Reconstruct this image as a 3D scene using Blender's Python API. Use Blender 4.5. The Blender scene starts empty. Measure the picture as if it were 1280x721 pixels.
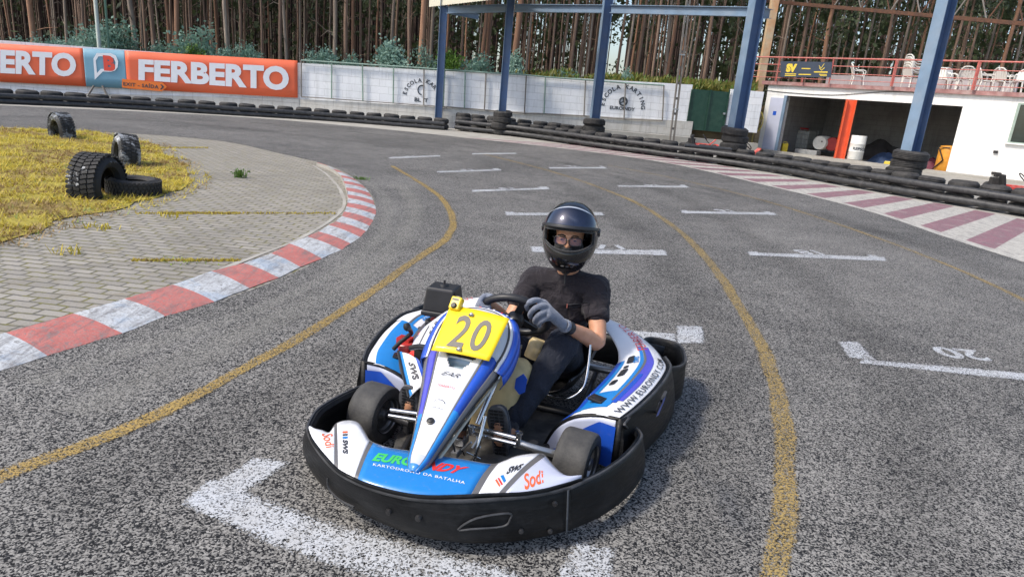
import bpy, bmesh, math, random
from mathutils import Vector, Matrix, noise as mnoise
R = math.radians
S = bpy.context.scene
COL = S.collection
rng = random.Random(7)

# ------------------------------------------------------------------ camera model
F_PX, PITCH, ROLL, CAM_H = 830.0, math.atan2(240, 830), R(4.9516), 1.6
_cr, _sr = math.cos(ROLL), math.sin(ROLL)
_fw = Vector((0, math.cos(PITCH), -math.sin(PITCH)))
_dw = Vector((0, -math.sin(PITCH), -math.cos(PITCH)))
_rw = Vector((1, 0, 0))
CAM = Vector((0, 0, CAM_H))
def ray(px, py):
    p, q = px - 640, py - 360.5
    return _fw * F_PX + _rw * (p * _cr + q * _sr) + _dw * (-p * _sr + q * _cr)
def gp(px, py, z=0.0):                       # point of the photo on a level plane
    d = ray(px, py); return CAM + d * ((z - CAM_H) / d.z)
def at(px, py, Y):                           # point of the photo at a known distance
    d = ray(px, py); return CAM + d * (Y / d.y)
def onplane(px, py, P, n):
    d = ray(px, py); return CAM + d * ((P - CAM).dot(n) / d.dot(n))

# ------------------------------------------------------------------ object helpers
def tag(o, label=None, cat=None, group=None, kind=None):
    if label: o['label'] = label
    if cat: o['category'] = cat
    if group: o['group'] = group
    if kind: o['kind'] = kind
    return o
def empty(name, loc=(0, 0, 0), rz=0, label=None, cat=None, group=None):
    o = bpy.data.objects.new(name, None); COL.objects.link(o)
    o.location = loc; o.rotation_euler = (0, 0, rz); o.empty_display_size = .1
    return tag(o, label, cat, group)
def link(name, me, parent=None, loc=(0, 0, 0), rot=(0, 0, 0)):
    o = bpy.data.objects.new(name, me); COL.objects.link(o)
    o.location = loc; o.rotation_euler = rot
    if parent: o.parent = parent
    return o
def copy_tree(o, loc=None, rot=None, label=None, parent=None):
    c = o.copy(); COL.objects.link(c)
    if parent: c.parent = parent
    if loc is not None: c.location = loc
    if rot is not None: c.rotation_euler = rot
    if label: c['label'] = label
    for ch in list(o.children): copy_tree(ch, parent=c)
    return c
def frame(d, up=Vector((0, 0, 1))):
    d = d.normalized()
    if abs(d.dot(up)) > .99: up = Vector((0, 1, 0))
    s = d.cross(up).normalized(); return s, s.cross(d).normalized()
def cr(pts, n=6, closed=False):              # Catmull-Rom through points
    P = [Vector(p) for p in pts]; out = []; N = len(P)
    rngs = range(N) if closed else range(N - 1)
    for i in rngs:
        if closed: a, b, c, d = P[i-1], P[i], P[(i+1) % N], P[(i+2) % N]
        else: a, b, c, d = P[max(i-1, 0)], P[i], P[i+1], P[min(i+2, N-1)]
        for k in range(n):
            t = k / n
            out.append(.5 * ((2*b) + (c-a)*t + (2*a-5*b+4*c-d)*t*t + (3*b-a-3*c+d)*t**3))
    if not closed: out.append(P[-1].copy())
    return out
class MB:
    def __init__(s): s.v = []; s.f = []; s.m = []
    def face(s, pts, m=0):
        i = len(s.v); s.v += [Vector(p) for p in pts]; s.f.append(tuple(range(i, i+len(pts)))); s.m.append(m)
    def box(s, c, size, rot=None, m=0, taper=1.0):
        M = rot if rot is not None else Matrix.Identity(3)
        x, y, z = [k/2 for k in size]; i = len(s.v)
        for sz in (-1, 1):
            t = taper if sz > 0 else 1
            for sx, sy in ((-1,-1),(1,-1),(1,1),(-1,1)): s.v.append(Vector(c) + M @ Vector((sx*x*t, sy*y*t, sz*z)))
        for f in ((3,2,1,0),(4,5,6,7),(0,1,5,4),(1,2,6,5),(2,3,7,6),(3,0,4,7)): s.f.append(tuple(i+k for k in f)); s.m.append(m)
    def beam(s, a, b, w, h, m=0, up=Vector((0,0,1))):
        a, b = Vector(a), Vector(b); d = b - a; sd, u = frame(d, up)
        M = Matrix((d.normalized(), -sd, u)).transposed()
        s.box((a+b)/2, (d.length, w, h), M, m)
    def loft(s, rings, m=0, closed=True, caps=False):
        i = len(s.v); n = len(rings[0])
        for r in rings: s.v += [Vector(p) for p in r]
        for a in range(len(rings)-1):
            for b in range(n if closed else n-1):
                c = (b+1) % n
                s.f.append((i+a*n+b, i+a*n+c, i+(a+1)*n+c, i+(a+1)*n+b)); s.m.append(m)
        if caps:
            s.f.append(tuple(i+k for k in range(n))[::-1]); s.m.append(m)
            s.f.append(tuple(i+(len(rings)-1)*n+k for k in range(n))); s.m.append(m)
    def tube(s, pts, r, n=8, m=0, caps=True, closed=False):
        P = [Vector(p) for p in pts]; rings = []; up = Vector((0,0,1)); prev = None
        N = len(P)
        for k in range(N):
            if closed: d = P[(k+1) % N] - P[k-1]
            else: d = P[min(k+1, N-1)] - P[max(k-1, 0)]
            d = d.normalized() if d.length > 1e-9 else Vector((0,0,1))
            if prev is None: sd, u = frame(d)
            else:
                u = prev - d * prev.dot(d); u.normalize(); sd = d.cross(u)
            prev = u
            rr = r[k] if isinstance(r, (list, tuple)) else r
            rings.append([P[k] + (sd*math.cos(t) + u*math.sin(t))*rr for t in [2*math.pi*j/n for j in range(n)]])
        if closed: rings.append(rings[0])
        s.loft(rings, m, True, caps and not closed)
    def lathe(s, prof, c=(0,0,0), ax=Vector((0,0,1)), n=24, m=0, closed=False):   # prof: (radius, height)
        ax = Vector(ax).normalized(); sd, u = frame(ax); c = Vector(c); rings = []
        for j in range(n+1):
            t = 2*math.pi*j/n; e = sd*math.cos(t) + u*math.sin(t)
            rings.append([c + e*r + ax*h for r, h in prof])
        ml = m
        i = len(s.v); k = len(prof)
        for r in rings[:-1]: s.v += r
        for a in range(n):
            b = (a+1) % n
            for q in range(k if closed else k-1):
                w = (q+1) % k
                s.f.append((i+a*k+q, i+b*k+q, i+b*k+w, i+a*k+w)); s.m.append(ml[q] if isinstance(ml, (list,tuple)) else ml)
    def prism(s, poly, off, m=0):            # poly: 3D outline, off: extrusion vector
        P = [Vector(p) for p in poly]; Q = [p + Vector(off) for p in P]; n = len(P)
        i = len(s.v); s.v += P + Q
        s.f.append(tuple(range(i, i+n))); s.m.append(m)
        s.f.append(tuple(range(i+n, i+2*n))[::-1]); s.m.append(m)
        for k in range(n): s.f.append((i+k, i+(k+1) % n, i+n+(k+1) % n, i+n+k)); s.m.append(m)
    def grid(s, fn, nu, nv, m=0, u0=0., u1=1., v0=0., v1=1.):
        i = len(s.v)
        for a in range(nu+1):
            for b in range(nv+1): s.v.append(Vector(fn(u0+(u1-u0)*a/nu, v0+(v1-v0)*b/nv)))
        for a in range(nu):
            for b in range(nv):
                k = i + a*(nv+1) + b
                s.f.append((k, k+nv+1, k+nv+2, k+1)); s.m.append(m)
    def add(s, vs, fs, m=0):
        i = len(s.v); s.v += [Vector(p) for p in vs]
        for f in fs: s.f.append(tuple(i+k for k in f)); s.m.append(m)
    def mesh(s, name, mats, smooth=None, fix=True):
        me = bpy.data.meshes.new(name); me.from_pydata([tuple(p) for p in s.v], [], s.f)
        for mm in (mats if isinstance(mats, (list, tuple)) else [mats]): me.materials.append(mm)
        me.polygons.foreach_set('material_index', s.m)
        if fix:
            b = bmesh.new(); b.from_mesh(me); bmesh.ops.recalc_face_normals(b, faces=b.faces); b.to_mesh(me); b.free()
        if smooth is not None:
            me.shade_smooth(); me.set_sharp_from_angle(angle=R(smooth))
        me.update(); return me
    def build(s, name, mats, parent=None, smooth=None, loc=(0,0,0), rot=(0,0,0), fix=True):
        return link(name, s.mesh(name, mats, smooth, fix), parent, loc, rot)
def bevel(o, w=.01, seg=2, ang=40):
    b = o.modifiers.new('bevel', 'BEVEL'); b.width = w; b.segments = seg; b.limit_method = 'ANGLE'; b.angle_limit = R(ang)
    return o
def solid(o, t, off=-1):
    b = o.modifiers.new('solid', 'SOLIDIFY'); b.thickness = t; b.offset = off; return o
# lettering -> flat triangles, cached; (size is the letter height)
_tc = {}
def text_geo(txt, bold=0.0, xs=1.0, shear=0.0, cuts=0, space=1.0):
    key = (txt, bold, xs, shear, cuts, space)
    if key in _tc: return _tc[key]
    c = bpy.data.curves.new('lettering', 'FONT'); c.body = txt; c.size = 1.0; c.offset = bold; c.shear = shear
    c.align_x = 'CENTER'; c.resolution_u = 4; c.space_character = space
    o = bpy.data.objects.new('lettering', c); COL.objects.link(o)
    bpy.context.view_layer.update()
    me = bpy.data.meshes.new_from_object(o.evaluated_get(bpy.context.evaluated_depsgraph_get()))
    b = bmesh.new(); b.from_mesh(me)
    bmesh.ops.remove_doubles(b, verts=b.verts, dist=1e-5)
    xsv = [v.co.x for v in b.verts]; ys = [v.co.y for v in b.verts]
    if cuts:
        x0, x1 = min(xsv), max(xsv)
        for k in range(1, cuts):
            g = list(b.verts)+list(b.edges)+list(b.faces)
            bmesh.ops.bisect_plane(b, geom=g, plane_co=(x0+(x1-x0)*k/cuts, 0, 0), plane_no=(1,0,0))
    cx, cy = (min(xsv)+max(xsv))/2, (min(ys)+max(ys))/2; hh = max(ys)-min(ys)
    b.verts.index_update()
    vs = [((v.co.x-cx)/hh*xs, (v.co.y-cy)/hh) for v in b.verts]
    fs = [tuple(v.index for v in f.verts) for f in b.faces]
    b.free(); bpy.data.objects.remove(o); bpy.data.curves.remove(c); bpy.data.meshes.remove(me)
    _tc[key] = (vs, fs); return _tc[key]
def text_w(txt, h, **k):
    vs, _ = text_geo(txt, **k); return (max(v[0] for v in vs)-min(v[0] for v in vs))*h
def put_text(mb, txt, fn, h, m=0, **k):      # fn(x, y) -> 3D point, x,y in metres about the centre
    vs, fs = text_geo(txt, **k); mb.add([fn(x*h, y*h) for x, y in vs], fs, m)
def planar(o, ux, uy, off=(0,0,0)):
    o, ux, uy, off = Vector(o), Vector(ux).normalized(), Vector(uy).normalized(), Vector(off)
    return lambda x, y: o + off + ux*x + uy*y

# ------------------------------------------------------------------ materials
def nmat(name):
    m = bpy.data.materials.new(name); m.use_nodes = True; nt = m.node_tree
    return m, nt, nt.nodes['Principled BSDF'], nt.nodes, nt.links
def noise(nt, scale, detail=4, rough=.55, vec=None, dist=0):
    n = nt.nodes.new('ShaderNodeTexNoise'); n.inputs['Scale'].default_value = scale
    n.inputs['Detail'].default_value = detail; n.inputs['Roughness'].default_value = rough; n.inputs['Distortion'].default_value = dist
    if vec is not None: nt.links.new(vec, n.inputs['Vector'])
    return n
def ramp(nt, fac, stops, interp='LINEAR'):
    r = nt.nodes.new('ShaderNodeValToRGB'); r.color_ramp.interpolation = interp; e = r.color_ramp.elements
    while len(e) < len(stops): e.new(.5)
    for k, (p, c) in enumerate(stops):
        e[k].position = p; e[k].color = (c, c, c, 1) if isinstance(c, (int, float)) else (*c, 1)
    nt.links.new(fac, r.inputs['Fac']); return r
def mix(nt, fac, a, b, blend='MIX'):
    n = nt.nodes.new('ShaderNodeMix'); n.data_type = 'RGBA'; n.blend_type = blend
    for sock, v in ((n.inputs[0], fac), (n.inputs[6], a), (n.inputs[7], b)):
        if isinstance(v, (int, float)): sock.default_value = v
        elif isinstance(v, tuple): sock.default_value = (*v, 1)
        else: nt.links.new(v, sock)
    return n.outputs[2]
def math_n(nt, op, a, b=0.0, clamp=False):
    n = nt.nodes.new('ShaderNodeMath'); n.operation = op; n.use_clamp = clamp
    for s_, v in zip(n.inputs, (a, b)):
        if isinstance(v, (int, float)): s_.default_value = v
        else: nt.links.new(v, s_)
    return n.outputs[0]
def bump(nt, p, h, strength=.3, dist=.01):
    b = nt.nodes.new('ShaderNodeBump'); b.inputs['Strength'].default_value = strength; b.inputs['Distance'].default_value = dist
    nt.links.new(h, b.inputs['Height']); nt.links.new(b.outputs[0], p.inputs['Normal']); return b
def coord(nt, which='Object'):
    return nt.nodes.new('ShaderNodeTexCoord').outputs[which]
def wpos(nt): return nt.nodes.new('ShaderNodeNewGeometry').outputs['Position']
def simple(name, col, rough=.5, metal=0, var=.15, scale=6, bmp=0, bscale=60, coat=0, spec=.5, dirt=None, dscale=3, damt=.5):
    m, nt, p, N, L = nmat(name)
    v = coord(nt); n = noise(nt, scale, 5, .6, v)
    a = tuple(max(0, c*(1-var)) for c in col); b = tuple(min(1, c*(1+var)) for c in col)
    c = ramp(nt, n.outputs['Fac'], [(.3, a), (.7, b)]).outputs['Color']
    if dirt:
        d = noise(nt, dscale, 6, .65, v); f = ramp(nt, d.outputs['Fac'], [(.45, 0), (.75, damt)]).outputs['Color']
        c = mix(nt, f, c, dirt)
    L.new(c, p.inputs['Base Color'])
    p.inputs['Roughness'].default_value = rough; p.inputs['Metallic'].default_value = metal
    p.inputs['Specular IOR Level'].default_value = spec; p.inputs['Coat Weight'].default_value = coat; p.inputs['Coat Roughness'].default_value = .08
    rr = ramp(nt, n.outputs['Fac'], [(.3, max(0, rough-.08)), (.7, min(1, rough+.08))]); L.new(rr.outputs['Color'], p.inputs['Roughness'])
    if bmp:
        b_ = noise(nt, bscale, 4, .6, v); bump(nt, p, b_.outputs['Fac'], bmp, .01)
    return m
M = {}
# ================================================================== world, sun, camera
w = bpy.data.worlds.new('World'); S.world = w; w.use_nodes = True
wn = w.node_tree; bg = wn.nodes['Background']
sky = wn.nodes.new('ShaderNodeTexSky'); sky.sky_type = 'NISHITA'; sky.sun_disc = False
SUN_EL, SUN_AZ = R(50), R(-114)          # azimuth from +Y towards +X
sky.sun_elevation = SUN_EL; sky.sun_rotation = SUN_AZ; sky.air_density = 1.0; sky.dust_density = 2.5; sky.ozone_density = 1.0
wn.links.new(sky.outputs[0], bg.inputs['Color']); bg.inputs['Strength'].default_value = .15
sl = bpy.data.lights.new('sun', 'SUN'); sl.energy = 2.2; sl.angle = R(7); sl.color = (1, .93, .82)
so = bpy.data.objects.new('sun', sl); COL.objects.link(so)
sd_ = Vector((math.sin(SUN_AZ)*math.cos(SUN_EL), math.cos(SUN_AZ)*math.cos(SUN_EL), math.sin(SUN_EL)))
so.rotation_euler = sd_.to_track_quat('Z', 'Y').to_euler()
cd = bpy.data.cameras.new('camera'); co = bpy.data.objects.new('camera', cd); COL.objects.link(co); S.camera = co
cd.sensor_width = 36; cd.lens = F_PX/1280*36; cd.clip_end = 2000; cd.clip_start = .05
right = _rw*_cr - _dw*_sr; up = -(_rw*_sr + _dw*_cr)
mt = Matrix((right, up, -_fw)).transposed().to_4x4(); mt.translation = CAM; co.matrix_world = mt
S.view_settings.view_transform = 'Standard'; S.view_settings.look = 'None'; S.view_settings.gamma = 1
S.view_settings.exposure = 0.62
S.view_settings.use_curve_mapping = False

# ================================================================== ground materials
def asphalt_nodes(nt):
    v = wpos(nt)
    mp = nt.nodes.new('ShaderNodeMapping'); nt.links.new(v, mp.inputs['Vector'])
    vo = nt.nodes.new('ShaderNodeTexVoronoi'); vo.inputs['Scale'].default_value = 160; vo.inputs['Randomness'].default_value = 1
    n0 = noise(nt, 80, 2, .5, v)
    wv = nt.nodes.new('ShaderNodeVectorMath'); wv.operation = 'ADD'
    sc = nt.nodes.new('ShaderNodeVectorMath'); sc.operation = 'SCALE'; sc.inputs['Scale'].default_value = .006
    nt.links.new(n0.outputs['Color'], sc.inputs[0]); nt.links.new(v, wv.inputs[0]); nt.links.new(sc.outputs[0], wv.inputs[1])
    nt.links.new(wv.outputs[0], vo.inputs['Vector'])
    sep = nt.nodes.new('ShaderNodeSeparateColor'); nt.links.new(vo.outputs['Color'], sep.inputs[0])
    n1 = noise(nt, 40, 3, .6, v)
    s = math_n(nt, 'ADD', math_n(nt, 'MULTIPLY', sep.outputs[0], .62), math_n(nt, 'MULTIPLY', n1.outputs['Fac'], .5))
    return v, vo, s
def asphalt_mat(name):
    m, nt, p, N, L = nmat(name); v, vo, s = asphalt_nodes(nt)
    big = noise(nt, .35, 5, .6, v, .5); mid = noise(nt, 2.2, 5, .65, v)
    thr = math_n(nt, 'ADD', math_n(nt, 'MULTIPLY', big.outputs['Fac'], .34), math_n(nt, 'MULTIPLY', mid.outputs['Fac'], .24))
    s2 = math_n(nt, 'ADD', s, math_n(nt, 'SUBTRACT', thr, .29))
    c = ramp(nt, s2, [(.36, (.006, .0065, .008)), (.46, (.040, .040, .042)), (.57, (.160, .154, .144)), (.86, (.32, .308, .288))]).outputs['Color']
    L.new(c, p.inputs['Base Color']); p.inputs['Roughness'].default_value = .82; p.inputs['Specular IOR Level'].default_value = .3
    hb = ramp(nt, s, [(.35, 0), (.6, 1)]); bump(nt, p, hb.outputs['Color'], .55, .006)
    return m
def paint_mat(name, col, cover=.5, soft=.1, dirt=(.35,.34,.32), alpha_noise=1.2, streak=0):
    m, nt, p, N, L = nmat(name); v, vo, s = asphalt_nodes(nt)
    n = noise(nt, alpha_noise, 5, .7, v); at_ = nt.nodes.new('ShaderNodeAttribute'); at_.attribute_name = 'edge'
    q = math_n(nt, 'ADD', s, math_n(nt, 'MULTIPLY', math_n(nt, 'SUBTRACT', n.outputs['Fac'], .5), .55)); q = math_n(nt, 'ADD', q, math_n(nt, 'MULTIPLY', math_n(nt, 'SUBTRACT', at_.outputs['Fac'], 1.0), .55))
    a = ramp(nt, q, [(max(0, 1-cover-soft), 0), (min(1, 1-cover+soft), 1)]).outputs['Color']
    d = noise(nt, 6, 5, .7, v); c = mix(nt, ramp(nt, d.outputs['Fac'], [(.4, 0), (.8, .7)]).outputs['Color'], col, dirt)
    L.new(c, p.inputs['Base Color']); L.new(a, p.inputs['Alpha']); p.inputs['Roughness'].default_value = .7
    bump(nt, p, s, .4, .004)
    return m
M['asphalt'] = asphalt_mat('asphalt')
M['white_line'] = paint_mat('worn_white_paint', (.50, .52, .55), .56, .14)
M['white_thick'] = paint_mat('fresh_white_paint', (.50, .52, .55), .56, .144)
M['yellow_line'] = paint_mat('worn_yellow_paint', (.37, .25, .075), .47, .20, (.35,.25,.08))
M['yellow_faint'] = paint_mat('faint_yellow_paint', (.36, .25, .085), .40, .18, (.33,.25,.1))
M['tyre_mark_'] = paint_mat('rubber_marks', (.03,.03,.032), .10, .2, (.03,.03,.03), .8)
M['pale_mark_'] = paint_mat('pale_scuff', (.38,.37,.35), .16, .2, (.3,.3,.3), .8)

def film(name, col, amt):
    m, nt, p, N, L = nmat(name); v = wpos(nt); at_ = N.new('ShaderNodeAttribute'); at_.attribute_name = 'edge'
    n = noise(nt, 1.6, 5, .65, v); a = math_n(nt, 'MULTIPLY', at_.outputs['Fac'], ramp(nt, n.outputs['Fac'], [(.25, .3*amt), (.75, amt)]).outputs['Color'])
    L.new(a, p.inputs['Alpha']); p.inputs['Base Color'].default_value = (*col, 1); p.inputs['Roughness'].default_value = .8; p.inputs['Specular IOR Level'].default_value = .2; return m
M['tyre_mark'] = film('rubber_film', (.022,.022,.024), .17); M['pale_mark'] = film('dust_film', (.36,.35,.32), .32)
def pavers():
    m, nt, p, N, L = nmat('interlocking_pavers'); v = wpos(nt)
    mp = N.new('ShaderNodeMapping'); mp.inputs['Rotation'].default_value = (0, 0, R(4)); L.new(v, mp.inputs['Vector'])
    wob = noise(nt, 5, 2, .5, v); sc = N.new('ShaderNodeVectorMath'); sc.operation = 'SCALE'; sc.inputs['Scale'].default_value = .03
    ad = N.new('ShaderNodeVectorMath'); L.new(wob.outputs['Color'], sc.inputs[0]); L.new(mp.outputs[0], ad.inputs[0]); L.new(sc.outputs[0], ad.inputs[1])
    b = N.new('ShaderNodeTexBrick'); L.new(ad.outputs[0], b.inputs['Vector']); b.inputs['Scale'].default_value = 1
    b.inputs['Brick Width'].default_value = .195; b.inputs['Row Height'].default_value = .102; b.inputs['Mortar Size'].default_value = .012; b.inputs['Mortar Smooth'].default_value = .35
    b.inputs['Color1'].default_value = (.215, .197, .168, 1); b.inputs['Color2'].default_value = (.315, .29, .25, 1); b.inputs['Mortar'].default_value = (.045, .042, .034, 1); b.inputs['Bias'].default_value = 0
    n = noise(nt, 1.1, 6, .7, v); n2 = noise(nt, 60, 3, .6, v); n3 = noise(nt, 3.5, 4, .7, v)
    c = mix(nt, ramp(nt, n.outputs['Fac'], [(.35, 0), (.7, .55)]).outputs['Color'], b.outputs['Color'], (.20, .19, .165))
    c = mix(nt, ramp(nt, n2.outputs['Fac'], [(.3, 0), (.8, .35)]).outputs['Color'], c, (.46, .44, .41))
    c = mix(nt, ramp(nt, n3.outputs['Fac'], [(.55, 0), (.72, .6)]).outputs['Color'], c, (.20, .165, .09))
    n4 = noise(nt, 9, 5, .75, v); jm = math_n(nt, 'MULTIPLY', b.outputs['Fac'], ramp(nt, n4.outputs['Fac'], [(.45, 0), (.6, 1)]).outputs['Color']); c = mix(nt, jm, c, (.16, .15, .04))
    st_n = noise(nt, .6, 6, .7, v, .8); c = mix(nt, ramp(nt, st_n.outputs['Fac'], [(.50, 0), (.62, .35)]).outputs['Color'], c, (.13, .12, .10))
    L.new(c, p.inputs['Base Color']); p.inputs['Roughness'].default_value = .85
    h = math_n(nt, 'ADD', math_n(nt, 'MULTIPLY', b.outputs['Fac'], -1), math_n(nt, 'MULTIPLY', n2.outputs['Fac'], .3)); bump(nt, p, h, .8, .012)
    return m
M['pavers'] = pavers()
def grassbed():
    m, nt, p, N, L = nmat('dry_moss'); v = wpos(nt)
    n = noise(nt, 1.3, 6, .7, v, .4); n2 = noise(nt, 14, 5, .7, v); n3 = noise(nt, 90, 3, .6, v)
    c = ramp(nt, n.outputs['Fac'], [(.30, (.15, .10, .045)), (.44, (.30, .21, .06)), (.56, (.52, .44, .06)), (.75, (.24, .17, .06))]).outputs['Color']
    c = mix(nt, ramp(nt, n2.outputs['Fac'], [(.4, 0), (.7, .6)]).outputs['Color'], c, (.15, .105, .04))
    c = mix(nt, ramp(nt, n3.outputs['Fac'], [(.45, 0), (.7, .6)]).outputs['Color'], c, (.55, .46, .07))
    L.new(c, p.inputs['Base Color']); p.inputs['Roughness'].default_value = .95
    bump(nt, p, n3.outputs['Fac'], .9, .03); return m
M['moss'] = grassbed()
M['soil'] = simple('forest_floor', (.10, .075, .045), .95, var=.4, scale=1.5, bmp=.6, bscale=12, dirt=(.07,.09,.03))
M['concrete'] = simple('pale_concrete', (.36, .345, .31), .85, var=.14, scale=2.5, bmp=.3, bscale=40, dirt=(.22,.20,.17), dscale=1.2, damt=.6)
M['apron'] = simple('paddock_concrete', (.33, .315, .28), .85, var=.14, scale=1.2, bmp=.3, bscale=30, dirt=(.19,.17,.14), dscale=.8, damt=.7)

def sheet(name, pts, z, mat_, kind='structure'):
    mb = MB(); mb.face([(p[0], p[1], z) for p in pts]); o = mb.build(name, mat_); 
    me = o.data
    b = bmesh.new(); b.from_mesh(me); bmesh.ops.triangulate(b, faces=b.faces)
    for f in b.faces:
        if f.normal.z < 0: f.normal_flip()
    b.to_mesh(me); b.free()
    return tag(o, kind=kind)
def ribbon(name, L_, R_, z, mat_, smooth_n=8):
    a, b = cr([Vector((p[0], p[1], 0)) for p in L_], smooth_n), cr([Vector((p[0], p[1], 0)) for p in R_], smooth_n)
    mb = MB(); mb.loft([[(*p.xy, z), (*q.xy, z)] for p, q in zip(a, b)], closed=False)
    return tag(mb.build(name, mat_), kind='structure')
def stroke(mb, pts, wd, n=8, z=.008, m=0, wob=.0):
    P = cr([Vector((p[0], p[1], 0)) for p in pts], n); rings = []
    for k, p in enumerate(P):
        d = (P[min(k+1, len(P)-1)] - P[max(k-1, 0)]).normalized(); s = Vector((d.y, -d.x, 0))
        ww = wd*(1.15+wob*mnoise.noise(p*1.7)); p = p + s*wd*wob*.5*mnoise.noise(p*2.3); rings.append([(*(p+s*ww*t_).xy, z) for t_ in (-.5,-.3,0,.3,.5)])
    mb.loft(rings, m, closed=False)

# ground: one sheet to the horizon, climbing gently behind the wall
def ground_z(x, y):
    b = max(0, min(1, (y - 31.5 + .02*x)/3.0))
    rise = .35 + 1.5*max(0, min(1, (x + 4)/12))
    if x > 11.0: b = max(0, min(1, (y - 41)/4))
    sky_gap_rise = max(0, min(1, (y-90)/120))*34*max(0, min(1, (5-x-.10*(y-90))/30))  # added rise on the left, blocks bright sky between the far trunks
    return -.02 + b*b*(3-2*b)*rise + (max(0, y-60)*.004) + sky_gap_rise
mb = MB()
xs = [-700, -400, -200, -100] + [-60 + 4*i for i in range(31)] + [80, 110, 200, 400, 700]
ys = [-300, -100, -40, -10, 0, 8, 16, 24, 28, 30, 31, 32, 33, 34, 35, 36, 38, 41, 42, 43, 45, 48, 52, 60, 80, 110, 160, 250, 400, 800]
for i in range(len(xs)-1):
    for j in range(len(ys)-1):
        mb.face([(x, y, ground_z(x, y)) for x, y in ((xs[i], ys[j]), (xs[i+1], ys[j]), (xs[i+1], ys[j+1]), (xs[i], ys[j+1]))])
g_ = mb.build('ground', M['soil'], smooth=60); tag(g_, kind='structure')

# kerb curves read off the photo
K_OUT = [gp(-160, 530), gp(0,465), gp(140,412), gp(300,368), gp(400,325), gp(450,290), gp(469,262), gp(462,240), gp(436,218), gp(405,205)]
K_IN = [gp(-160, 478), gp(0,428), gp(90,402), gp(215,362), gp(330,318), gp(385,295), gp(428,265), gp(430,243), gp(412,220), gp(392,207)]
INNER = K_OUT[:] + [gp(350,192), gp(280,177), gp(180,168), gp(70,163), gp(0,158), (-17, 13.5), (-22, 10)]
OUTER = [(-27, 15), gp(-60,130), gp(0,132), gp(200,141), gp(320,148), gp(440,158), gp(560,170), gp(700,185), gp(830,203), gp(960,232), gp(1080,262), gp(1180,295), gp(1280,327), (7.1, 6), (7.3, 2), (7.6, -6)]
track = [(-22, 10)] + [(p[0], p[1]) for p in cr([(q[0], q[1], 0) for q in INNER[::-1]], 5)] + [(-3.4, -6)] + [(p[0], p[1]) for p in cr([(q[0], q[1], 0) for q in OUTER[::-1]], 5)]
track = [p for i, p in enumerate(track) if i == 0 or (Vector(p)-Vector(track[i-1])).length > 1e-3]
sheet('track', track, .004, M['asphalt'])
# pavers inside the bend and the dry mossy patch on them
inner_poly = [(p[0], p[1]) for p in cr([(q[0], q[1], 0) for q in INNER], 5)] + [(-30, 8), (-30, -6), (-3.4, -6)]
sheet('paved_infield', inner_poly, 0.0, M['pavers'])
GR = [gp(-300, 352), gp(-80, 318), gp(0,300), gp(60,287), gp(110,268), gp(150,262), gp(205,246), gp(238,228), gp(232,208), gp(200,190), gp(185,178), gp(110,165), gp(0,160.5), gp(-120,158)]
grc = cr([(q[0], q[1], 0) for q in GR], 8)
grp = [(p.x + .18*mnoise.noise(p*1.9), p.y + .25*mnoise.noise(p*2.3+Vector((5,0,0)))) for p in grc] + [(-24, 10), (-24, 3)]
sheet('dry_lawn', grp, .010, M['moss'])
# run-off strips between track and barriers
sheet('runoff_strip', [(p[0], p[1]) for p in cr([(q[0], q[1], 0) for q in OUTER], 5)] + [(16, -6), (16, 14), (12, 17), (9.5, 20), (7, 24), (2, 29), (-3, 31.2), (-11.5, 30.5), (-16, 27.0), (-30, 22)], -.001, M['concrete'])
sheet('paddock_apron', [(12.5, 14.8), (60, -6), (60, 40), (11.5, 36), (7.2, 31.6), (-1.0, 30.6), (3, 27.2), (6, 24.2), (8.7, 21), (10.5, 18.4), (11.6, 15.6)], .012, M['apron'])

# inner kerb: raised strip with alternating worn red and white blocks
def kerb_mat(name, c1, c2, patch=None, pamt=0):
    m, nt, p, N, L = nmat(name); v = wpos(nt)
    n = noise(nt, 9, 6, .7, v); n2 = noise(nt, 45, 3, .7, v)
    c = ramp(nt, n.outputs['Fac'], [(.3, c1), (.68, c2)]).outputs['Color']
    c = mix(nt, ramp(nt, n2.outputs['Fac'], [(.50, 0), (.70, .7)]).outputs['Color'], c, (.24,.23,.22))
    mp = N.new('ShaderNodeMapping'); mp.inputs['Scale'].default_value = (7, 1.2, 1); mp.inputs['Rotation'].default_value = (0,0,R(18)); L.new(v, mp.inputs['Vector'])
    n5 = noise(nt, 2.4, 6, .7, mp.outputs[0], .5); c = mix(nt, ramp(nt, n5.outputs['Fac'], [(.48, 0), (.64, .65)]).outputs['Color'], c, (.13,.12,.12))
    n6 = noise(nt, 26, 5, .8, v, .3); c = mix(nt, ramp(nt, n6.outputs['Fac'], [(.55, 0), (.61, .85)]).outputs['Color'], c, (.20,.195,.19))
    if patch:
        n3 = noise(nt, 3.2, 6, .75, v, .3); c = mix(nt, ramp(nt, n3.outputs['Fac'], [(.52, 0), (.62, pamt)]).outputs['Color'], c, patch)
    L.new(c, p.inputs['Base Color']); p.inputs['Roughness'].default_value = .75; bump(nt, p, n2.outputs['Fac'], .5, .01); return m
M['kerb_red'] = kerb_mat('kerb_red_paint', (.40, .105, .09), (.52, .17, .145), (.42,.17,.15), .6)
M['kerb_white'] = kerb_mat('kerb_white_paint', (.40, .415, .43), (.56, .58, .60), (.22, .33, .47), .4)
M['kerb_maroon'] = kerb_mat('maroon_paint', (.19, .075, .10), (.27, .12, .15), (.33,.27,.26), .5)
M['kerb_cream'] = kerb_mat('cream_paint', (.42, .40, .36), (.54, .52, .47), (.30, .28, .25), .5)
def arc_sample(P, s):
    acc = 0
    for a, b in zip(P, P[1:]):
        l = (b-a).length
        if acc + l >= s: return a.lerp(b, (s-acc)/l)
        acc += l
    return P[-1]
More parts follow.
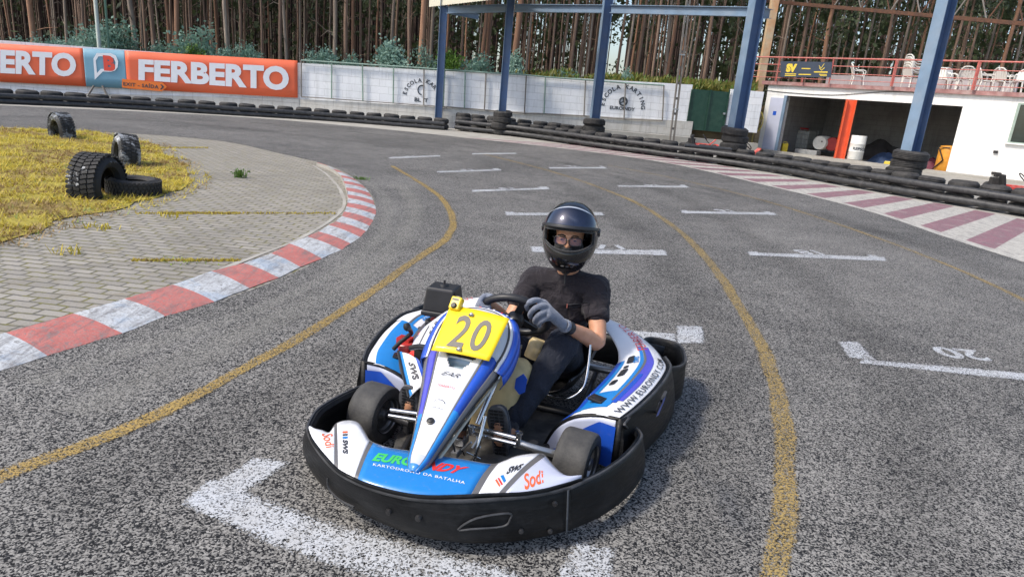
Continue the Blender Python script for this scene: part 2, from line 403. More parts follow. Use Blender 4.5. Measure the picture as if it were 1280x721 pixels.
def alen(P): return sum((b-a).length for a, b in zip(P, P[1:]))
ko = cr([Vector((p[0], p[1], 0)) for p in K_OUT], 12); ki = cr([Vector((p[0], p[1], 0)) for p in K_IN], 12)
Lo, Li = alen(ko), alen(ki)
def s_at(P, q):
    best, bs, acc = 1e9, 0, 0
    for a, b in zip(P, P[1:]):
        l = (b-a).length; t = max(0, min(1, (q-a).dot(b-a)/l/l)); d = (a.lerp(b, t)-q).length
        if d < best: best, bs = d, acc + t*l
        acc += l
    return bs
KJ = [((-175,530),(-215,490)),((-55,482),(-105,458)),((59,445.6),(9,428)),((152,417.5),(94,403)),((208,396),(156,384)),((269,378),(217,365.6)),((311,361),(266,348)),((348,348),(305,337.5)),((375,334.4),(339,325)),((402,324),(362,312)),((426,313),(384,303)),((438.5,305),(398,296.5)),((450,297),(411,288)),((457.5,289.5),(420,283.5)),((462.5,283),(427,276.5)),((466.5,275.5),(431,270.5)),((469.5,269),(433,264)),((469.7,262),(434.3,259)),((468.5,257),(435,253)),((466.5,251.3),(434.7,248.5)),((464.5,247),(433.8,243.7)),((461.5,241.5),(432.5,239.3)),((457.5,236.5),(431,234.7)),((453,232),(429.5,231)),((448,228),(428,226.8)),((442.5,224),(425.5,223.5)),((435.5,219.5),(421.5,219.3)),((428,216),(416,215.5)),((418,211.7),(408,211.3)),((405,206.7),(396,207.3))]
mb = MB()
for k in range(len(KJ)-1):
    (a, b), (c, d) = KJ[k], KJ[k+1]; A, B, C, D = [Vector((*gp(*q).xy, 0)) for q in (a, b, c, d)]
    def f(u, v, A=A, B=B, C=C, D=D):
        t = v; p = A.lerp(C, u).lerp(B.lerp(D, u), t); w_ = .012*mnoise.noise(p*4)*(1 if v in (0, 1) else 0)
        return (p.x+w_, p.y+w_*.5, .006 + .055*t + .012*math.sin(math.pi*t))
    mb.grid(f, 5, 6, 0 if k % 2 == 0 else 1)
    mb.face([f(0, 1), f(1, 1), (*Vector(f(1, 1)).xy, -.02), (*Vector(f(0, 1)).xy, -.02)], 2)
o = mb.build('inner_kerb', [M['kerb_red'], M['kerb_white'], M['concrete']], smooth=40, fix=False); tag(o, kind='structure')
# worn concrete band just inside the kerb
kio = [p + (p-q).normalized()*(.05 + .03*mnoise.noise(p*3)) for p, q in [(arc_sample(ki, i/60*Li), arc_sample(ko, i/60*Lo)) for i in range(61)]]
mb = MB(); mb.loft([[(*arc_sample(ki, i/60*Li).xy, .005), (*kio[i].xy, .005)] for i in range(61)], closed=False)
tag(mb.build('kerb_backing', M['concrete']), kind='structure')

# outer flat kerb, maroon and cream, edged in white
KO2 = cr([Vector((*p.xy, 0)) for p in (gp(560,170.5), gp(700,185.5), gp(830,203.5), gp(960,232.5), gp(1080,262.5), gp(1180,295.5), gp(1280,327.5))] + [Vector((7.05, 6, 0)), Vector((7.3, 2, 0))], 10)
KI2 = cr([Vector((*p.xy, 0)) for p in (gp(560,164), gp(700,177.5), gp(850,198.5), gp(950,216), gp(1050,234), gp(1180,256), gp(1280,275))] + [Vector((11.4, 11, 0)), Vector((12.2, 6, 0))], 10)
La, Lb = alen(KO2), alen(KI2)
lo_ = [s_at(KO2, Vector((*gp(*q).xy, 0))) for q in ((1066,257),(1087,262.4),(1110,268),(1137,276.6),(1162,284),(1199,294.5),(1230.5,305),(1270,319.5))]
up_ = [s_at(KI2, Vector((*gp(*q).xy, 0))) for q in ((1112,245.5),(1134.8,250.3),(1157.7,254.8),(1182.6,258.5),(1207.6,263),(1232.6,267.4),(1264,273))]
dl = (lo_[-1]-lo_[0])/7; du = (up_[-1]-up_[0])/6; l0 = lo_[6]; u0_ = up_[6]
mb = MB()
for i in range(-40, 12):
    sa, sb, sc_, sd2 = l0+dl*i, u0_+du*i, l0+dl*(i+1), u0_+du*(i+1)
    if sa < 0 or sb < 0 or sc_ > La or sd2 > Lb: continue
    a, b, c, d = arc_sample(KO2, sa), arc_sample(KI2, sb), arc_sample(KO2, sc_), arc_sample(KI2, sd2); e = .05
    mb.loft([[(*a.lerp(b, e).xy, .008), (*b.xy, .008)], [(*c.lerp(d, e).xy, .008), (*d.xy, .008)]], i % 2, closed=False)
    mb.loft([[(*a.lerp(b, -.01).xy, .008), (*a.lerp(b, e).xy, .008)], [(*c.lerp(d, -.01).xy, .008), (*c.lerp(d, e).xy, .008)]], 1, closed=False)
tag(mb.build('outer_kerb', [M['kerb_maroon'], M['kerb_cream']]), kind='structure')

# yellow guide lines
def edge_attr(me, vals):
    a = me.attributes.new('edge', 'FLOAT', 'POINT'); a.data.foreach_set('value', vals)
def yl(name, pix, wd, mat_, extra=()):
    mb = MB(); stroke(mb, [gp(*p) for p in pix] + list(extra), wd, wob=.25, z=.0062 if 'film' in mat_.name else .0085); o = tag(mb.build(name, mat_), kind='structure')
    n = len(o.data.vertices); edge_attr(o.data, [0. if i % 5 in (0, 4) else (1. if 'film' not in mat_.name or i % 5 == 2 else .6) for i in range(n)])
yl('yellow_line', [(-120,640),(0,597),(150,540),(300,465),(420,395),(520,325),(558,298),(566,275),(553,250),(530,232),(490,208)], .105, M['yellow_line'])
yl('yellow_line', [(960,900),(970,721),(982,600),(974,500),(940,410),(880,320),(830,275),(775,245),(690,215),(600,192)], .12, M['yellow_faint'])
yl('yellow_line', [(1400,440),(1280,376),(1180,330),(1060,285),(950,250),(850,225),(760,207)], .09, M['yellow_faint'])
yl('rubber_marks', [(880,721),(900,560),(905,470),(870,380),(800,290),(700,228)], .55, M['tyre_mark'])
yl('rubber_marks', [(1150,721),(1130,520),(1060,400),(960,310),(830,240),(700,202)], .45, M['tyre_mark'])
yl('rubber_marks', [(60,640),(240,560),(400,470),(500,390)], .5, M['tyre_mark'])
yl('rubber_marks', [(100,520),(300,420),(430,360),(500,300),(520,262),(500,230)], .3, M['pale_mark'])
yl('rubber_marks', [(0,146),(200,152),(400,172),(560,190)], .9, M['tyre_mark'])
yl('rubber_marks', [(300,152),(500,172),(760,214),(1000,262),(1280,352)], .5, M['tyre_mark'])
yl('dust_trail', [(40,480),(200,428),(330,384),(430,335),(478,292),(486,262),(470,236),(430,212)], .16, M['pale_mark'])

# starting grid brackets
def bracket(pts_bar, ticks, num=None, numpos=None, nh=.3, mat_='white_line', ang=None):
    mb = MB(); q = [gp(*p) for p in pts_bar]
    z = .009
    ev = []
    def worn(P, z):
        c = sum((Vector((*p.xy, 0)) for p in P), Vector())/len(P); n = len(P); out, inn = [], []
        for i, p in enumerate(P):
            a, b = Vector((*P[i-1].xy, 0)), Vector((*P[(i+1) % n].xy, 0)); v = Vector((*p.xy, 0)); d = ((a-v).normalized()+(b-v).normalized())
            cr_ = (a-v).normalized().cross((b-v).normalized()).z
            w_ = min((c-v).length*.35, .028*max(1, v.length/9)); t1 = (v-a).normalized(); t2 = (b-v).normalized(); nn = Vector((-(t1.y+t2.y), t1.x+t2.x, 0)).normalized()
            out.append(v); inn.append((v, nn, w_))
        area = sum(out[i].cross(out[(i+1) % n]).z for i in range(n)); sg = 1 if area > 0 else -1
        inner = [v+nn*w_*sg for v, nn, w_ in inn]; outer = [v-nn*w_*.6*sg for v, nn, w_ in inn]
        for i in range(n):
            j = (i+1) % n; mb.face([(*outer[i].xy, z), (*outer[j].xy, z), (*inner[j].xy, z), (*inner[i].xy, z)]); ev.extend([0., 0., 1., 1.])
        mb.face([(*p.xy, z) for p in inner]); ev.extend([1.]*n)
    worn(q, z)
    for t in ticks: worn([gp(*p) for p in t], z+.001)
    if num:
        c = gp(*numpos); a, b = gp(*pts_bar[0]), gp(*pts_bar[1]); ux = -(b-a); ux.z = 0; ux.normalize(); uy = Vector((-ux.y, ux.x, 0))
        put_text(mb, num, planar((c.x, c.y, z), ux, uy), nh, bold=.03, xs=1.2)
    ev += [1.]*(len(mb.v)-len(ev)); o = mb.build('grid_marking', M[mat_], fix=False); edge_attr(o.data, ev)
    b_ = bmesh.new(); b_.from_mesh(o.data); bmesh.ops.triangulate(b_, faces=b_.faces)
    for f in b_.faces:
        if f.normal.z < 0: f.normal_flip()
    b_.to_mesh(o.data); b_.free(); tag(o, kind='structure')
bracket([(1080,450),(1400,478),(1400,489),(1072,455)], [[(1046,428),(1072,428),(1088,444),(1096,452),(1060,448)]], '20', (1200,443), .24, 'white_line')
bracket([(935,316),(1105,322),(1108,327),(936,320)], [[(933,315),(946,315),(953,320.5),(938,320.5)],[(1082,319),(1094,319.5),(1109,327),(1098,327)]], '18', (1010,316), .26)
bracket([(851,264),(968,266.5),(971,269.5),(852,267)], [[(850,263.5),(858,263.5),(864,267.5),(856,267.5)],[(953,265),(961,265),(971,269.5),(962,269.5)]], '16', (905,264), .26)
bracket([(772,232),(858,233),(861,235.3),(772,234)], [[(848,231.5),(855,231.5),(862,235),(854,235)]], '14', (815,232), .26)
bracket([(686,209.5),(757,209.5),(759,211.3),(686,211.3)], [[(748,208),(753,208),(759,211),(754,211)]], '12', (716,208.5), .26)
bracket([(590,192),(645,191.5),(646,193),(590,193.6)], [], None)
bracket([(664,310),(832,314),(834,320),(664,316)], [[(662,309),(678,309),(682,316),(666,316)],[(812,313),(829,313),(834,320),(817,320)]], '17', (760,310), .28)
bracket([(631,266.5),(752,267),(756,270),(632,270)], [[(630,265.5),(642,265.5),(646,269),(634,269)],[(740,266),(752,266),(756,270),(745,270)]], None)
bracket([(590,238),(686,235),(687,237.3),(590,240.5)], [[(672,234),(684,234),(687,237.5),(676,237.5)]], '15', (635,236.5), .26)
bracket([(546,214.5),(626,212),(627,214),(546,216.5)], [[(614,211),(623,211),(627,214),(618,214)]], '13', (585,213), .26)
bracket([(486,197),(550,194.5),(551,196.3),(486,199)], [], '11', (516,196), .25)
bracket([(745,412),(845,418),(845,431),(745,424)], [[(845,408),(878,409),(880,430),(846,431)]], None, mat_='white_line')
bracket([(262,600),(400,652),(640,716),(700,760),(560,760),(370,695),(228,632)], [[(228,632),(320,573),(362,580),(300,622)],[(718,680),(768,688),(760,760),(676,760)]], None, mat_='white_thick')
# ================================================================== object materials
def rubber(name, base=(.018,.018,.019), dust=(.11,.10,.09), amt=.5, rough=.75):
    m, nt, p, N, L = nmat(name); v = coord(nt); ge = N.new('ShaderNodeNewGeometry')
    n = noise(nt, 7, 5, .7, v); n2 = noise(nt, 50, 3, .6, v)
    c = mix(nt, ramp(nt, n.outputs['Fac'], [(.38, 0), (.72, amt)]).outputs['Color'], base, dust)
    L.new(c, p.inputs['Base Color']); p.inputs['Roughness'].default_value = rough
    bump(nt, p, n2.outputs['Fac'], .35, .006); return m
M['tyre'] = rubber('old_tyre_rubber')
M['bigtyre'] = rubber('big_tyre_rubber', amt=.25)
M['slick'] = rubber('kart_tyre_rubber', (.030,.030,.031), (.13,.125,.115), .6, .7)
M['pipe'] = rubber('barrier_pipe_plastic', (.022,.023,.026), (.12,.115,.11), .45, .5)
M['blue_steel'] = simple('blue_painted_steel', (.065,.12,.24), .5, var=.12, scale=3, dirt=(.14,.16,.20), dscale=2, damt=.5, bmp=.1)
M['light_blue_steel'] = simple('pale_and_lit_blue_steel', (.17,.25,.35), .5, var=.12, scale=3, dirt=(.25,.28,.32), dscale=2, damt=.5)  # paler blue: painted lit side of the posts, own colour of beams and door frame
M['cream_sheet'] = simple('cream_corrugated_sheet', (.72,.68,.55), .5, var=.08, dirt=(.40,.36,.28), dscale=3, damt=.4)
M['orange_paint'] = simple('orange_steel_paint', (.75,.10,.03), .45, var=.1, dirt=(.35,.10,.05), damt=.3)
M['red_rail'] = simple('faded_red_rail', (.50,.12,.10), .6, var=.2, scale=12, dirt=(.45,.30,.25), dscale=8, damt=.8)
M['white_plastic'] = simple('white_garden_plastic', (.72,.71,.66), .5, var=.06, dirt=(.45,.42,.36), damt=.35)
M['dark_green'] = simple('dark_green_sheet', (.010,.048,.032), .45, var=.15, dirt=(.05,.09,.06), damt=.4)
M['black'] = simple('black_plastic', (.018,.018,.020), .45, var=.2)
M['dark'] = simple('dark_clutter', (.03,.028,.028), .8, var=.5, scale=4)
M['grey_pole'] = simple('weathered_pole', (.17,.155,.14), .8, var=.25, scale=5, dirt=(.32,.30,.27), damt=.6)
M['rust'] = simple('rusty_steel', (.10,.045,.025), .8, var=.4, scale=8, dirt=(.04,.025,.02), damt=.7, bmp=.3)
M['glass'] = simple('dark_glass', (.02,.035,.035), .08, var=.2, coat=.5)
M['steel'] = simple('galvanised_steel', (.45,.47,.48), .4, metal=.8, var=.2, dirt=(.2,.18,.15), damt=.5)
M['net_green'] = simple('pale_green_frame', (.22,.32,.27), .6, var=.2, scale=10, dirt=(.12,.14,.12), damt=.6)
M['ink'] = simple('faded_black_lettering', (.05,.06,.075), .8, var=.3)
def facade(name, base, dirt, brick=None, top=None):
    m, nt, p, N, L = nmat(name); v = coord(nt)
    n = noise(nt, 1.2, 6, .7, v); n2 = noise(nt, 9, 5, .7, v); n3 = noise(nt, 30, 3, .6, v)
    mp = N.new('ShaderNodeMapping'); mp.inputs['Scale'].default_value = (3.5, 3.5, .35); L.new(v, mp.inputs['Vector'])
    st = noise(nt, 1.2, 5, .7, mp.outputs[0])
    c = mix(nt, ramp(nt, n.outputs['Fac'], [(.42, 0), (.75, .55)]).outputs['Color'], base, dirt)
    c = mix(nt, ramp(nt, st.outputs['Fac'], [(.5, 0), (.8, .55)]).outputs['Color'], c, tuple(k*.7 for k in dirt))
    c = mix(nt, ramp(nt, n2.outputs['Fac'], [(.55, 0), (.8, .35)]).outputs['Color'], c, tuple(k*.7 for k in dirt))
    h = n3.outputs['Fac']
    if brick:
        b = N.new('ShaderNodeTexBrick'); b.inputs['Scale'].default_value = 1
        uvn = N.new('ShaderNodeUVMap'); L.new(uvn.outputs[0], b.inputs['Vector'])
        b.inputs['Brick Width'].default_value = brick[0]; b.inputs['Row Height'].default_value = brick[1]; b.inputs['Mortar Size'].default_value = .012; b.inputs['Mortar Smooth'].default_value = .6
        b.inputs['Color1'].default_value = (1,1,1,1); b.inputs['Color2'].default_value = (.93,.94,.95,1); b.inputs['Mortar'].default_value = (.72,.72,.72,1)
        c = mix(nt, 1.0, c, b.outputs['Color'], 'MULTIPLY'); h = math_n(nt, 'ADD', math_n(nt, 'MULTIPLY', b.outputs['Fac'], -1.2), math_n(nt, 'MULTIPLY', h, .5))
    L.new(c, p.inputs['Base Color']); p.inputs['Roughness'].default_value = .85; bump(nt, p, h, .5, .012); return m
M['block_wall'] = facade('white_block_wall', (.86,.87,.89), (.66,.67,.67), (.8,.3))
M['foundation'] = facade('rough_foundation', (.62,.60,.56), (.38,.34,.27), (.8,.3))
M['garage_wall'] = facade('white_render', (.82,.82,.80), (.64,.62,.58))
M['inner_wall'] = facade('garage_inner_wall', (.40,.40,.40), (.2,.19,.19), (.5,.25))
M['parapet'] = facade('pinkish_parapet', (.45,.42,.42), (.30,.27,.26))
def uv_wall(o, fn):
    me = o.data; uv = me.uv_layers.new(name='UVMap')
    for l in me.loops: uv.data[l.index].uv = fn(me.vertices[l.vertex_index].co)

# ================================================================== tyres
def tyre_prof(R_, w_, rin, tread=True):
    h = w_/2
    return [(rin, -h*.55), (rin+.02, -h*.85), ((rin+R_)/2, -h), (R_-.05*R_/.3, -h*.92), (R_-.008, -h*.62), (R_, -h*.3), (R_, h*.3), (R_-.008, h*.62), (R_-.05*R_/.3, h*.92), ((rin+R_)/2, h), (rin+.02, h*.85), (rin, h*.55), (rin+.012, h*.45), ((rin+R_)/2, h*.82), (R_-.03, h*.5), (R_-.03, -h*.5), ((rin+R_)/2, -h*.82), (rin+.012, -h*.45)]
def tyre_mesh(name, R_, w_, rin, mat_, grooves=0, n=28):
    mb = MB(); prof = tyre_prof(R_, w_, rin)
    if grooves:
        g = []
        for k in range(grooves):
            y = (-.62 + 1.24*(k+.5)/grooves)*w_/2; g += [(R_+.001, y-.012), (R_-.010, y-.006), (R_-.010, y+.006), (R_+.001, y+.012)]
        prof = prof[:5] + g + prof[7:]
    mb.lathe(prof, n=n, closed=True); return mb.mesh(name, mat_, smooth=35)
car_t = [tyre_mesh('barrier_tyre', .31, .215, .19, M['tyre'], 2), tyre_mesh('barrier_tyre', .30, .20, .18, M['tyre'], 3), tyre_mesh('barrier_tyre', .325, .225, .20, M['tyre'], 0)]
small_t = tyre_mesh('barrier_tyre', .24, .2, .14, M['tyre'], 2)
stack_t = tyre_mesh('post_tyre', .44, .27, .27, M['tyre'], 4)
BAR_R = [gp(568,163.5), gp(650,172), gp(740,185), gp(850,200), gp(950,214), gp(1050,232), gp(1150,250), gp(1280,272)]
BAR_R = [Vector((*p.xy, 0)) for p in BAR_R] + [Vector((12.0, 12.2, 0)), Vector((13.0, 9.0, 0))]
BAR_L = [Vector((-23, 13, 0)), Vector((-19.6, 17.8, 0))] + [Vector((*gp(*p).xy, 0)) for p in ((0,130), (150,136.5), (300,145), (400,151), (480,157), (555,163))]
br, bl = cr(BAR_R, 10), cr(BAR_L, 10)
def offs(P, d):
    out = []
    for k, p in enumerate(P):
        t = (P[min(k+1, len(P)-1)] - P[max(k-1, 0)]).normalized(); out.append(p + Vector((t.y, -t.x, 0))*(-d))
    return out
def tyre_row(P, pitch, s0=0.3, tiers=(0.11, .335), grp='tyres along the barrier', lab=None, jit=.025, mesh=None, s1=None, zs=1.0):
    Lr = alen(P) if s1 is None else s1; s = s0; k = 0
    while s < Lr:
        p = arc_sample(P, s)
        for z in tiers:
            o = link('barrier_tyre', mesh or rng.choice(car_t), None, (p.x+rng.uniform(-jit, jit), p.y+rng.uniform(-jit, jit), z+rng.uniform(0, .012)), (rng.uniform(-.035,.035), rng.uniform(-.035,.035), rng.uniform(0, 6)))
            o.scale = (1, 1, zs); tag(o, lab, 'tyre', grp)
        s += pitch*rng.uniform(.96, 1.05); k += 1
tyre_row(offs(br, .50), .68, .2, zs=1.22, tiers=(.145, .425), grp='tyres in the right-hand barrier', lab='black car tyre lying flat in the barrier between the grid and the garage paddock')
tyre_row(offs(bl, .45), .70, .2, tiers=(.11, .335), grp='tyres in the far barrier', lab='black car tyre lying flat in the barrier below the orange banner and white wall')
# second row behind, from the bend wall towards the second post
B2 = cr([Vector((-2.9, 30.3, 0)), Vector((-1.4, 29.6, 0)), Vector((.6, 28.6, 0)), Vector((2.1, 27.3, 0)), Vector((3.0, 26.2, 0))], 8)
tyre_row(B2, .74, .1, tiers=(.11, .34, .56), grp='tyres in the second row', lab='black car tyre in the short second row at the foot of the white wall')
def pipe(P, off, z, r, s0=0, s1=None, sag=.012):
    Q = offs(P, off); L1 = alen(Q) if s1 is None else s1; mb = MB(); n = int((L1-s0)/.5); pts = []
    for k in range(n+1):
        p = arc_sample(Q, s0+(L1-s0)*k/n); pts.append((p.x, p.y, z + sag*mnoise.noise(p*1.3)))
    mb.tube(pts, r, 10)
    s = s0 + 1.5
    while s < L1-.5:                           # joint collars and bolt heads
        p = arc_sample(Q, s); q = arc_sample(Q, s+.08); mb.tube([(p.x, p.y, z), (q.x, q.y, z)], r+.008, 10)
        s += 3.0
    s = s0 + .6
    while s < L1-.3:
        p = arc_sample(Q, s); q = arc_sample(Q, s+.04); d = (q-p).normalized(); nrm = Vector((d.y, -d.x, 0))
        mb.lathe([(0, .012), (.022, .010), (.024, 0)], p + nrm*(r-.004) + Vector((0,0,z)), nrm, 6); s += 1.0
    return mb
b_ = empty('barrier_rail', (0,0,0), 0, 'long black plastic pipe rail beside the maroon and cream kerb', 'barrier')
pipe(br, .07, .37, .085).build('upper_pipe', M['pipe'], b_, smooth=40)
pipe(br, .05, .14, .085).build('lower_pipe', M['pipe'], b_, smooth=40)
b_ = empty('barrier_rail', (0,0,0), 0, 'black plastic pipe rail in front of the tyres under the orange banner', 'barrier')
pipe(bl, .06, .255, .085).build('upper_pipe', M['pipe'], b_, smooth=40)
pipe(bl, .04, .085, .085).build('lower_pipe', M['pipe'], b_, smooth=40)
# extra loose pipe bundle at the pit opening
for k, (z, o_) in enumerate(((.62, 0), (.70, .07))):
    mb = MB(); mb.tube([gp(862,184,z)+Vector((0,.5+o_,0)), gp(925,190,z)+Vector((0,.8+o_,0))], .045, 8)
    tag(mb.build('spare_pipe', M['pipe'], smooth=40), 'spare dark pipe lying along the top of the tyres beside the red kart', 'pipe', 'spare pipes by the red kart')

# big tyres on the dry lawn
def big_tyre(px, py, hgt, Rr, wd, heading, label, mt_, tilt=0, flat=False, blocks=40, bh=.012):
    c = gp(px, py); root = empty('tractor_tyre' , (c.x, c.y, 0), 0, label, 'tyre')
    rot = (R(90)+tilt, 0, heading) if not flat else (0, R(2), heading)
    z = hgt-Rr if not flat else wd/2
    mb = MB(); prof = tyre_prof(Rr, wd, Rr*.56); mb.lathe(prof, n=48, closed=True)
    for r_ in (-1, -.33, .33, 1):                # tread blocks
        for k in range(blocks):
            t = 2*math.pi*(k + (.5 if r_ > 0 else 0) + (.25 if abs(r_) < .5 else 0))/blocks; y = r_*wd*.33
            M3 = Matrix.Rotation(t, 3, 'Z')
            mb.box(M3 @ Vector((Rr+.004, 0, y)), (bh, 2*math.pi*Rr/blocks*.72, wd*.19), M3 @ Matrix.Rotation(.25*(1 if r_>0 else -1), 3, 'X'), 0)
    mb.build('tread', mt_, root, smooth=35, loc=(0,0,z), rot=rot)
    return root
M['tyre_white'] = rubber('painted_tyre', (.02,.02,.021), (.02,.02,.02), .2)
def flaky(name, lo, hi, sc, c2=(.55,.56,.57)):
    m, nt, p, N, L = nmat(name); v = coord(nt); n = noise(nt, sc, 6, .75, v, .4); n2 = noise(nt, 1.6, 2, .5, v)
    s = math_n(nt, 'ADD', math_n(nt, 'MULTIPLY', n.outputs['Fac'], .6), math_n(nt, 'MULTIPLY', n2.outputs['Fac'], .45))
    c = mix(nt, ramp(nt, s, [(lo, 0), (hi, 1)]).outputs['Color'], (.02,.02,.021), c2); L.new(c, p.inputs['Base Color']); p.inputs['Roughness'].default_value = .75
    bump(nt, p, n.outputs['Fac'], .4, .01); return m
M['flaky1'] = flaky('black_rubber_white_flakes', .60, .64, 16); M['flaky2'] = flaky('rubber_whitewash', .50, .62, 6, (.45,.47,.50)); M['flaky3'] = flaky('rubber_grey_wash', .50, .60, 8, (.30,.33,.37))
big_tyre(124, 244, .50, .36, .38, R(92), 'largest black lorry tyre half buried upright with flaking white paint', M['flaky1'], bh=.026)
big_tyre(158, 205, .48, .36, .32, R(-48), 'upright half buried tyre with smeared whitewash behind the flat one', M['flaky2'], tilt=R(-6))
big_tyre(78, 172, .50, .37, .30, R(-36), 'farthest upright half buried tyre near the track with grey wash', M['flaky3'])
big_tyre(168, 242, 0, .31, .20, 0, 'plain black tyre lying flat on the dry lawn', M['bigtyre'], flat=True)

# ================================================================== boundary wall with banner and frames
WP = [at(-130,70,26.6), at(375,77,30.0), at(890,110,31.0)]
wA, wB = (WP[1]-WP[0]), (WP[2]-WP[1]); wA.z = wB.z = 0; wA.normalize(); wB.normalize()
nA, nB = Vector((wA.y, -wA.x, 0)), Vector((wB.y, -wB.x, 0))
onA = lambda px, py, o=0: onplane(px, py, WP[1] + nA*o, nA)
onB = lambda px, py, o=0: onplane(px, py, WP[1] + nB*o, nB)
def wall_panel(name, P0, P1, z0a, z0b, z1a, z1b, th, nrm, mat_, label):
    mb = MB(); T = -nrm*th; a, b = Vector(P0), Vector(P1)
    v = [(a.x, a.y, z0a), (b.x, b.y, z0b), (b.x, b.y, z1b), (a.x, a.y, z1a)]; mb.prism(v, T)
    o = mb.build(name, mat_); d = (b-a).normalized(); uv_wall(o, lambda c: (c.dot(d), c.z)); tag(o, label, 'wall'); return o
wr = empty('block_wall', (0,0,0), 0, 'long white painted concrete block wall behind the bend, orange banner on its left end', 'wall')
eA, eB = onA(-130, 62), onB(375, 77); eC = onB(866, 107.5)
for nm, (a, b, za, zb) in {'left': (onA(-150, 60), onB(375,79), 1.95, onB(375,79).z), 'right': (onB(375,79), onB(866,106), onB(375,79).z, onB(866,106).z)}.items():
    o = wall_panel('wall_panel', a, b, -.3, -.3, za, zb, .2, nA if nm == 'left' else nB, M['block_wall'], None); o.parent = wr; del o['category']
# rougher lower course, a step proud of the wall
for a, b in ((onA(-150,110), onA(374,124)), (onB(375,124), onB(866,152))):
    n_ = nA if b.x < -9 else nB; mb = MB(); a = a+n_*.06; b = b+n_*.06
    mb.prism([(a.x, a.y, -.3), (b.x, b.y, -.3), (b.x, b.y, b.z), (a.x, a.y, a.z)], -n_*.055); o = mb.build('foundation', M['foundation'], wr)
    d = (b-a).normalized(); uv_wall(o, lambda c: (c.dot(d), c.z+.1))
# frame of thin pale green tubes in front of the white wall
fr = empty('net_frame', (0,0,0), 0, 'row of thin pale green tube frames standing against the white wall', 'frame')
tops = [(376.5,75.5), (414.5,78), (453,80.5), (492,83), (530,85.5), (556,87.5), (581.5,89), (607.5,91), (658,94), (682,96.5), (732,100), (782,104), (830,107)]
bots = [(376.5,121), (414.5,123.5), (453.5,126.5), (491.5,129), (529.5,132), (554,133.5), (580.5,135.5), (605.5,137.5), (655.5,142), (680,142.5), (730,145), (780,149), (828,151)]
T_ = [onB(*p, .10) for p in tops]; B_ = [onB(*p, .10) for p in bots]
mb = MB(); mb.tube(T_, .035, 6); mb.build('top_rail', M['net_green'], fr)
mb = MB(); mb.tube(B_, .022, 6); mb.build('bottom_rail', M['grey_pole'], fr)
for a, b in zip(T_, B_):
    mb = MB(); mb.tube([a, b], .03, 6); mb.build('upright', M['net_green'] if rng.random() < .6 else M['grey_pole'], fr)
# painted emblems on the wall

def arc_text(mb, txt, c, ux, uy, rad, a0, a1, h, skip=()):
    for k, ch in enumerate(txt):
        if ch == ' ' or k in skip: continue
        t = a0 + (a1-a0)*k/(len(txt)-1); e = ux*math.sin(t) + uy*math.cos(t); tx = ux*math.cos(t) - uy*math.sin(t)
        put_text(mb, ch, planar(c + e*rad, tx, e), h, bold=.03)
ux = wB; uy = Vector((0,0,1)); off = nB*.012
c1 = onB(527,117,.014); mb = MB(); arc_text(mb, 'ESCOLA KAR', c1 - uy*.2, ux, uy, .75, R(-78), R(48), .17)
mb.tube([c1+ux*(.17*math.cos(t))*1.0+uy*(.14+.20*math.sin(t)) for t in [R(60+i*30) for i in range(8)]], .028, 5)
put_text(mb, 'BL  T', planar(c1-uy*.28, ux, uy), .17, bold=.03, xs=1.2)
tag(mb.build('wall_emblem', M['ink'], fix=False), 'faded left-hand painted emblem with BL T under its arc on the white wall', 'painted sign')
c2 = onB(779,128,.014); mb = MB(); arc_text(mb, 'ESCOLA KARTING', c2 - uy*.25, ux, uy, .92, R(-84), R(84), .19)
mb.tube([c2+ux*(.17*math.cos(t))+uy*(.03+.17*math.sin(t)) for t in [R(i*30) for i in range(13)]], .04, 6)
for t in (90, 210, 330): mb.tube([c2+uy*.03, c2+uy*.03+ux*.16*math.cos(R(t))+uy*.16*math.sin(R(t))], .025, 5)
put_text(mb, 'EUROINDY', planar(c2-uy*.27, ux, uy), .15, bold=.035, xs=1.15)
tag(mb.build('wall_emblem', M['ink'], fix=False), 'painted steering wheel emblem reading EUROINDY on the white wall near the grey pole', 'painted sign')
# banner
M['ban_orange'] = simple('banner_orange', (.80,.14,.055), .55, var=.04, scale=1.2, dirt=(.60,.16,.09), dscale=2, damt=.35)
M['ban_blue'] = simple('banner_blue', (.17,.36,.48), .55, var=.04, scale=1.2)
M['ban_white'] = simple('banner_white', (.80,.82,.86), .55, var=.03)
M['ban_red'] = simple('banner_red', (.75,.08,.05), .55, var=.03)
M['exit_orange'] = simple('exit_sign_orange', (.85,.20,.03), .5, var=.03)
bt0, bb0 = onA(-100,49,.10), onA(-100,97,.10); bt1, bb1 = onA(372,76,.10), onA(372,122.5,.10)
zt = lambda p: bt0.z + (bt1.z-bt0.z)*((p-bt0).dot(wA)/(bt1-bt0).dot(wA)); zb = lambda p: bb0.z + (bb1.z-bb0.z)*((p-bb0).dot(wA)/(bb1-bb0).dot(wA))
bn = empty('advertising_banner', (0,0,0), 0, 'long orange banner reading FERBERTO with a blue logo panel, hung on the wall', 'banner')
def ban(name, xa, xb, mat_):
    a, b = onA(xa, 90, .10), onA(xb, 90, .10); mb = MB()
    def f(u, v):
        p = a.lerp(b, u); z = zb(p)*(1-v)+zt(p)*v; return Vector((p.x, p.y, z)) + nA*(.015*math.sin(u*abs(xb-xa)*.11) * (.4+v*.3))
    mb.grid(f, 40, 4); o = mb.build(name, mat_, bn, smooth=60); solid(o, .012, -1); return o
ban('orange_sheet', -100, 106, M['ban_orange']); ban('logo_panel', 106.3, 157.5, M['ban_blue']); ban('orange_sheet', 157.8, 372, M['ban_orange'])
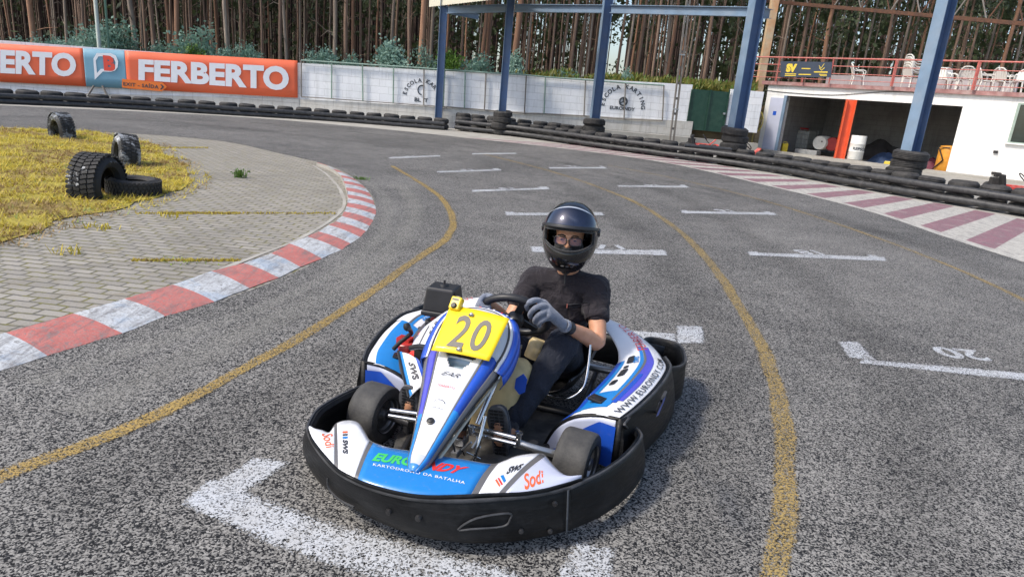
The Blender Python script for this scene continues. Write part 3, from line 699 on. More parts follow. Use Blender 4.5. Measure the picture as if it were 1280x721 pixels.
def ban_text(txt, xa, xb, ya, yb, yc, yd, mat_, name='lettering'):
    # box from pixel corners: left top/bottom (xa,ya/yb), right top/bottom (xb,yc/yd)
    A, B, C, D = onA(xa, ya, .135), onA(xa, yb, .135), onA(xb, yc, .135), onA(xb, yd, .135)
    vs, fs = text_geo(txt, bold=.045, space=1.0); W = max(v[0] for v in vs)*2; mb = MB()
    P = []
    for x, y in vs:
        u, v = x/W+.5, y+.5; P.append((A.lerp(C, u))*v + (B.lerp(D, u))*(1-v))
    mb.add(P, fs); mb.build(name, mat_, bn, fix=False)
ban_text('FERBERTO', 173, 361, 74, 100.5, 83.5, 114, M['ban_white'])
ban_text('FERBERTO', -84, 95, 57.5, 88, 67, 96.5, M['ban_white'])
# logo: a white speech-bubble P with a red B inside
def bpt(px, py, o=.135): return onA(px, py, o)
Z = lambda x, y: bpt(100+x/9.617, 50+y/9.617)
outer = [(178,480), (160,230), (200,160), (370,162), (430,190), (460,260), (452,330), (420,372), (370,385), (275,382)]
inner = [(205,400), (190,250), (222,200), (360,198), (405,222), (428,275), (420,325), (395,345), (350,350), (250,350)]
mb = MB()
for k in range(len(outer)):
    j = (k+1) % len(outer); mb.face([Z(*outer[k]), Z(*outer[j]), Z(*inner[j]), Z(*inner[k])])
mb.build('logo_outline', M['ban_white'], bn, fix=False)
A = planar(bpt(136.5, 79.5, .137), wA, Vector((0,0,1))); mb = MB(); vs, fs = text_geo('B', bold=.06); mb.add([A(x*.58, y*.60) for x, y in vs], fs); mb.build('logo_letter', M['ban_red'], bn, fix=False)
# exit sign
ex = empty('exit_sign', (0,0,0), 0, 'small orange arrow-shaped sign reading EXIT - SAIDA fixed over the banner', 'sign')
E_ = lambda x, y, o=.16: onA(100+x/9.617, 50+y/9.617, o)
mb = MB(); pl = [E_(505,470), E_(990,512), E_(1045,565), E_(985,620), E_(505,575)]; mb.prism(pl, -nA*.02); mb.build('board', M['exit_orange'], ex)
A, B, C, D = E_(520,497,.166), E_(520,552,.166), E_(945,535,.166), E_(945,590,.166)
vs, fs = text_geo('EXIT - SAÍDA', bold=.03, space=1.15); W = max(v[0] for v in vs)*2; mb = MB(); mb.add([(A.lerp(C, x/W+.5))*(y+.5)+(B.lerp(D, x/W+.5))*(.5-y) for x, y in vs], fs)
mb.face([E_(965,535,.166), E_(985,537,.166), E_(1012,567,.166), E_(980,600,.166), E_(962,598,.166), E_(985,566,.166)])
mb.build('lettering', M['ink'], ex, fix=False)
# wooden props under the banner
for x0, x1 in (((438,478), (470,430)), ((538,478), (512,430))):
    mb = MB(); mb.beam(onA(x0[0]/4, x0[1]/4+1, .30), onA(x1[0]/4, x1[1]/4, .12), .06, .06); tag(mb.build('banner_prop', M['grey_pole']), 'short slanted grey prop under the blue logo panel', 'prop', 'props under the logo panel')

# ================================================================== canopy: blue posts, beam, cream roof edge
cn = empty('steel_canopy', (0,0,0), 0, 'blue steel post-and-beam canopy frame with cream roof edge standing behind the barrier', 'canopy')
posts = [at(548,148,29.9), at(627,150,28.2), at(742,160,26.4), at(917,175,22.3), at(1135,200,17.9)]
TOPZ = [5.45, 5.5, 5.6, 5.8, 6.4]
pdir = (posts[3]-posts[1]); pdir.z = 0; pdir.normalize()
prot = math.atan2(pdir.y, pdir.x)
def ibeam(mb, P, h, b, d, t, yaw, ma=0, mb_=1):
    M3 = Matrix.Rotation(yaw, 3, 'Z')
    mb.box(P + Vector((0,0,h/2)) + M3 @ Vector((-d/2+t/2, 0, 0)), (t, b, h), M3, mb_)  # this flange takes the second material, so its lit side is painted
    mb.box(P + Vector((0,0,h/2)) + M3 @ Vector((d/2-t/2, 0, 0)), (t, b, h), M3, ma)
    mb.box(P + Vector((0,0,h/2)), (d-2*t-.002, t*.8, h), M3, ma)
sizes = [(.26,.30), (.26,.30), (.30,.34), (.36,.38), (.30,.36)]
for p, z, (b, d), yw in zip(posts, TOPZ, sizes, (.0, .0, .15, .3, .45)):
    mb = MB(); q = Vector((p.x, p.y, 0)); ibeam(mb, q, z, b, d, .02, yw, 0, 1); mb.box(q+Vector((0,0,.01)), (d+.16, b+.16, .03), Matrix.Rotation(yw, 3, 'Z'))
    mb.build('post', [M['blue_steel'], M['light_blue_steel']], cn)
def bm_(a, b, h=.26, w_=.18, up=0):
    mb = MB(); s_, u = frame(b-a); 
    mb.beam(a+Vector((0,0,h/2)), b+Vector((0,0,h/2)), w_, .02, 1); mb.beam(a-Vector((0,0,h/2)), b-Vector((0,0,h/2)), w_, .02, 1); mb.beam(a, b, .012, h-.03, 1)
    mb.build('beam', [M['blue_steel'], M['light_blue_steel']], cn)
pz = [at(556,12.5,29.7).z, at(636,9.5,28.0).z, at(756,10.5,26.2).z, at(942,14,22.1).z]
fr_ = Vector((-.15, -.3, 0))*.0
for i in range(3):
    a = Vector((posts[i].x, posts[i].y, pz[i])); b = Vector((posts[i+1].x, posts[i+1].y, pz[i+1])); d = (b-a).normalized(); bm_(a+d*.2, b-d*.2)
a = Vector((posts[0].x, posts[0].y, pz[0])); bm_(a, a + Vector((1.4, .9, -.05)), .2, .14)
a = Vector((posts[3].x, posts[3].y, pz[3])); c_ = at(962,18,27.6); bm_(a+Vector((.2,.1,0)), c_, .3, .2)
# roof edge
mb = MB(); e0, e1 = at(537,9,30.6), at(640,-4,25.9); e1 = e0 + (e1-e0)*2.2; e1.z = e0.z+.1; d = (e1-e0); nrm = Vector((-d.y, d.x, 0)).normalized()
if nrm.y < 0: nrm = -nrm
N_ = 70; prof = []
for k in range(N_*2+1):
    t = k/(N_*2); o_ = .03*(1 if k % 2 else -1); prof.append(e0 + d*t + nrm*o_)
mb.loft([[p for p in prof], [p + Vector((0,0,.9)) for p in prof]], closed=False)
o = mb.build('roof_fascia', M['cream_sheet'], cn)
mb = MB(); prof = [e0 + d*(k/80) + Vector((0,0,.03*(k % 2))) for k in range(81)]
mb.loft([[p+nrm*.06+Vector((0,0,.25)) for p in prof], [p+nrm*1.3+Vector((0,0,.45)) for p in prof]], closed=False); o = mb.build('roof_sheet', M['cream_sheet'], cn); solid(o, .01)

def stack(p, n, label, mesh=stack_t, z0=.13, dz=.26, jit=.05, sc=1.0):
    for k in range(n):
        o = link('post_tyre', mesh, None, (p.x+rng.uniform(-jit, jit), p.y+rng.uniform(-jit, jit), z0+k*dz), (rng.uniform(-.07,.07), rng.uniform(-.07,.07), rng.uniform(0, 6)))
        o.scale = (sc, sc, 1)
        tag(o, label, 'tyre', 'tyres stacked '+label[-22:])
stack(posts[1], 4, 'black tyre threaded on the second blue post from the left', z0=.12, dz=.24, sc=.9)
stack(posts[2], 4, 'black tyre threaded on the third blue post from the left', z0=.13, dz=.25, sc=.98)
stack(posts[3], 5, 'black tyre threaded on the blue post left of the garage', z0=.13, dz=.24, sc=.98)
stack(posts[4], 5, 'black tyre threaded on the blue post in front of the garage', z0=.10, dz=.215, sc=.98)

# other poles
p = at(842,163,29.2); q = at(861,0,28.9); q = p + (q-p)*1.6
po = empty('utility_pole', (p.x, p.y, 0), 0, 'slim weathered grey pole left of the dark green gate', 'pole')
mb = MB(); a = Vector((0,0,-.1)); b = Vector((q.x-p.x, q.y-p.y, 8.5))
mb.beam(a + Vector((-.08,0,0)), b + Vector((-.05,0,0)), .06, .12); mb.beam(a + Vector((.08,0,0)), b + Vector((.05,0,0)), .06, .12)
for k in range(14): c_ = a.lerp(b, (k+.5)/14); mb.box(c_, (.12, .05, .1))
mb.build('shaft', M['grey_pole'], po)
for t_ in (.2, .45): mb = MB(); mb.box(a.lerp(b, t_)+Vector((0,-.07,0)), (.24,.04,.05)); mb.build('clamp', M['steel'], po)
p = at(124,57,30.5); q = at(121.6,0,30.5)
mb = MB(); mb.tube([Vector((p.x, p.y, .2)), Vector((p.x, p.y, 9))], [.09, .06], 10, 0); mb.tube([Vector((p.x+.30, p.y+.2, .2)), Vector((p.x+.30, p.y+.2, 9))], [.05, .05], 8, 1)
M['pale_pole'] = simple('pale_pole_paint', (.50,.55,.50), .5, var=.1); M['green_pole'] = simple('green_pole_paint', (.10,.20,.14), .5, var=.2)
tag(mb.build('light_pole', [M['pale_pole'], M['green_pole']], smooth=40), 'thin pale and green pole rising behind the banner above its blue panel', 'pole')

# ================================================================== gate, garage building
gA, gB = gp(953.5,189), gp(1280,229.5); gdir = (gB-gA); gdir.z = 0; gdir.normalize(); gn = Vector((gdir.y, -gdir.x, 0)); 
if gn.y > 0: gn = -gn
back = -gn
F = lambda px, py, o=0.0: onplane(px, py, gA + gn*o, gn)
def sxy(P, s): return gA + gdir*s
S_ = lambda px, py: (F(px, py) - gA).dot(gdir)
s_l, s_r = S_(953, 150), S_(1280, 200)+9
s_o0, s_o1, = S_(979, 150), S_(1194, 170)
zt_l, zt_r = F(979,121.5).z, F(1200,130.5).z
z_open = (zt_l+zt_r)/2; z_slab0, z_slab1 = F(1100,113).z, F(1100,108).z
gb = empty('garage_building', (0,0,0), 0, 'low white garage building with an open bay and a flat roof terrace', 'building')
DEP = 7.0
def gbox(name, s0, s1, z0, z1, o0, o1, mat_, par=gb, bev=0):   # o: distance behind the facade
    c = gA + gdir*(s0+s1)/2 + back*(o0+o1)/2; c.z = (z0+z1)/2; mb = MB()
    mb.box((0,0,0), (s1-s0, o1-o0, z1-z0)); o = mb.build(name, mat_, par, loc=c, rot=(0,0,math.atan2(gdir.y, gdir.x)))
    uv_wall(o, lambda k: (k.x, k.z)); 
    if bev: bevel(o, bev, 2)
    return o
gbox('wall', s_l, s_o0-.0, -.1, z_open, 0, .25, M['garage_wall'])
gbox('wall', s_o1, s_r, -.1, z_open, 0, .25, M['garage_wall'])
gbox('wall', s_l, s_r, z_open, z_slab0, -.005, .25, M['garage_wall'])
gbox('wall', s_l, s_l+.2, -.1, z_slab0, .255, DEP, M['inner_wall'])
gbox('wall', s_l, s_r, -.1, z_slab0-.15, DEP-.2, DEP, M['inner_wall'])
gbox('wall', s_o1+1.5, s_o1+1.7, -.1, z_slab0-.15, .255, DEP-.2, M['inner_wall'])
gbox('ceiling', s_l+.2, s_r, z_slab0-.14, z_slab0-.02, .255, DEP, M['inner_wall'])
M['slab_edge'] = simple('stained_red_slab_edge', (.34,.17,.16), .8, var=.3, scale=4, dirt=(.40,.36,.34), dscale=2, damt=.9)
gbox('roof_slab', s_l-.3, s_r, z_slab0, z_slab1, -.14, DEP+.1, M['slab_edge'])
gbox('floor', s_l+.2, s_r, -.02, .018, .255, DEP-.2, M['apron'])
gbox('step', s_l-.2, s_r, -.02, .10, -.75, -.007, M['concrete'])
pz1 = onplane(1050,88, gA+back*5, gn).z
gbox('parapet', S_(950,80)+1, s_o1+.5, z_slab1, z_slab1+.75, DEP-1.5, DEP-1.3, M['parapet'])
# lilac door leaf and frame
M['lilac'] = simple('pale_lilac_door', (.50,.53,.66), .5, var=.05, dirt=(.38,.38,.42), damt=.4)
gbox('door', S_(957,160), S_(974,160), .12, zt_l-.05, -.03, -.006, M['lilac'])
gbox('door_sign', S_(965,150), S_(969,150), F(967,144).z, F(967,139).z, -.04, -.032, simple('blue_sign', (.02,.10,.5), .4))
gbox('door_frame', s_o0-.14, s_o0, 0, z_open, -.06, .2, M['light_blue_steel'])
# orange column
c0 = F(1056,198); c1_ = F(1062,125); mb = MB()
ibeam(mb, Vector((0,0,0)), z_open-.02, .36, .42, .05, 0); 
mb.build('column', [M['orange_paint'], M['orange_paint']], gb, loc=(F(1055,160).x, F(1055,160).y-.15, .0), rot=(0,0,math.atan2(gdir.y, gdir.x)+.5))
# window on the right
w0, w1 = S_(1268,160), S_(1268,160)+1.6
gbox('window', w0, w1, F(1270,178).z, F(1275,131).z, -.03, -.006, M['glass'])
for a, b, z0, z1 in ((w0-.09, w0, F(1270,180).z, F(1275,129).z), (w0, w1, F(1270,180).z, F(1270,178).z), (w0, w1, F(1275,131).z, F(1275,129).z)):
    gbox('window_frame', a, b, z0, z1, -.05, -.005, simple('window_frame_green', (.30,.38,.33), .5))
gbox('window_sill', w0-.15, w1, F(1270,181).z, F(1270,179.5).z, -.12, -.006, M['garage_wall'])
mb = MB(); 
for px, py in ((1244.5,190),(1242,216.5)):
    c = F(px, py, .03); mb.box(c, (.14,.08,.1), Matrix.Rotation(math.atan2(gdir.y, gdir.x), 3, 'Z'))
mb.build('wall_socket', M['dark'], gb)
mb = MB(); mb.tube(cr([F(957,113,.03), F(985,116,.03), F(1040,119,.03), F(1110,115,.03), F(1160,117,.03)], 8), .012, 5); mb.build('cable', M['dark'], gb)
# railing
rl = empty('terrace_railing', (0,0,0), 0, 'faded red steel railing along the edge of the roof terrace', 'railing')
ztop = F(1100,74.5,.25).z; yaw = math.atan2(gdir.y, gdir.x)
def rpt(s, z, o=.25): q = gA + gdir*s + gn*o; return Vector((q.x, q.y, z))
ss = [S_(945,90), S_(975,90), S_(1008,90), S_(1042,90), S_(1121,90), S_(1224,90), S_(1300,90), s_r]
zt2 = [ztop]*8
for k, s in enumerate(ss):
    mb = MB(); mb.beam(rpt(s, z_slab1), rpt(s, ztop), .05 if k not in (4,5) else .09, .05 if k not in (4,5) else .09); mb.build('baluster', M['red_rail'], rl)
for z, r in ((ztop, .035), (z_slab1+(ztop-z_slab1)*.70, .02), (z_slab1+(ztop-z_slab1)*.40, .018), (z_slab1+(ztop-z_slab1)*.15, .016)):
    mb = MB(); mb.tube([rpt(ss[0]-.3, z), rpt(s_r, z)], r, 6); mb.build('rail', M['red_rail'], rl)
# SV banner
sv = empty('hanging_sign', (0,0,0), 0, 'dark blue banner with yellow SV lettering tied to the terrace railing', 'banner')
V = lambda x, y, o=.30: onplane(960+x/12.8, 70+y/12.8, gA+gn*o, gn)
M['navy'] = simple('navy_banner', (.035,.05,.08), .55, var=.1); M['yellow_ink'] = simple('yellow_ink', (.75,.55,.06), .5)
mb = MB(); mb.prism([V(205,88), V(1030,100), V(1005,345), V(200,340)], back*.02); mb.build('cloth', M['navy'], sv)
mb = MB(); ux_, uy_ = gdir, Vector((0,0,1))
vs, fs = text_geo('SV', bold=.08, shear=.2); 
A, B, C, D = V(285,125,.305), V(285,262,.305), V(470,130,.305), V(470,266,.305)
mb.add([(A.lerp(C, x/(2*max(v[0] for v in vs))+.5))*(y+.5)+(B.lerp(D, x/(2*max(v[0] for v in vs))+.5))*(.5-y) for x, y in vs], fs)
for x0, x1, y0, y1 in ((275,450,282,296), (270,445,308,322), (540,680,196,212), (490,690,290,306), (735,955,250,268), (820,940,292,304), (835,945,312,322)):
    mb.face([V(x0, y0, .305), V(x1, y0+3, .305), V(x1-3, y1+3, .305), V(x0-3, y1, .305)])
for q in ((815,150,850,195,900,120), (820,185,855,225,905,185)):
    for a, b in ((q[0:2], q[2:4]), (q[2:4], q[4:6])):
        mb.face([V(a[0], a[1], .305), V(b[0], b[1], .305), V(b[0], b[1]+14, .305), V(a[0], a[1]+14, .305)])
mb.build('lettering', M['yellow_ink'], sv, fix=False)
# white garden chairs
def chair_proto():
    r = empty('garden_chair', (0,0,0), 0, 'x', 'chair', 'white garden chairs on the terrace')
    mb = MB(); mb.grid(lambda u, v: ((u-.5)*.44, (v-.5)*.44, .42+.02*math.cos((u-.5)*5)), 4, 4); o = mb.build('seat', M['white_plastic'], r); solid(o, .02)
    for sx in (-1, 1):
        for sy in (-1, 1):
            mb = MB(); mb.beam((sx*.20, sy*.20, .42), (sx*.25, sy*.25, 0), .05, .035); mb.build('leg', M['white_plastic'], r)
        mb = MB(); mb.tube(cr([(sx*.25,-.2,.42),(sx*.27,-.22,.6),(sx*.27,-.1,.65),(sx*.26,.12,.65),(sx*.24,.22,.72)], 5), .022, 6); mb.build('armrest', M['white_plastic'], r, smooth=40)
    mb = MB()
    for k in range(5):
        x = (k-2)*.085; mb.beam((x, .21, .46), (x*1.15, .33, .84), .08, .015, up=Vector((0,1,0)))
    mb.tube(cr([(-.23,.21,.42),(-.24,.30,.70),(-.15,.36,.87),(0,.37,.90),(.15,.36,.87),(.24,.30,.70),(.23,.21,.42)], 5), .025, 6)
    mb.build('backrest', M['white_plastic'], r, smooth=40); return r
ch0 = chair_proto(); first = True
chairs = [(1071,105,25.5,1.3,'single white chair left of the stack on the terrace'),
          (1176,106,22,-.4,'white chair right behind the blue post on the terrace'),
          (1192,106,21.6,.5,'white chair second right of the blue post on the terrace'),
          (1205,107,21.2,2.6,'white chair in the middle of the right-hand terrace group'),
          (1232,107,20.6,1.2,'white chair turned sideways right of the thick railing post'),
          (1258,109,20.0,.8,'white chair near the right edge of the terrace group'),
          (1272,110,19.6,-1.0,'rightmost white chair on the terrace at the photo edge'),
          (1252,108,21.6,2.0,'white chair behind the others near the right edge of the terrace')]
for k, (px, py, o_, rz, lb) in enumerate(chairs):
    q = onplane(px, py, gA+back*(.5+.25*(k % 3)), gn); loc = Vector((q.x, q.y, z_slab1+.005))
    if first: o = ch0; first = False; o.location = loc; o.rotation_euler = (0,0,rz); o['label'] = lb
    else: copy_tree(ch0, loc, (0,0,rz), lb)
q = onplane(1138, 105, gA+back*.6, gn)
for k in range(5): copy_tree(ch0, Vector((q.x+.015*k, q.y+.03*k, z_slab1+.005+k*.11)), (0,0,yaw+2.6), 'white chair in the tall stack left of the blue post')
for c in [o for o in bpy.data.objects if o.get('label') == 'white chair in the tall stack left of the blue post']: c['group'] = 'stacked white chairs'
q = onplane(1215, 106, gA+back*1.4, gn)
tb = empty('garden_table', (q.x, q.y, z_slab1), 0, 'square white plastic table among the terrace chairs', 'table')
mb = MB(); mb.box((0,0,.72), (.8,.8,.03)); bevel(mb.build('tabletop', M['white_plastic'], tb), .01)
for sx in (-1,1):
    for sy in (-1,1): mb = MB(); mb.beam((sx*.33,sy*.33,0), (sx*.33,sy*.33,.7), .05, .05); mb.build('leg', M['white_plastic'], tb)
# truss above
tr = empty('roof_truss', (0,0,0), 0, 'rusty open steel truss high above the terrace at the top right', 'truss')
t0, t1 = onplane(950,1,gA+back*3,gn), onplane(1290,31,gA+back*3,gn); t1.z = t0.z = (t0.z+t1.z)/2+.0
t0 = onplane(950,1,gA+back*3,gn); t1 = onplane(1290,31,gA+back*3,gn); dd = t1-t0; t1 = t1+dd*.3
mb = MB(); mb.beam(t0, t1, .12, .16); mb.build('lower_chord', M['rust'], tr)
mb = MB(); mb.beam(t0+Vector((0,0,1.5)), t1+Vector((0,0,1.5)), .12, .14); mb.build('upper_chord', M['rust'], tr)
for k in range(12):
    a = t0.lerp(t1, k/12); b = t0.lerp(t1, (k+.5)/12)+Vector((0,0,1.5)); c = t0.lerp(t1, (k+1)/12)
    mb = MB(); mb.beam(a, b, .05, .05); mb.beam(b, c, .05, .05); mb.build('lattice', M['grey_pole'] if k % 2 else M['rust'], tr)
# cream/orange pillar left of the terrace
M['pillar'] = simple('peeling_orange_pillar', (.50,.40,.26), .8, var=.25, scale=2, dirt=(.60,.26,.10), dscale=1.4, damt=.9)
p0 = onplane(950,104,gA+back*1.0,gn); p1 = onplane(958,8,gA+back*1.0,gn); mb = MB(); mb.beam(Vector((p0.x,p0.y,0)), Vector((p0.x, p0.y, p1.z+1)), .34, .34); 
tag(mb.build('roof_pillar', M['pillar']), 'peeling cream and orange pillar beside the left end of the terrace', 'pillar')
# dark green gate and white walls left of the garage
g0, g1 = at(861,111,31.2), at(908,113,31.0)
def flatbox(name, px0, px1, pyt, pyb, Y, th, mat_, label=None, cat=None, par=None):
    a, b = at(px0, (pyt+pyb)/2, Y), at(px1, (pyt+pyb)/2, Y); t_, u_ = at((px0+px1)/2, pyt, Y).z, at((px0+px1)/2, pyb, Y).z
    mb = MB(); mb.box(((a.x+b.x)/2, Y, (t_+u_)/2), (abs(b.x-a.x), th, t_-u_)); o = mb.build(name, mat_, par)
    uv_wall(o, lambda c: (c.x, c.z))
    if label: tag(o, label, cat)
    return o
gt = empty('metal_gate', (0,0,0), 0, 'dark green sheet metal gate between the white wall and the garage', 'gate')
flatbox('gate_panel', 861.5, 907.5, 113, 164, 31.0, .06, M['dark_green'], par=gt)
for x in (861, 885, 908): flatbox('gate_rib', x-.7, x+.7, 112, 164, 30.93, .05, M['dark_green'], par=gt)
flatbox('handle', 904, 906.5, 141, 143.5, 30.9, .08, M['steel'], par=gt)
for nm, a, b in (('white wall stub with a grey base between the grey pole and the green gate', 845, 860.5), ('short white wall piece between the green gate and the garage', 909, 950)):
    r = empty('wall_stub', (0,0,0), 0, nm, 'wall'); flatbox('wall_panel', a, b, 110.5 if a < 900 else 113, 165, 31.1, .2, M['block_wall'], par=r)
mb = MB(); a, b = at(750,160,29.6), at(950,176,29.6); mb.box(((a.x+b.x)/2, 29.9, .22), (b.x-a.x, .3, .55)); tag(mb.build('low_kerb_wall', M['concrete']), 'low grey concrete plinth below the gate and the painted steering wheel emblem', 'wall')
# hose on the garage wall
c = F(948,152,.12); mb = MB()
for k in range(4): mb.tube([c + gdir*(.24+.015*k)*math.cos(t)*1 + Vector((0,0,1))*(.42+.02*k)*math.sin(t) + gn*.03*k for t in [2*math.pi*i/20 for i in range(20)]], .022, 6, closed=True)
mb.tube(cr([c+Vector((-.1,0,-.4)), c+Vector((-.15,0,-.9)), Vector((c.x-.05, c.y-.1, .15)), Vector((c.x+.3, c.y-.2, .13))], 6), .02, 6)
M['hose'] = simple('yellow_hose', (.62,.50,.12), .5); tag(mb.build('garden_hose', M['hose'], smooth=50), 'coiled yellow hose hanging left of the lilac garage door', 'hose')
# fixtures in the garage
def inpt(px, py, dpt): return onplane(px, py, gA+back*dpt, gn)
def floor_at(px, py, dpt): q = inpt(px, py, dpt); return Vector((q.x, q.y, .02))
ib = floor_at(1000,180,4.2); r = empty('liquid_tank', ib, yaw, 'white caged liquid container with a red cap at the back of the garage', 'tank')
mb = MB(); mb.box((0,0,.62), (1.15,1.0,.92)); bevel(mb.build('bottle', simple('cloudy_tank', (.55,.56,.53), .5), r), .08, 3)
mb = MB()
for k in range(6): x = -.6+.24*k; mb.tube([(x,-.55,.14),(x,-.55,1.15)], .014, 5); mb.tube([(x,.55,.14),(x,.55,1.15)], .014, 5)
for k in range(5): z = .16+.245*k; mb.tube([(-.6,-.55,z),(.6,-.55,z),(.6,.55,z),(-.6,.55,z)], .014, 5, closed=True)
mb.build('cage', M['steel'], r); mb = MB(); mb.box((0,0,.07), (1.2,1.1,.12)); mb.build('pallet', M['grey_pole'], r)
mb = MB(); mb.lathe([(0,.10),(.28,.10),(.30,.04),(.30,0)], (0,0,1.12)); mb.build('cap', simple('red_cap', (.55,.03,.03), .5), r, smooth=40)
def drum(name, loc, label, col, lying=False, rad=.29, h=.88, text=None, rz=0):
    r = empty(name, loc, rz, label, 'drum'); mb = MB(); rot = (R(90),0,0) if lying else (0,0,0)
    prof = [(0,0),(rad-.01,0),(rad,.02),(rad,h*.32),(rad+.012,h*.34),(rad,h*.36),(rad,h*.64),(rad+.012,h*.66),(rad,h*.68),(rad,h-.02),(rad-.015,h),(rad-.02,h-.02),(0,h-.02)]
    mb.lathe(prof, n=32); mb.build('shell', col, r, smooth=40, loc=(0, h/2 if lying else 0, rad if lying else 0), rot=rot)
    return r
wdr = simple('white_drum', (.72,.72,.68), .45, dirt=(.5,.46,.4), damt=.3)
r = drum('oil_drum', inpt(1028,183,2.6) and Vector((*inpt(1028,183,2.4).xy, .30)), 'white drum lying on its side with its lid facing out beside the orange column', wdr, True, .33, .9, rz=yaw)
mb = MB(); mb.tube([(.12,-.46,.40),(.12,-.475,.40)], .035, 10); mb.build('bung', M['dark'], r)
r = drum('oil_drum', Vector((*inpt(1043,186,2.6).xy, .30)), 'dark red drum on its side behind the orange column', simple('red_drum', (.40,.04,.04), .5), True, .32, .9, rz=yaw)
mb = MB()
c = F(1072,198,0); r = drum('oil_drum', Vector((c.x, c.y+.3, .12)), 'upright white drum lettered REPSOL right of the orange column', wdr, False, .33, 1.05)
mb = MB(); Rd = .338; put_text(mb, 'REPSOL', lambda x, y: Vector((Rd*math.sin(x/Rd+.05), -Rd*math.cos(x/Rd+.05), .48+y)), .13, cuts=14, bold=.03, xs=1.1); mb.build('lettering', M['ink'], r, fix=False)
yb_ = floor_at(981.5,180,.8); r = empty('jerrycan', (yb_.x, yb_.y, .02), 0, 'small yellow jerrycan just inside the left end of the garage bay', 'jerrycan')
mb = MB(); mb.box((0,0,.22), (.28,.18,.44)); bevel(mb.build('body', simple('yellow_can', (.65,.50,.03), .4), r), .03, 3)
mb = MB(); mb.tube(cr([(-.1,0,.44),(-.08,0,.50),(.06,0,.50),(.1,0,.44)], 4), .018, 6); mb.build('handle', M['hose'], r)
oc = F(1183,205,-.6); r = empty('orange_tank', (oc.x, oc.y, .02), yaw, 'tall orange barrel strapped in black at the right end of the garage bay', 'tank')
mb = MB(); mb.lathe([(0,0),(.36,0),(.40,.05),(.40,.95),(.36,1.06),(.15,1.1),(0,1.1)], n=28); mb.build('body', simple('orange_plastic', (.62,.27,.03), .5), r, smooth=40)
mb = MB(); mb.beam((-.30,-.36,.95), (-.05,-.45,.5), .05, .03); mb.beam((-.05,-.45,.5), (-.38,-.30,.1), .05, .03); mb.beam((-.4,-.36,1.0), (.1,-.43,1.02), .04, .03); mb.build('strap', M['black'], r)
# covered karts and junk: dark heaps on the floor
def heap(loc, sx, sy, sz, mat_, name, label, cat, seed):
    mb = MB(); sd2 = Vector((seed*7.3, seed*3.1, 0))
    mb.grid(lambda u, v: (lambda x, y: Vector((x*sx, y*sy, max(0, sz*(1-(x*x+y*y)**1.2)*(.8+.9*mnoise.noise(Vector((x*2.2, y*2.2, 0))+sd2))))))(2*u-1, 2*v-1), 22, 14)
    o = mb.build(name, mat_, None, smooth=50, loc=loc, rot=(0,0,yaw)); tag(o, label, cat)
heap(floor_at(1100,190,4), 1.6, .8, .9, M['dark'], 'covered_kart', 'dark covered heap behind the white REPSOL drum', 'cover', 1)
heap(floor_at(1118,196,2.5), 1.1, .7, .6, simple('blue_cover', (.03,.06,.14), .7), 'tarpaulin', 'crumpled dark blue cover on the garage floor left of the blue post', 'cover', 2)
heap(floor_at(1165,205,2.2), .8, .6, .5, simple('maroon_cover', (.12,.02,.04), .7), 'tarpaulin', 'crumpled maroon cover on the garage floor beside the orange barrel', 'cover', 3)
mb = MB(); q = floor_at(1010,188,1.6); mb.box(q+Vector((0,0,.12)), (1.1,.5,.22), Matrix.Rotation(yaw,3,'Z')); bevel(tag(mb.build('tool_case', simple('clear_crate', (.28,.29,.30), .3)), 'low grey crate on the floor under the lying drum', 'crate'), .02)
q = floor_at(1111,203,.6); mb = MB(); mb.box(q+Vector((0,0,.10)), (.35,.25,.16), Matrix.Rotation(yaw,3,'Z'), taper=.85); bevel(tag(mb.build('tool_box', simple('yellow_box', (.6,.45,.03), .4)), 'small yellow box on the garage threshold left of the blue post', 'box'), .02)

# parked karts beyond the barrier (simple racing karts, red)
def mini_kart(loc, rz, label, col):
    r = empty('parked_kart', loc, rz, label, 'kart')
    mb = MB(); mb.box((0,-.55,.14), (1.0,.25,.14), taper=.8); mb.box((-.48,.1,.16), (.2,.8,.16)); mb.box((.48,.1,.16), (.2,.8,.16)); mb.box((0,-.35,.34), (.26,.35,.05), Matrix.Rotation(-.8,3,'X')); mb.box((0,-.5,.22), (.3,.35,.12), taper=.5)
    bevel(mb.build('bodywork', col, r), .03, 3)
    mb = MB(); mb.tube([Vector((.14*math.cos(t), -.02+.09*math.sin(t), .52+.10*math.sin(t))) for t in [2*math.pi*i/18 for i in range(18)]], .016, 6, closed=True); mb.tube([(0,0,.5),(0,-.25,.25)], .015, 6); mb.build('steering_wheel', M['black'], r, smooth=40)
    mb = MB(); mb.box((0,.45,.32), (.34,.08,.46), Matrix.Rotation(-.25,3,'X')); mb.box((0,.28,.12), (.34,.4,.08)); bevel(mb.build('seat', M['black'], r), .03, 3)
    mb = MB(); mb.box((.38,.5,.28), (.25,.3,.28)); mb.box((.38,.5,.5), (.16,.16,.14)); bevel(mb.build('engine', M['dark'], r), .02)
    for x, y in ((-.5,-.45),(.5,-.45),(-.55,.62),(.55,.62)):
        mb = MB(); mb.lathe([(.05,-.06),(.12,-.07),(.135,-.04),(.135,.04),(.12,.07),(.05,.06)], (x,y,.135), Vector((1,0,0)), 20); mb.build('wheel', M['slick'], r, smooth=40)
red = simple('red_kart_plastic', (.60,.05,.035), .35, dirt=(.6,.55,.5), dscale=4, damt=.6)
q = at(880,176,28.2); mini_kart((q.x, 28.2, .10), R(75), 'red and white kart parked beyond the tyres below the green gate', red)
q = Vector((9.6, 24.6, 0)); mini_kart((at(934,188,24.6).x, 24.6, .05), R(100), 'red kart peeping out right of the tyre stack left of the garage', red)
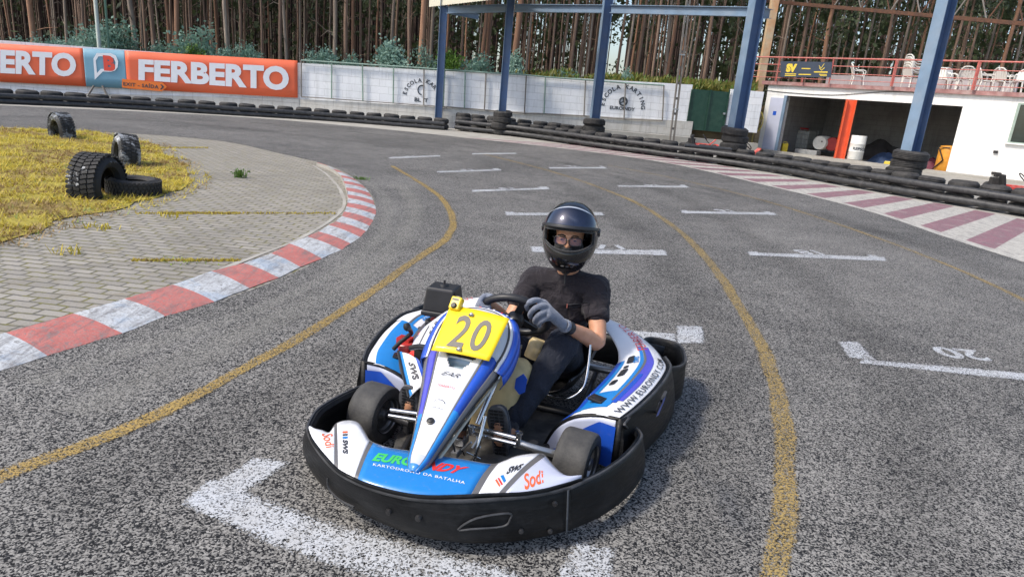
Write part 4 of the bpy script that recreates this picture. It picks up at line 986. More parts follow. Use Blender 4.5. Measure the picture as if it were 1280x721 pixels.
q = gp(1268,237,.2); mini_kart((q.x+.55, q.y+.6, .02), R(75), 'kart with red and white bodywork cut off by the right edge of the photo', red)
# ================================================================== forest
def bark(name, c1, c2):
    m, nt, p, N, L = nmat(name); v = coord(nt); mp = N.new('ShaderNodeMapping'); mp.inputs['Scale'].default_value = (3, 3, .3); L.new(v, mp.inputs['Vector'])
    oi = N.new('ShaderNodeObjectInfo')
    n = noise(nt, 3, 6, .7, mp.outputs[0]); c = ramp(nt, n.outputs['Fac'], [(.35, c1), (.65, c2)]).outputs['Color']
    c = mix(nt, math_n(nt, 'MULTIPLY', oi.outputs['Random'], .6), c, tuple(k*.45 for k in c1)); L.new(c, p.inputs['Base Color']); p.inputs['Roughness'].default_value = .9
    bump(nt, p, n.outputs['Fac'], .6, .03); return m
M['bark1'] = bark('reddish_bark', (.15,.095,.07), (.34,.23,.165)); M['bark2'] = bark('grey_bark', (.19,.15,.12), (.42,.34,.27))
M['bark3'] = bark('orange_bark', (.25,.13,.08), (.42,.24,.15)); M['bark_far'] = simple('far_bark', (.055,.035,.028), .95, var=.55, scale=.5)
def leafmat(name, c1, c2, sc=2.5, trans=.3):
    m, nt, p, N, L = nmat(name); v = coord(nt); n = noise(nt, sc, 3, .6, v); n2 = noise(nt, 30, 2, .6, v)
    c = ramp(nt, n.outputs['Fac'], [(.3, c1), (.7, c2)]).outputs['Color']; c = mix(nt, ramp(nt, n2.outputs['Fac'], [(.4, 0), (.7, .5)]).outputs['Color'], c, tuple(k*.4 for k in c1))
    L.new(c, p.inputs['Base Color']); p.inputs['Roughness'].default_value = .6
    tr = N.new('ShaderNodeBsdfTranslucent'); L.new(c, tr.inputs['Color']); mx = N.new('ShaderNodeMixShader'); mx.inputs[0].default_value = trans
    L.new(p.outputs[0], mx.inputs[1]); L.new(tr.outputs[0], mx.inputs[2]); L.new(mx.outputs[0], N['Material Output'].inputs['Surface']); return m
M['leaf_dark'] = leafmat('dark_pine_leaf', (.035,.055,.025), (.10,.13,.055)); M['leaf_euc'] = leafmat('eucalyptus_leaf', (.13,.25,.20), (.32,.48,.40))
M['leaf_bright'] = leafmat('bright_leaf', (.07,.16,.025), (.16,.28,.05)); M['leaf_olive'] = leafmat('olive_leaf', (.12,.14,.03), (.30,.27,.06))
def leaf(mb, c, s, r, asp=.35, m=0, droop=0):
    d = Vector((r.gauss(0,1), r.gauss(0,1), r.gauss(0,1)-droop)).normalized(); a, b = frame(d, Vector((r.random(), r.random(), r.random()+.1)).normalized())
    mb.face([c, c+d*s*.5+a*s*asp, c+d*s, c+d*s*.5-a*s*asp], m)
def trunk_mesh(seed, h, r0, mat_, twigs=10, bend=.12):
    r = random.Random(seed); mb = MB(); pts = []; x = y = 0
    for k in range(9): pts.append(Vector((x, y, h*k/8-.3*(k == 0)))); x += r.uniform(-bend, bend); y += r.uniform(-bend, bend)
    rr = [r0*(1.15 if k == 0 else 1-.075*k) for k in range(9)]; P = cr(pts, 3); mb.tube(P, [r0*(1-.62*i/(len(P)-1)) for i in range(len(P))], 8)
    for k in range(twigs):
        z = r.uniform(2, h*.8); t = r.uniform(0, 6.28); q = arc_sample(pts, z); L_ = r.uniform(.4, 1.5)
        mb.tube([q, q+Vector((math.cos(t)*L_*.5, math.sin(t)*L_*.5, r.uniform(.0,.35))), q+Vector((math.cos(t)*L_, math.sin(t)*L_, r.uniform(-.3,.7)))], [.025,.016,.006], 4)
    return mb.mesh('trunk', mat_, smooth=60), pts
def crown_mesh(seed, h, z0, rad, n, mat_):
    r = random.Random(seed); mb = MB(); cl = []
    for k in range(22):
        z = r.uniform(z0, h); w_ = rad*(.35+.65*math.sin(math.pi*min(1,(z-z0)/(h-z0)*.8+.15))); t = r.uniform(0,6.28); d = w_*math.sqrt(r.random()); cl.append((Vector((d*math.cos(t), d*math.sin(t), z)), r.uniform(.45,.95)))
    for k in range(n):
        c, s = r.choice(cl); leaf(mb, c+Vector((r.gauss(0,s*.5), r.gauss(0,s*.5), r.gauss(0,s*.35))), r.uniform(.22,.42), r, .22, droop=.6)
    return mb.mesh('crown', mat_, fix=False)
protos = []
for k in range(8):
    h = 15+(k % 4)*1.3; mt_ = (M['bark1'], M['bark2'], M['bark1'], M['bark3'])[k % 4]
    tm, _ = trunk_mesh(100+k, h, .115+.013*(k % 4), mt_, 12 if k % 2 else 5); cm = crown_mesh(200+k, h+1.5, 8.0 if k < 4 else 6.0, 2.0, 900, M['leaf_dark']); protos.append((tm, cm))
def gz(x, y): return ground_z(x, y)
def depth_ok(x, y): return y > 34
kind_lab = ['thin reddish trunked forest tree behind the wall', 'slim grey trunked forest tree behind the wall', 'slender brown trunked forest tree behind the wall', 'orange barked forest tree behind the wall']
# hand placed nearest trunks (pixel of the trunk at the wall top, distance)
near = [(42,34,3,1.1),(85,37,1,.8),(170,33.6,1,1.25),(215,40,0,.8),(222,33.8,3,1.0),(285,33.6,1,1.0),(258,38,0,.7),(150,36,0,.9),(107,35,2,.7),(180,37.5,0,.8),(195,34.5,2,1.0),(240,36,2,.6),(300,36,2,.7),
        (330,35,0,.7),(352,34.5,2,.8),(358,35.5,1,.8),(395,36,0,.6),(416,33.6,1,1.1),(435,34,2,1.0),(455,38,0,.8),(475,36,0,.7),(488,34.6,1,.8),(512,33.8,2,.9),(524,33.4,3,1.25),(541,35,1,.8),(580,36,0,.8),(604,35.5,3,.8),(612,38,0,.7),(640,33.5,3,1.3),(661,36,1,.7),(690,36,0,.7),(715,35,2,.8),(728,38,0,.7),(776,36,0,.8),(800,37,2,.7),(822,35.5,0,.8),(836,38,1,.8),(870,36.5,0,.8),(885,36,2,.8),(898,37.5,0,.7),(924,38,1,.9),(978,43,1,.9),(1000,44,2,1.1),(1012,45,0,.8),(1034,43.5,3,1.2),(1048,46,1,.8),(1067,43,1,.9),(1075,46,0,.8),(1106,43,2,1.0),(1112,46,0,.8),(1130,43.5,1,.9),(1150,46,3,.8),(1197,43,2,.9),(1204,44,2,.8),(1215,44,0,.9),(1238,45,1,.8),(1262,43,3,1.0),(1275,45,1,.8),(1140,49,2,.8),(1185,48,1,.7)]
cnt = 0
def plant(x, y, k, s, z=None):
    global cnt
    tm, cm = protos[(k % 4) + (4 if rng.random() < .5 else 0)]
    r = empty('forest_tree', (x, y, gz(x, y)), rng.uniform(0, 6.28), kind_lab[k % 4], 'tree', 'forest trees, '+('reddish','grey','brown','orange')[k % 4])
    r.rotation_euler = (rng.uniform(-.025,.025), rng.uniform(-.025,.025), rng.uniform(0, 6.28)); r.scale = (s, s, rng.uniform(.9, 1.15))
    link('trunk', tm, r); link('crown', cm, r); cnt += 1
for px, Y, k, s in near:
    q = at(px, 60, Y); plant(q.x, Y, k, s*.84)
for i in range(200):
    Y = 35.5 + 26*(rng.random()**.8); px = rng.uniform(-30, 1310)
    q = at(px, 60, Y)
    if q.x > 10.5 and Y < 43: continue
    if 748 < px < 785 and Y > 38: continue
    plant(q.x, Y, rng.choice((0,0,1,2,2,3)), rng.uniform(.34, .68))
# the depth of the wood: one mass of far trunks and foliage
mb = MB(); r = random.Random(5)
for i in range(2900):
    Y = r.uniform(62, 150); px = r.uniform(-120, 1400)
    dens = 1.0 if px < 560 else .62
    if r.random() > dens: continue
    if 752 < px < 782 and r.random() < .93: continue
    q = at(px, 60, Y); w_ = r.uniform(.05,.15); z0 = gz(q.x, Y)
    mb.tube([(q.x, Y, z0-.5), (q.x+r.uniform(-.5,.5), Y, z0+26)], [w_, w_*.6], 4, 0, caps=False)
o = mb.build('far_woodland', [M['bark_far']], None, fix=False); tag(o, kind='stuff')
mb = MB()
for i in range(3000):
    Y = r.uniform(52, 140); px = r.uniform(-120, 1400)
    hi = .35 + 9*max(0, min(1, (px-900)/250)) if r.random() < .4 else 0
    q = at(px, 60, Y); z0 = gz(q.x, Y)
    z = z0 + r.uniform(7.5, 22) + (Y-60)*.02
    if px > 930 and r.random() < .6: z = z0 + r.uniform(1.0, 10)
    if px < 560 and r.random() < .5: z = z0 + r.uniform(.2, 9)
    if 560 < px < 930 and r.random() < .3: z = z0 + r.uniform(3, 10)
    if 735 < px < 795 and z < z0+10 and r.random() < .9: continue
    c = Vector((q.x, Y, z)); s = r.uniform(.7, 1.8)
    for j in range(26): leaf(mb, c+Vector((r.gauss(0,s*.6), r.gauss(0,s*.6), r.gauss(0,s*.5))), r.uniform(.35,.8), r, .3)
for i in range(5200):
    Y = r.uniform(44, 130); px = r.uniform(-80, 1360); q = at(px, 60, Y)
    if q.x > 10.5 and Y < 50: continue
    if 742 < px < 790: continue
    c = Vector((q.x, Y, gz(q.x, Y)+r.uniform(.3, 14))); s = r.uniform(.4, 1.1)
    for j in range(8): leaf(mb, c+Vector((r.gauss(0,s*.6), r.gauss(0,s*.6), r.gauss(0,s*.6))), r.uniform(.2,.6), r, .07, 1)
M['twig'] = leafmat('dead_twigs', (.05,.033,.025), (.12,.08,.06)); o = mb.build('far_foliage', [M['leaf_dark'], M['twig']], None, fix=False); tag(o, kind='stuff')
# scrub on the forest floor (brown litter, ferns) up to the trunks
mb = MB()
for i in range(9000):
    Y = 33.2 + 32*(r.random()**1.3); px = r.uniform(-60, 1340); q = at(px, 60, Y)
    if q.x > 10.5 and Y < 42.5: continue
    z0 = gz(q.x, Y); c = Vector((q.x, Y, z0))
    for j in range(4): leaf(mb, c+Vector((r.gauss(0,.2), r.gauss(0,.2), r.uniform(0,.4))), r.uniform(.2,.5), r, .15, 0 if (q.x < 0 or r.random() < .4) else 1, droop=-1)
M['litter'] = leafmat('brown_litter', (.09,.055,.03), (.17,.11,.06)); o = mb.build('undergrowth', [M['litter'], M['leaf_olive']], None, fix=False); tag(o, kind='stuff')
# grassy bank showing over the wall on the right
mb = MB()
for i in range(3600):
    px = 640 + 310*math.sqrt(r.random()); Y = r.uniform(31.6, 34.5); q = at(px, 60, Y)
    base = at(px, 100 + (px-860)*.06, 31.3).z; z0 = base - .52 + (Y-31.6)*.10 + .22*mnoise.noise(Vector((q.x*.9, Y*.5, 0)))
    if mnoise.noise(Vector((q.x*.6, 3, 0))) < -.25 and r.random() < .7: continue
    for j in range(3): leaf(mb, Vector((q.x+r.gauss(0,.1), Y, z0+r.uniform(-.1,.25))), r.uniform(.15,.38), r, .14, 0 if r.random() < .75 else 1, droop=-1.5)
o = mb.build('bank_weeds', [M['leaf_olive'], M['leaf_bright']], None, fix=False); tag(o, kind='stuff')
mb = MB(); mb.loft([[(at(px,60,31.4).x, 31.45, 0), (at(px,60,31.4).x, 31.45, at(px,100+(px-860)*.06,31.3).z-.5), (at(px,60,31.4).x, 35, at(px,100+(px-860)*.06,31.3).z-.1)] for px in range(640, 961, 20)], closed=False)
o = mb.build('earth_bank', M['soil']); tag(o, kind='structure')
# bushes over the wall
def bush_mesh(seed, w_, h, n, mi, ls=.13):
    r = random.Random(seed); mb = MB(); stems = []
    for k in range(9):
        t = r.uniform(0, 6.28); d = r.uniform(.1, w_*.5); tip = Vector((d*math.cos(t), d*math.sin(t), h*r.uniform(.55, 1.0)*(1-.4*d/w_))); base = Vector((tip.x*.2, tip.y*.2, 0)); mid = (base+tip)/2+Vector((r.gauss(0,.05), r.gauss(0,.05), .05)); stems.append((base, mid, tip))
    for k in range(n):
        a, m_, b = r.choice(stems); t = r.random()**.55; p = (a.lerp(m_, t)).lerp(m_.lerp(b, t), t); s = .20*(1.15-t*.6)*w_
        leaf(mb, p+Vector((r.gauss(0,s), r.gauss(0,s), r.gauss(0,s*.8))), r.uniform(ls*.6, ls*1.3), r, .32, 0)
    st = MB()
    for a, m_, b in stems: st.tube([a, m_, b], [.03,.02,.008], 5)
    return mb.mesh('foliage', mi, fix=False), st.mesh('stem', M['bark2'])
bv = [bush_mesh(300+k, 1.3, 2.2, 5200, M['leaf_euc'], .095) for k in range(3)]; bg_ = [bush_mesh(320+k, 1.1, 1.9, 3800, M['leaf_bright'], .09) for k in range(2)]
bushes = [(8,38,54,0,1.0),(50,42,40,0,.8),(66,42,48,0,.9),(78,43,52,0,.7),(93,42,52,0,.8),(112,30,70,0,1.15),(135,12,95,0,1.6),(160,44,60,0,.9),(192,47,55,0,.8),(205,48,55,0,.8),(250,28,72,0,1.5),(238,44,58,1,1.0),(272,50,52,0,.8),(292,50,52,0,.8),(308,51,50,0,.9),(325,58,52,0,.7),(395,58,56,0,1.0),(410,56,56,0,1.1),(430,57,60,0,.9),(440,66,50,1,.7),(497,45,72,0,1.3),(460,70,40,0,.5),(533,52,66,0,1.0),(563,48,70,1,1.3),(590,54,70,0,1.3),(545,75,30,1,.7),(652,60,60,0,.9),(715,80,30,0,.7),(700,82,30,0,.5),(790,82,30,0,.6),(905,100,20,0,.5),(760,85,30,1,.5),(1180,50,60,1,1.0)]
for i, (px, py, _, t, sc) in enumerate(bushes):
    Y = 32.4 + rng.uniform(0, .9)
    if px > 1000: Y = 42
    top = at(px, py, Y); z0 = gz(top.x, Y); h = (top.z-z0)
    fm, sm = (bg_ if t else bv)[i % (2 if t else 3)]; hb = 1.9 if t else 2.2
    s = max(.5, h/hb) ; sx = max(.6, sc*1.2)
    r_ = empty('green_shrub' if t else 'eucalyptus_sapling', (top.x, Y, z0), rng.uniform(0, 6.28), 'bright green bushy shrub growing over the wall' if t else 'blue-green eucalyptus sapling behind the wall', 'shrub', 'bright green shrubs' if t else 'eucalyptus saplings behind the wall')
    r_.scale = (sx, sx, s); link('foliage', fm, r_); link('stem', sm, r_)
# grass on the lawn: tufts
GP = [Vector((x, y, 0)) for x, y in grp]
def inside(x, y, P):
    c = False; j = len(P)-1
    for i in range(len(P)):
        if (P[i].y > y) != (P[j].y > y) and x < (P[j].x-P[i].x)*(y-P[i].y)/(P[j].y-P[i].y)+P[i].x: c = not c
        j = i
    return c
mb = MB(); r = random.Random(9); n_t = 0
while n_t < 13000:
    x, y = r.uniform(-15, -4.2), 4.5 + 12*r.random()**1.4
    if x < -y*1.05-1: continue
    edge = not inside(x, y, GP)
    if edge and not (inside(x-.35, y, GP) and r.random() < .3): continue
    n_t += 1
    dn = mnoise.noise(Vector((x*1.1, y*1.1, 0)))
    m_ = 0 if dn+r.gauss(0,.22) > .02 else 1
    if mnoise.noise(Vector((x*2.3, y*2.3, 4))) > .28 and r.random() < .8: continue
    if r.random() < .04: m_ = 2
    for j in range(5):
        t = r.uniform(0, 6.28); l = r.uniform(.025, .075)*(1.4 if m_ == 0 else 1); c = Vector((x+r.gauss(0,.03), y+r.gauss(0,.03), .008)); d = Vector((math.cos(t)*l, math.sin(t)*l, l*r.uniform(.3,1.0))); s_ = Vector((-math.sin(t), math.cos(t), 0))*r.uniform(.004,.008)
        mb.face([c-s_, c+s_, c+d], m_)
M['gr_y'] = leafmat('yellow_grass', (.50,.40,.04), (.72,.58,.07), 1.5, .2); M['gr_b'] = leafmat('straw_grass', (.26,.16,.06), (.42,.29,.10), 1.5, .2); M['gr_g'] = leafmat('green_grass', (.20,.28,.05), (.30,.38,.08), 1.5, .2)
o = mb.build('dry_grass', [M['gr_y'], M['gr_b'], M['gr_g']], None, fix=False); tag(o, kind='stuff')
# weeds in the paving joints
def weed(px, py, n, h, mi, spread=.08, label=None):
    q = gp(px, py); mb = MB()
    for j in range(n):
        t = r.uniform(0, 6.28); l = h*r.uniform(.4,1); c = Vector((q.x+r.gauss(0,spread), q.y+r.gauss(0,spread*.5), .0)); d = Vector((math.cos(t)*l*.5, math.sin(t)*l*.5, l)); s_ = Vector((-math.sin(t), math.cos(t), 0))*.006
        mb.face([c-s_, c+s_, c+d*.6+s_*1.5, c+d], 0); 
        if r.random() < .6: leaf(mb, c+d*.7, h*.3, r, .3)
    return tag(mb.build('weed', mi, None, fix=False), label, 'weed')
weed(299, 222, 60, .17, M['leaf_bright'], .05, 'small bright green weed standing alone in the middle of the pavers')
weed(215, 272, 22, .10, M['gr_y'], .10, 'dry straw coloured weed in the pavers right of the lawn')
weed(90, 318, 18, .10, M['gr_y'], .07, 'dry straw weed in the pavers nearest the camera')
weed(120, 285, 40, .07, M['gr_y'], .12, 'yellow weed tuft at the right-hand edge of the lawn')
weed(225, 326, 60, .02, M['gr_g'], .14, 'flat green moss line between pavers near the kerb')
weed(452, 225, 60, .07, M['leaf_bright'], .06, 'green tuft growing beside the far end of the kerb')
mb = MB()
for (px0, px1, py) in ((165,300,326), (205,300,267), (170,420,267), (180,260,185)):
    for i in range(500):
        q = gp(r.uniform(px0, px1), py+r.gauss(0,.5)); l = r.uniform(.01,.03); t = r.uniform(0, 6.28); d = Vector((math.cos(t)*l, math.sin(t)*l, l)); s_ = Vector((.005,.003,0)); c = Vector((q.x, q.y, .0))
        mb.face([c-s_, c+s_, c+d], 0 if r.random() < .6 else 1)
o = mb.build('joint_moss', [M['gr_y'], M['gr_b']], None, fix=False); tag(o, kind='stuff')
# ================================================================== the kart
KTH = R(-17.5); KC = Vector((-.13, 2.66, 0)); KR = Matrix.Rotation(KTH, 3, 'Z'); KRi = KR.transposed()
def K(px, py, z): return KRi @ (gp(px, py, z) - KC)
def KY(px, py, y=None, x=None):
    n = KR @ (Vector((0,1,0)) if y is not None else Vector((1,0,0))); val = y if y is not None else x
    return KRi @ (onplane(px, py, KC + n*val, n) - KC)
kart = empty('go_kart', KC, KTH, 'white and blue racing kart numbered 20 with a black wraparound bumper', 'go-kart')
def plastic(name, col, rough=.32, coat=.3, var=.04, scuff=.25):
    m, nt, p, N, L = nmat(name); v = coord(nt); n = noise(nt, 9, 4, .6, v); sc_ = noise(nt, 38, 6, .75, v, .6)
    c = ramp(nt, n.outputs['Fac'], [(.3, tuple(k*(1-var) for k in col)), (.7, tuple(min(1, k*(1+var)) for k in col))]).outputs['Color']
    c = mix(nt, ramp(nt, sc_.outputs['Fac'], [(.60, 0), (.74, scuff)]).outputs['Color'], c, (.22,.22,.23))
    L.new(c, p.inputs['Base Color']); r_ = ramp(nt, sc_.outputs['Fac'], [(.4, rough), (.7, min(1, rough+.25))]); L.new(r_.outputs['Color'], p.inputs['Roughness'])
    p.inputs['Coat Weight'].default_value = coat; p.inputs['Coat Roughness'].default_value = .12; return m
M['k_white'] = plastic('kart_white', (.74,.75,.78), scuff=.45); M['k_cyan'] = plastic('kart_cyan', (.012,.20,.56), scuff=.4); M['k_blue'] = plastic('kart_blue', (.012,.075,.46)); M['k_violet'] = plastic('kart_violet_blue', (.075,.075,.50))
M['k_pale'] = plastic('kart_pale_lilac', (.50,.53,.66)); M['k_grey'] = plastic('kart_grey_line', (.13,.125,.125)); M['k_green'] = plastic('kart_green_ink', (.06,.55,.12), scuff=0); M['k_red'] = plastic('kart_red_ink', (.70,.035,.03), scuff=0)
M['k_orange'] = plastic('kart_orange_ink', (.78,.13,.035), scuff=0); M['k_yellow'] = plastic('plate_yellow', (.92,.64,.004), .4, .15, scuff=.12); M['k_ink'] = plastic('kart_black_ink', (.04,.04,.045), scuff=0); M['k_digit'] = plastic('digit_grey', (.17,.155,.13), .5, 0, scuff=.3)
M['k_shade'] = plastic('slot_shade_blue_grey', (.33,.45,.55), scuff=.1)
def bumper_mat():
    m, nt, p, N, L = nmat('scuffed_black_bumper'); v = coord(nt)
    mp = N.new('ShaderNodeMapping'); mp.inputs['Scale'].default_value = (1.2, 1.2, 9); L.new(v, mp.inputs['Vector'])
    n = noise(nt, 9, 6, .75, mp.outputs[0], .3); n2 = noise(nt, 4, 5, .7, v)
    c = mix(nt, ramp(nt, n.outputs['Fac'], [(.50, 0), (.78, .75)]).outputs['Color'], (.0045,.005,.006), (.024,.026,.029))
    c = mix(nt, ramp(nt, n2.outputs['Fac'], [(.5, 0), (.8, .5)]).outputs['Color'], c, (.045,.046,.05))
    L.new(c, p.inputs['Base Color']); rr = ramp(nt, n.outputs['Fac'], [(.4, .38), (.7, .62)]); L.new(rr.outputs['Color'], p.inputs['Roughness']); bump(nt, p, n.outputs['Fac'], .25, .004); p.inputs['Specular IOR Level'].default_value = .28; return m
M['bumper'] = bumper_mat(); M['lip'] = simple('worn_bumper_lip', (.045,.046,.05), .5, var=.5, scale=20); M['chrome'] = simple('chromed_tube', (.72,.72,.72), .16, metal=1, var=.08); M['alloy'] = simple('dull_alloy', (.45,.45,.45), .35, metal=.9, var=.2, scale=15)
M['frame'] = simple('black_chassis', (.02,.02,.022), .4, var=.3); M['seatm'] = simple('black_seat_shell', (.012,.012,.013), .3, var=.3, coat=.2)
M['tank'] = simple('yellowed_tank_plastic', (.64,.50,.26), .42, var=.2, scale=7, dirt=(.36,.25,.10), dscale=5, damt=.6); M['tray'] = simple('dirty_floor_tray', (.05,.05,.05), .6, var=.5, scale=12, dirt=(.2,.18,.15), dscale=10, damt=.6)
M['e_red'] = simple('red_engine_cowl', (.45,.03,.025), .35, var=.2, dirt=(.1,.05,.04), dscale=15)

# ---- front bumper
topL = [Vector((x, y, .235)) for x, y in ((-.545,.09),(-.59,-.08),(-.605,-.25),(-.575,-.36),(-.53,-.44),(-.413,-.546),(-.263,-.64),(-.128,-.675),(.013,-.676),(.123,-.648),(.244,-.59),(.394,-.492),(.477,-.42),(.537,-.36))]
topR = [Vector((x, y, .235)) for x, y in ((.537,-.36),(.575,-.295),(.625,-.205),(.687,-.046),(.722,.12),(.715,.195),(.655,.262))]
botL = [Vector((x, y, .045)) for x, y in ((-.60,.09),(-.65,-.08),(-.665,-.20),(-.635,-.29),(-.57,-.38),(-.455,-.474),(-.30,-.55),(-.14,-.60),(.02,-.622),(.15,-.612),(.28,-.57),(.41,-.492),(.49,-.425),(.55,-.365))]
botR = [Vector((x, y, .045)) for x, y in ((.55,-.365),(.60,-.30),(.655,-.21),(.715,-.06),(.748,.11),(.748,.21),(.70,.29))]
def shell(top, bot, name, par, mat_=M['bumper'], bulge=.03, n=6, inw=.022, lip=True):
    T, B = cr(top, n), cr(bot, n); rings = []; N = len(T); lipc = []
    for k in range(N):
        t = (T[min(k+1, N-1)]-T[max(k-1, 0)]); t.z = 0; t.normalize(); o = Vector((t.y, -t.x, 0))       # outward
        a, b = T[k], B[k]; P = []
        for s_, bo in ((0,-.012),(.12,.35*bulge+.006),(.35,bulge),(.62,bulge*.95),(.82,bulge*.5+.003),(.93,.010),(1.0,.004)): q = b.lerp(a, s_); P.append(q + o*bo)
        P += [a - o*inw*.5 + Vector((0,0,.003)), a - o*inw + Vector((0,0,-.012)), b.lerp(a, .5) - o*(inw-bulge*.6), b - o*(inw+.008)]
        rings.append(P); lipc.append(a + o*.004 + Vector((0,0,.0)))
    mb = MB(); mb.loft(rings, 0, True, True); ob = mb.build(name, mat_, par, smooth=50)
    if lip: mb = MB(); mb.tube(lipc, .0075, 6); mb.build('lip', M['lip'], ob, smooth=60)
    return ob, T, B
fb, T1, B1 = shell(topL, botL, 'front_bumper', kart, bulge=.024)
fb2, T2, B2 = shell(topR, botR, 'front_bumper', kart, bulge=.018)
def on_shell(px, py, o=.004, side=None):     # bumper front skin point seen at a photo pixel
    d = KRi @ ray(px, py); C0 = KRi @ (CAM - KC); best = None
    for (T, B) in ((T1, B1), (T2, B2)):
        for k in range(len(T)-1):
            t = (T[k+1]-T[k]); t.z = 0
            if t.length < 1e-6: continue
            t.normalize(); n = Vector((t.y, -t.x, 0)); m_ = (T[k]+B[k])/2 + n*.026
            den = d.dot(n)
            if abs(den) < 1e-6: continue
            s = (m_-C0).dot(n)/den; p = C0 + d*s; u = (p-m_).dot(t)
            L_ = ((T[k+1]+B[k+1])/2-(T[k]+B[k])/2).length
            if -L_*.6 <= u <= L_*1.6 and 0 < p.z < .30 and s > 0:
                if best is None or s < best[0]: best = (s, p + n*o)
    return best[1] if best else K(px, py, .14)
def relief(pix, name='groove', r=.004, closed=True):
    P = [on_shell(*q) for q in pix]; mb = MB(); mb.tube(cr(P, 4, closed), r, 5, closed=closed); mb.build(name, M['lip'], fb, smooth=60)
C1 = lambda x, y: (370+x/2.885, 440+y/2.885)
relief([C1(*q) for q in ((118,452),(122,490),(160,530),(212,556))], closed=False)
relief([C1(*q) for q in ((585,636),(650,596),(765,578),(770,600),(745,625),(640,634))])
for q in ((338,572),(443,595)):
    p = on_shell(*C1(*q)); mb = MB(); mb.lathe([(0,.010),(.010,.009),(.013,.002),(.013,-.006)], p, Vector((-.1,-1,.1)), 10); mb.build('bolt', M['frame'], fb, smooth=50)
for q in ((651,663),(687,663),(693,629)):
    p = on_shell(*q); mb = MB(); mb.lathe([(0,.006),(.008,.005),(.010,.0),(.010,-.006)], p, Vector((.4,-1,.1)), 10); mb.build('bolt', M['frame'], fb, smooth=50)
mb = MB(); mb.tube([T1[-1]+Vector((.003,-.03,.006)), T1[-1].lerp(B1[-1], .5)+Vector((.010,-.052,0)), B1[-1]+Vector((.003,-.018,0))], .0035, 5); mb.build('seam', M['ink'], fb)

# ---- front fairing on the bumper: colour fields side by side
oc_ = [(386.5,536.5),(390,549),(398,561),(408,573),(422,587.5),(441,598),(457,605),(480,612),(502,617),(522,620),(543,621),(567,620.5),(592,619.5),(610,618.5),(627,618),(652,617),(670,614.5),(687,611),(700,607),(711,603.5),(722,599.5),(727.5,598)]
ic_ = [(387,535.5),(402,538),(412,541),(421,529.5),(434,526),(447,528.5),(455,540),(462,551),(476,557),(491,561),(512,564),(530,567.5),(547,570),(575,574),(614,580.5),(629,577),(644,571),(660,568),(675.5,567.5),(681,570),(693,584),(706.5,594.5),(727,597)]
def resamp(P, n):
    L_ = alen(P); return [arc_sample(P, L_*i/(n-1)) for i in range(n)]
OC = cr([K(*p, .247) for p in oc_], 5)
IC = cr([K(*p, .258 if 440 < p[0] < 660 else .252) for p in ic_], 5)
def frac(P, q):
    return s_at(P, q)/alen(P)
joins = [((386.5,536.5),(387,535.5)), ((418,584),(420.5,532)), ((423,588),(422.5,529)), ((443,598.5),(462,552)), ((447,600.5),(465.5,555)), ((588,619.5),(614,580)), ((597,619),(622,579)), ((622,618.2),(675,567.5)), ((630,617.9),(681,570)), ((726,598.5),(727,597))]
fl = [(frac(OC, K(*a, .247)), frac(IC, K(*b, .255))) for a, b in joins]
def FS(a, b, off=0.0):                        # fairing patch between joint a and b ; (u,v)
    def f(u, v):
        o_ = arc_sample(OC, alen(OC)*(fl[a][0]*(1-u)+fl[b][0]*u)); i_ = arc_sample(IC, alen(IC)*(fl[a][1]*(1-u)+fl[b][1]*u))
        p = o_.lerp(i_, v); return p + Vector((0, 0, .012*math.sin(math.pi*v)+off))
    return f
fair = empty('front_fairing'); fair.parent = kart
for nm, a, b, mt_ in (('white_panel',0,1,'k_white'),('grey_stripe',1,2,'k_grey'),('white_panel',2,3,'k_white'),('grey_stripe',3,4,'k_grey'),('blue_panel',4,5,'k_cyan'),('grey_stripe',5,6,'k_grey'),('white_panel',6,7,'k_white'),('grey_stripe',7,8,'k_grey'),('white_panel',8,9,'k_pale')):
    mb = MB(); mb.grid(FS(a, b), 18, 8); o = mb.build(nm, M[mt_], fair, smooth=60); solid(o, .006, 0)
# black trim along the inner edge and a black under-rim on the outer edge
mb = MB(); mb.tube(OC, .007, 6); mb.build('trim', M['bumper'], fair, smooth=60)
mb = MB(); mb.tube(IC, .004, 5); mb.build('trim', M['k_grey'], fair, smooth=60)
def q4(P, TL, TR, BL, BR):                    # map lettering box into pixel quad at fairing height
    pass
def letters(txt, TL, TR, BL, BR, z, mat_, par, name='lettering', up=.012, split=None, **k):
    vs, fs = text_geo(txt, cuts=k.pop('cuts', 4), **k); W = max(v[0] for v in vs)*2
    if not isinstance(z, (tuple, list)): z = (z,)*4
    A, B, C, D = K(*TL, z[0]), K(*TR, z[1]), K(*BL, z[2]), K(*BR, z[3])
    n = (B-A).cross(A-C).normalized(); n = n if n.z > 0 else -n
    P = [(A.lerp(B, x/W+.5))*(y+.5)+(C.lerp(D, x/W+.5))*(.5-y)+n*up for x, y in vs]
    P = [drop(p) for p in P]
    mb = MB(); mb.add(P, fs); return mb.build(name, mat_, par, fix=False)
C2 = lambda x, y: (600+x/2.886, 440+y/2.886)
from mathutils.bvhtree import BVHTree
def bvh_of(objs):
    V, Fc = [], []
    for o_ in objs:
        k_ = len(V); V += [v.co.copy() for v in o_.data.vertices]; Fc += [tuple(k_+i for i in p.vertices) for p in o_.data.polygons]
    return BVHTree.FromPolygons(V, Fc)
fair_bvh = bvh_of([o_ for o_ in fair.children if o_.type == 'MESH'])
def drop(p, up=.0045):
    h = fair_bvh.ray_cast(Vector((p.x, p.y, .6)), Vector((0,0,-1)))
    return Vector((p.x, p.y, h[0].z+up)) if h[0] else Vector((p.x, p.y, p.z))
zf = .262
letters('EURO', C1(285,366), C1(432,385), C1(272,396), C1(424,418), zf, M['k_green'], fair, bold=.045, shear=.3)
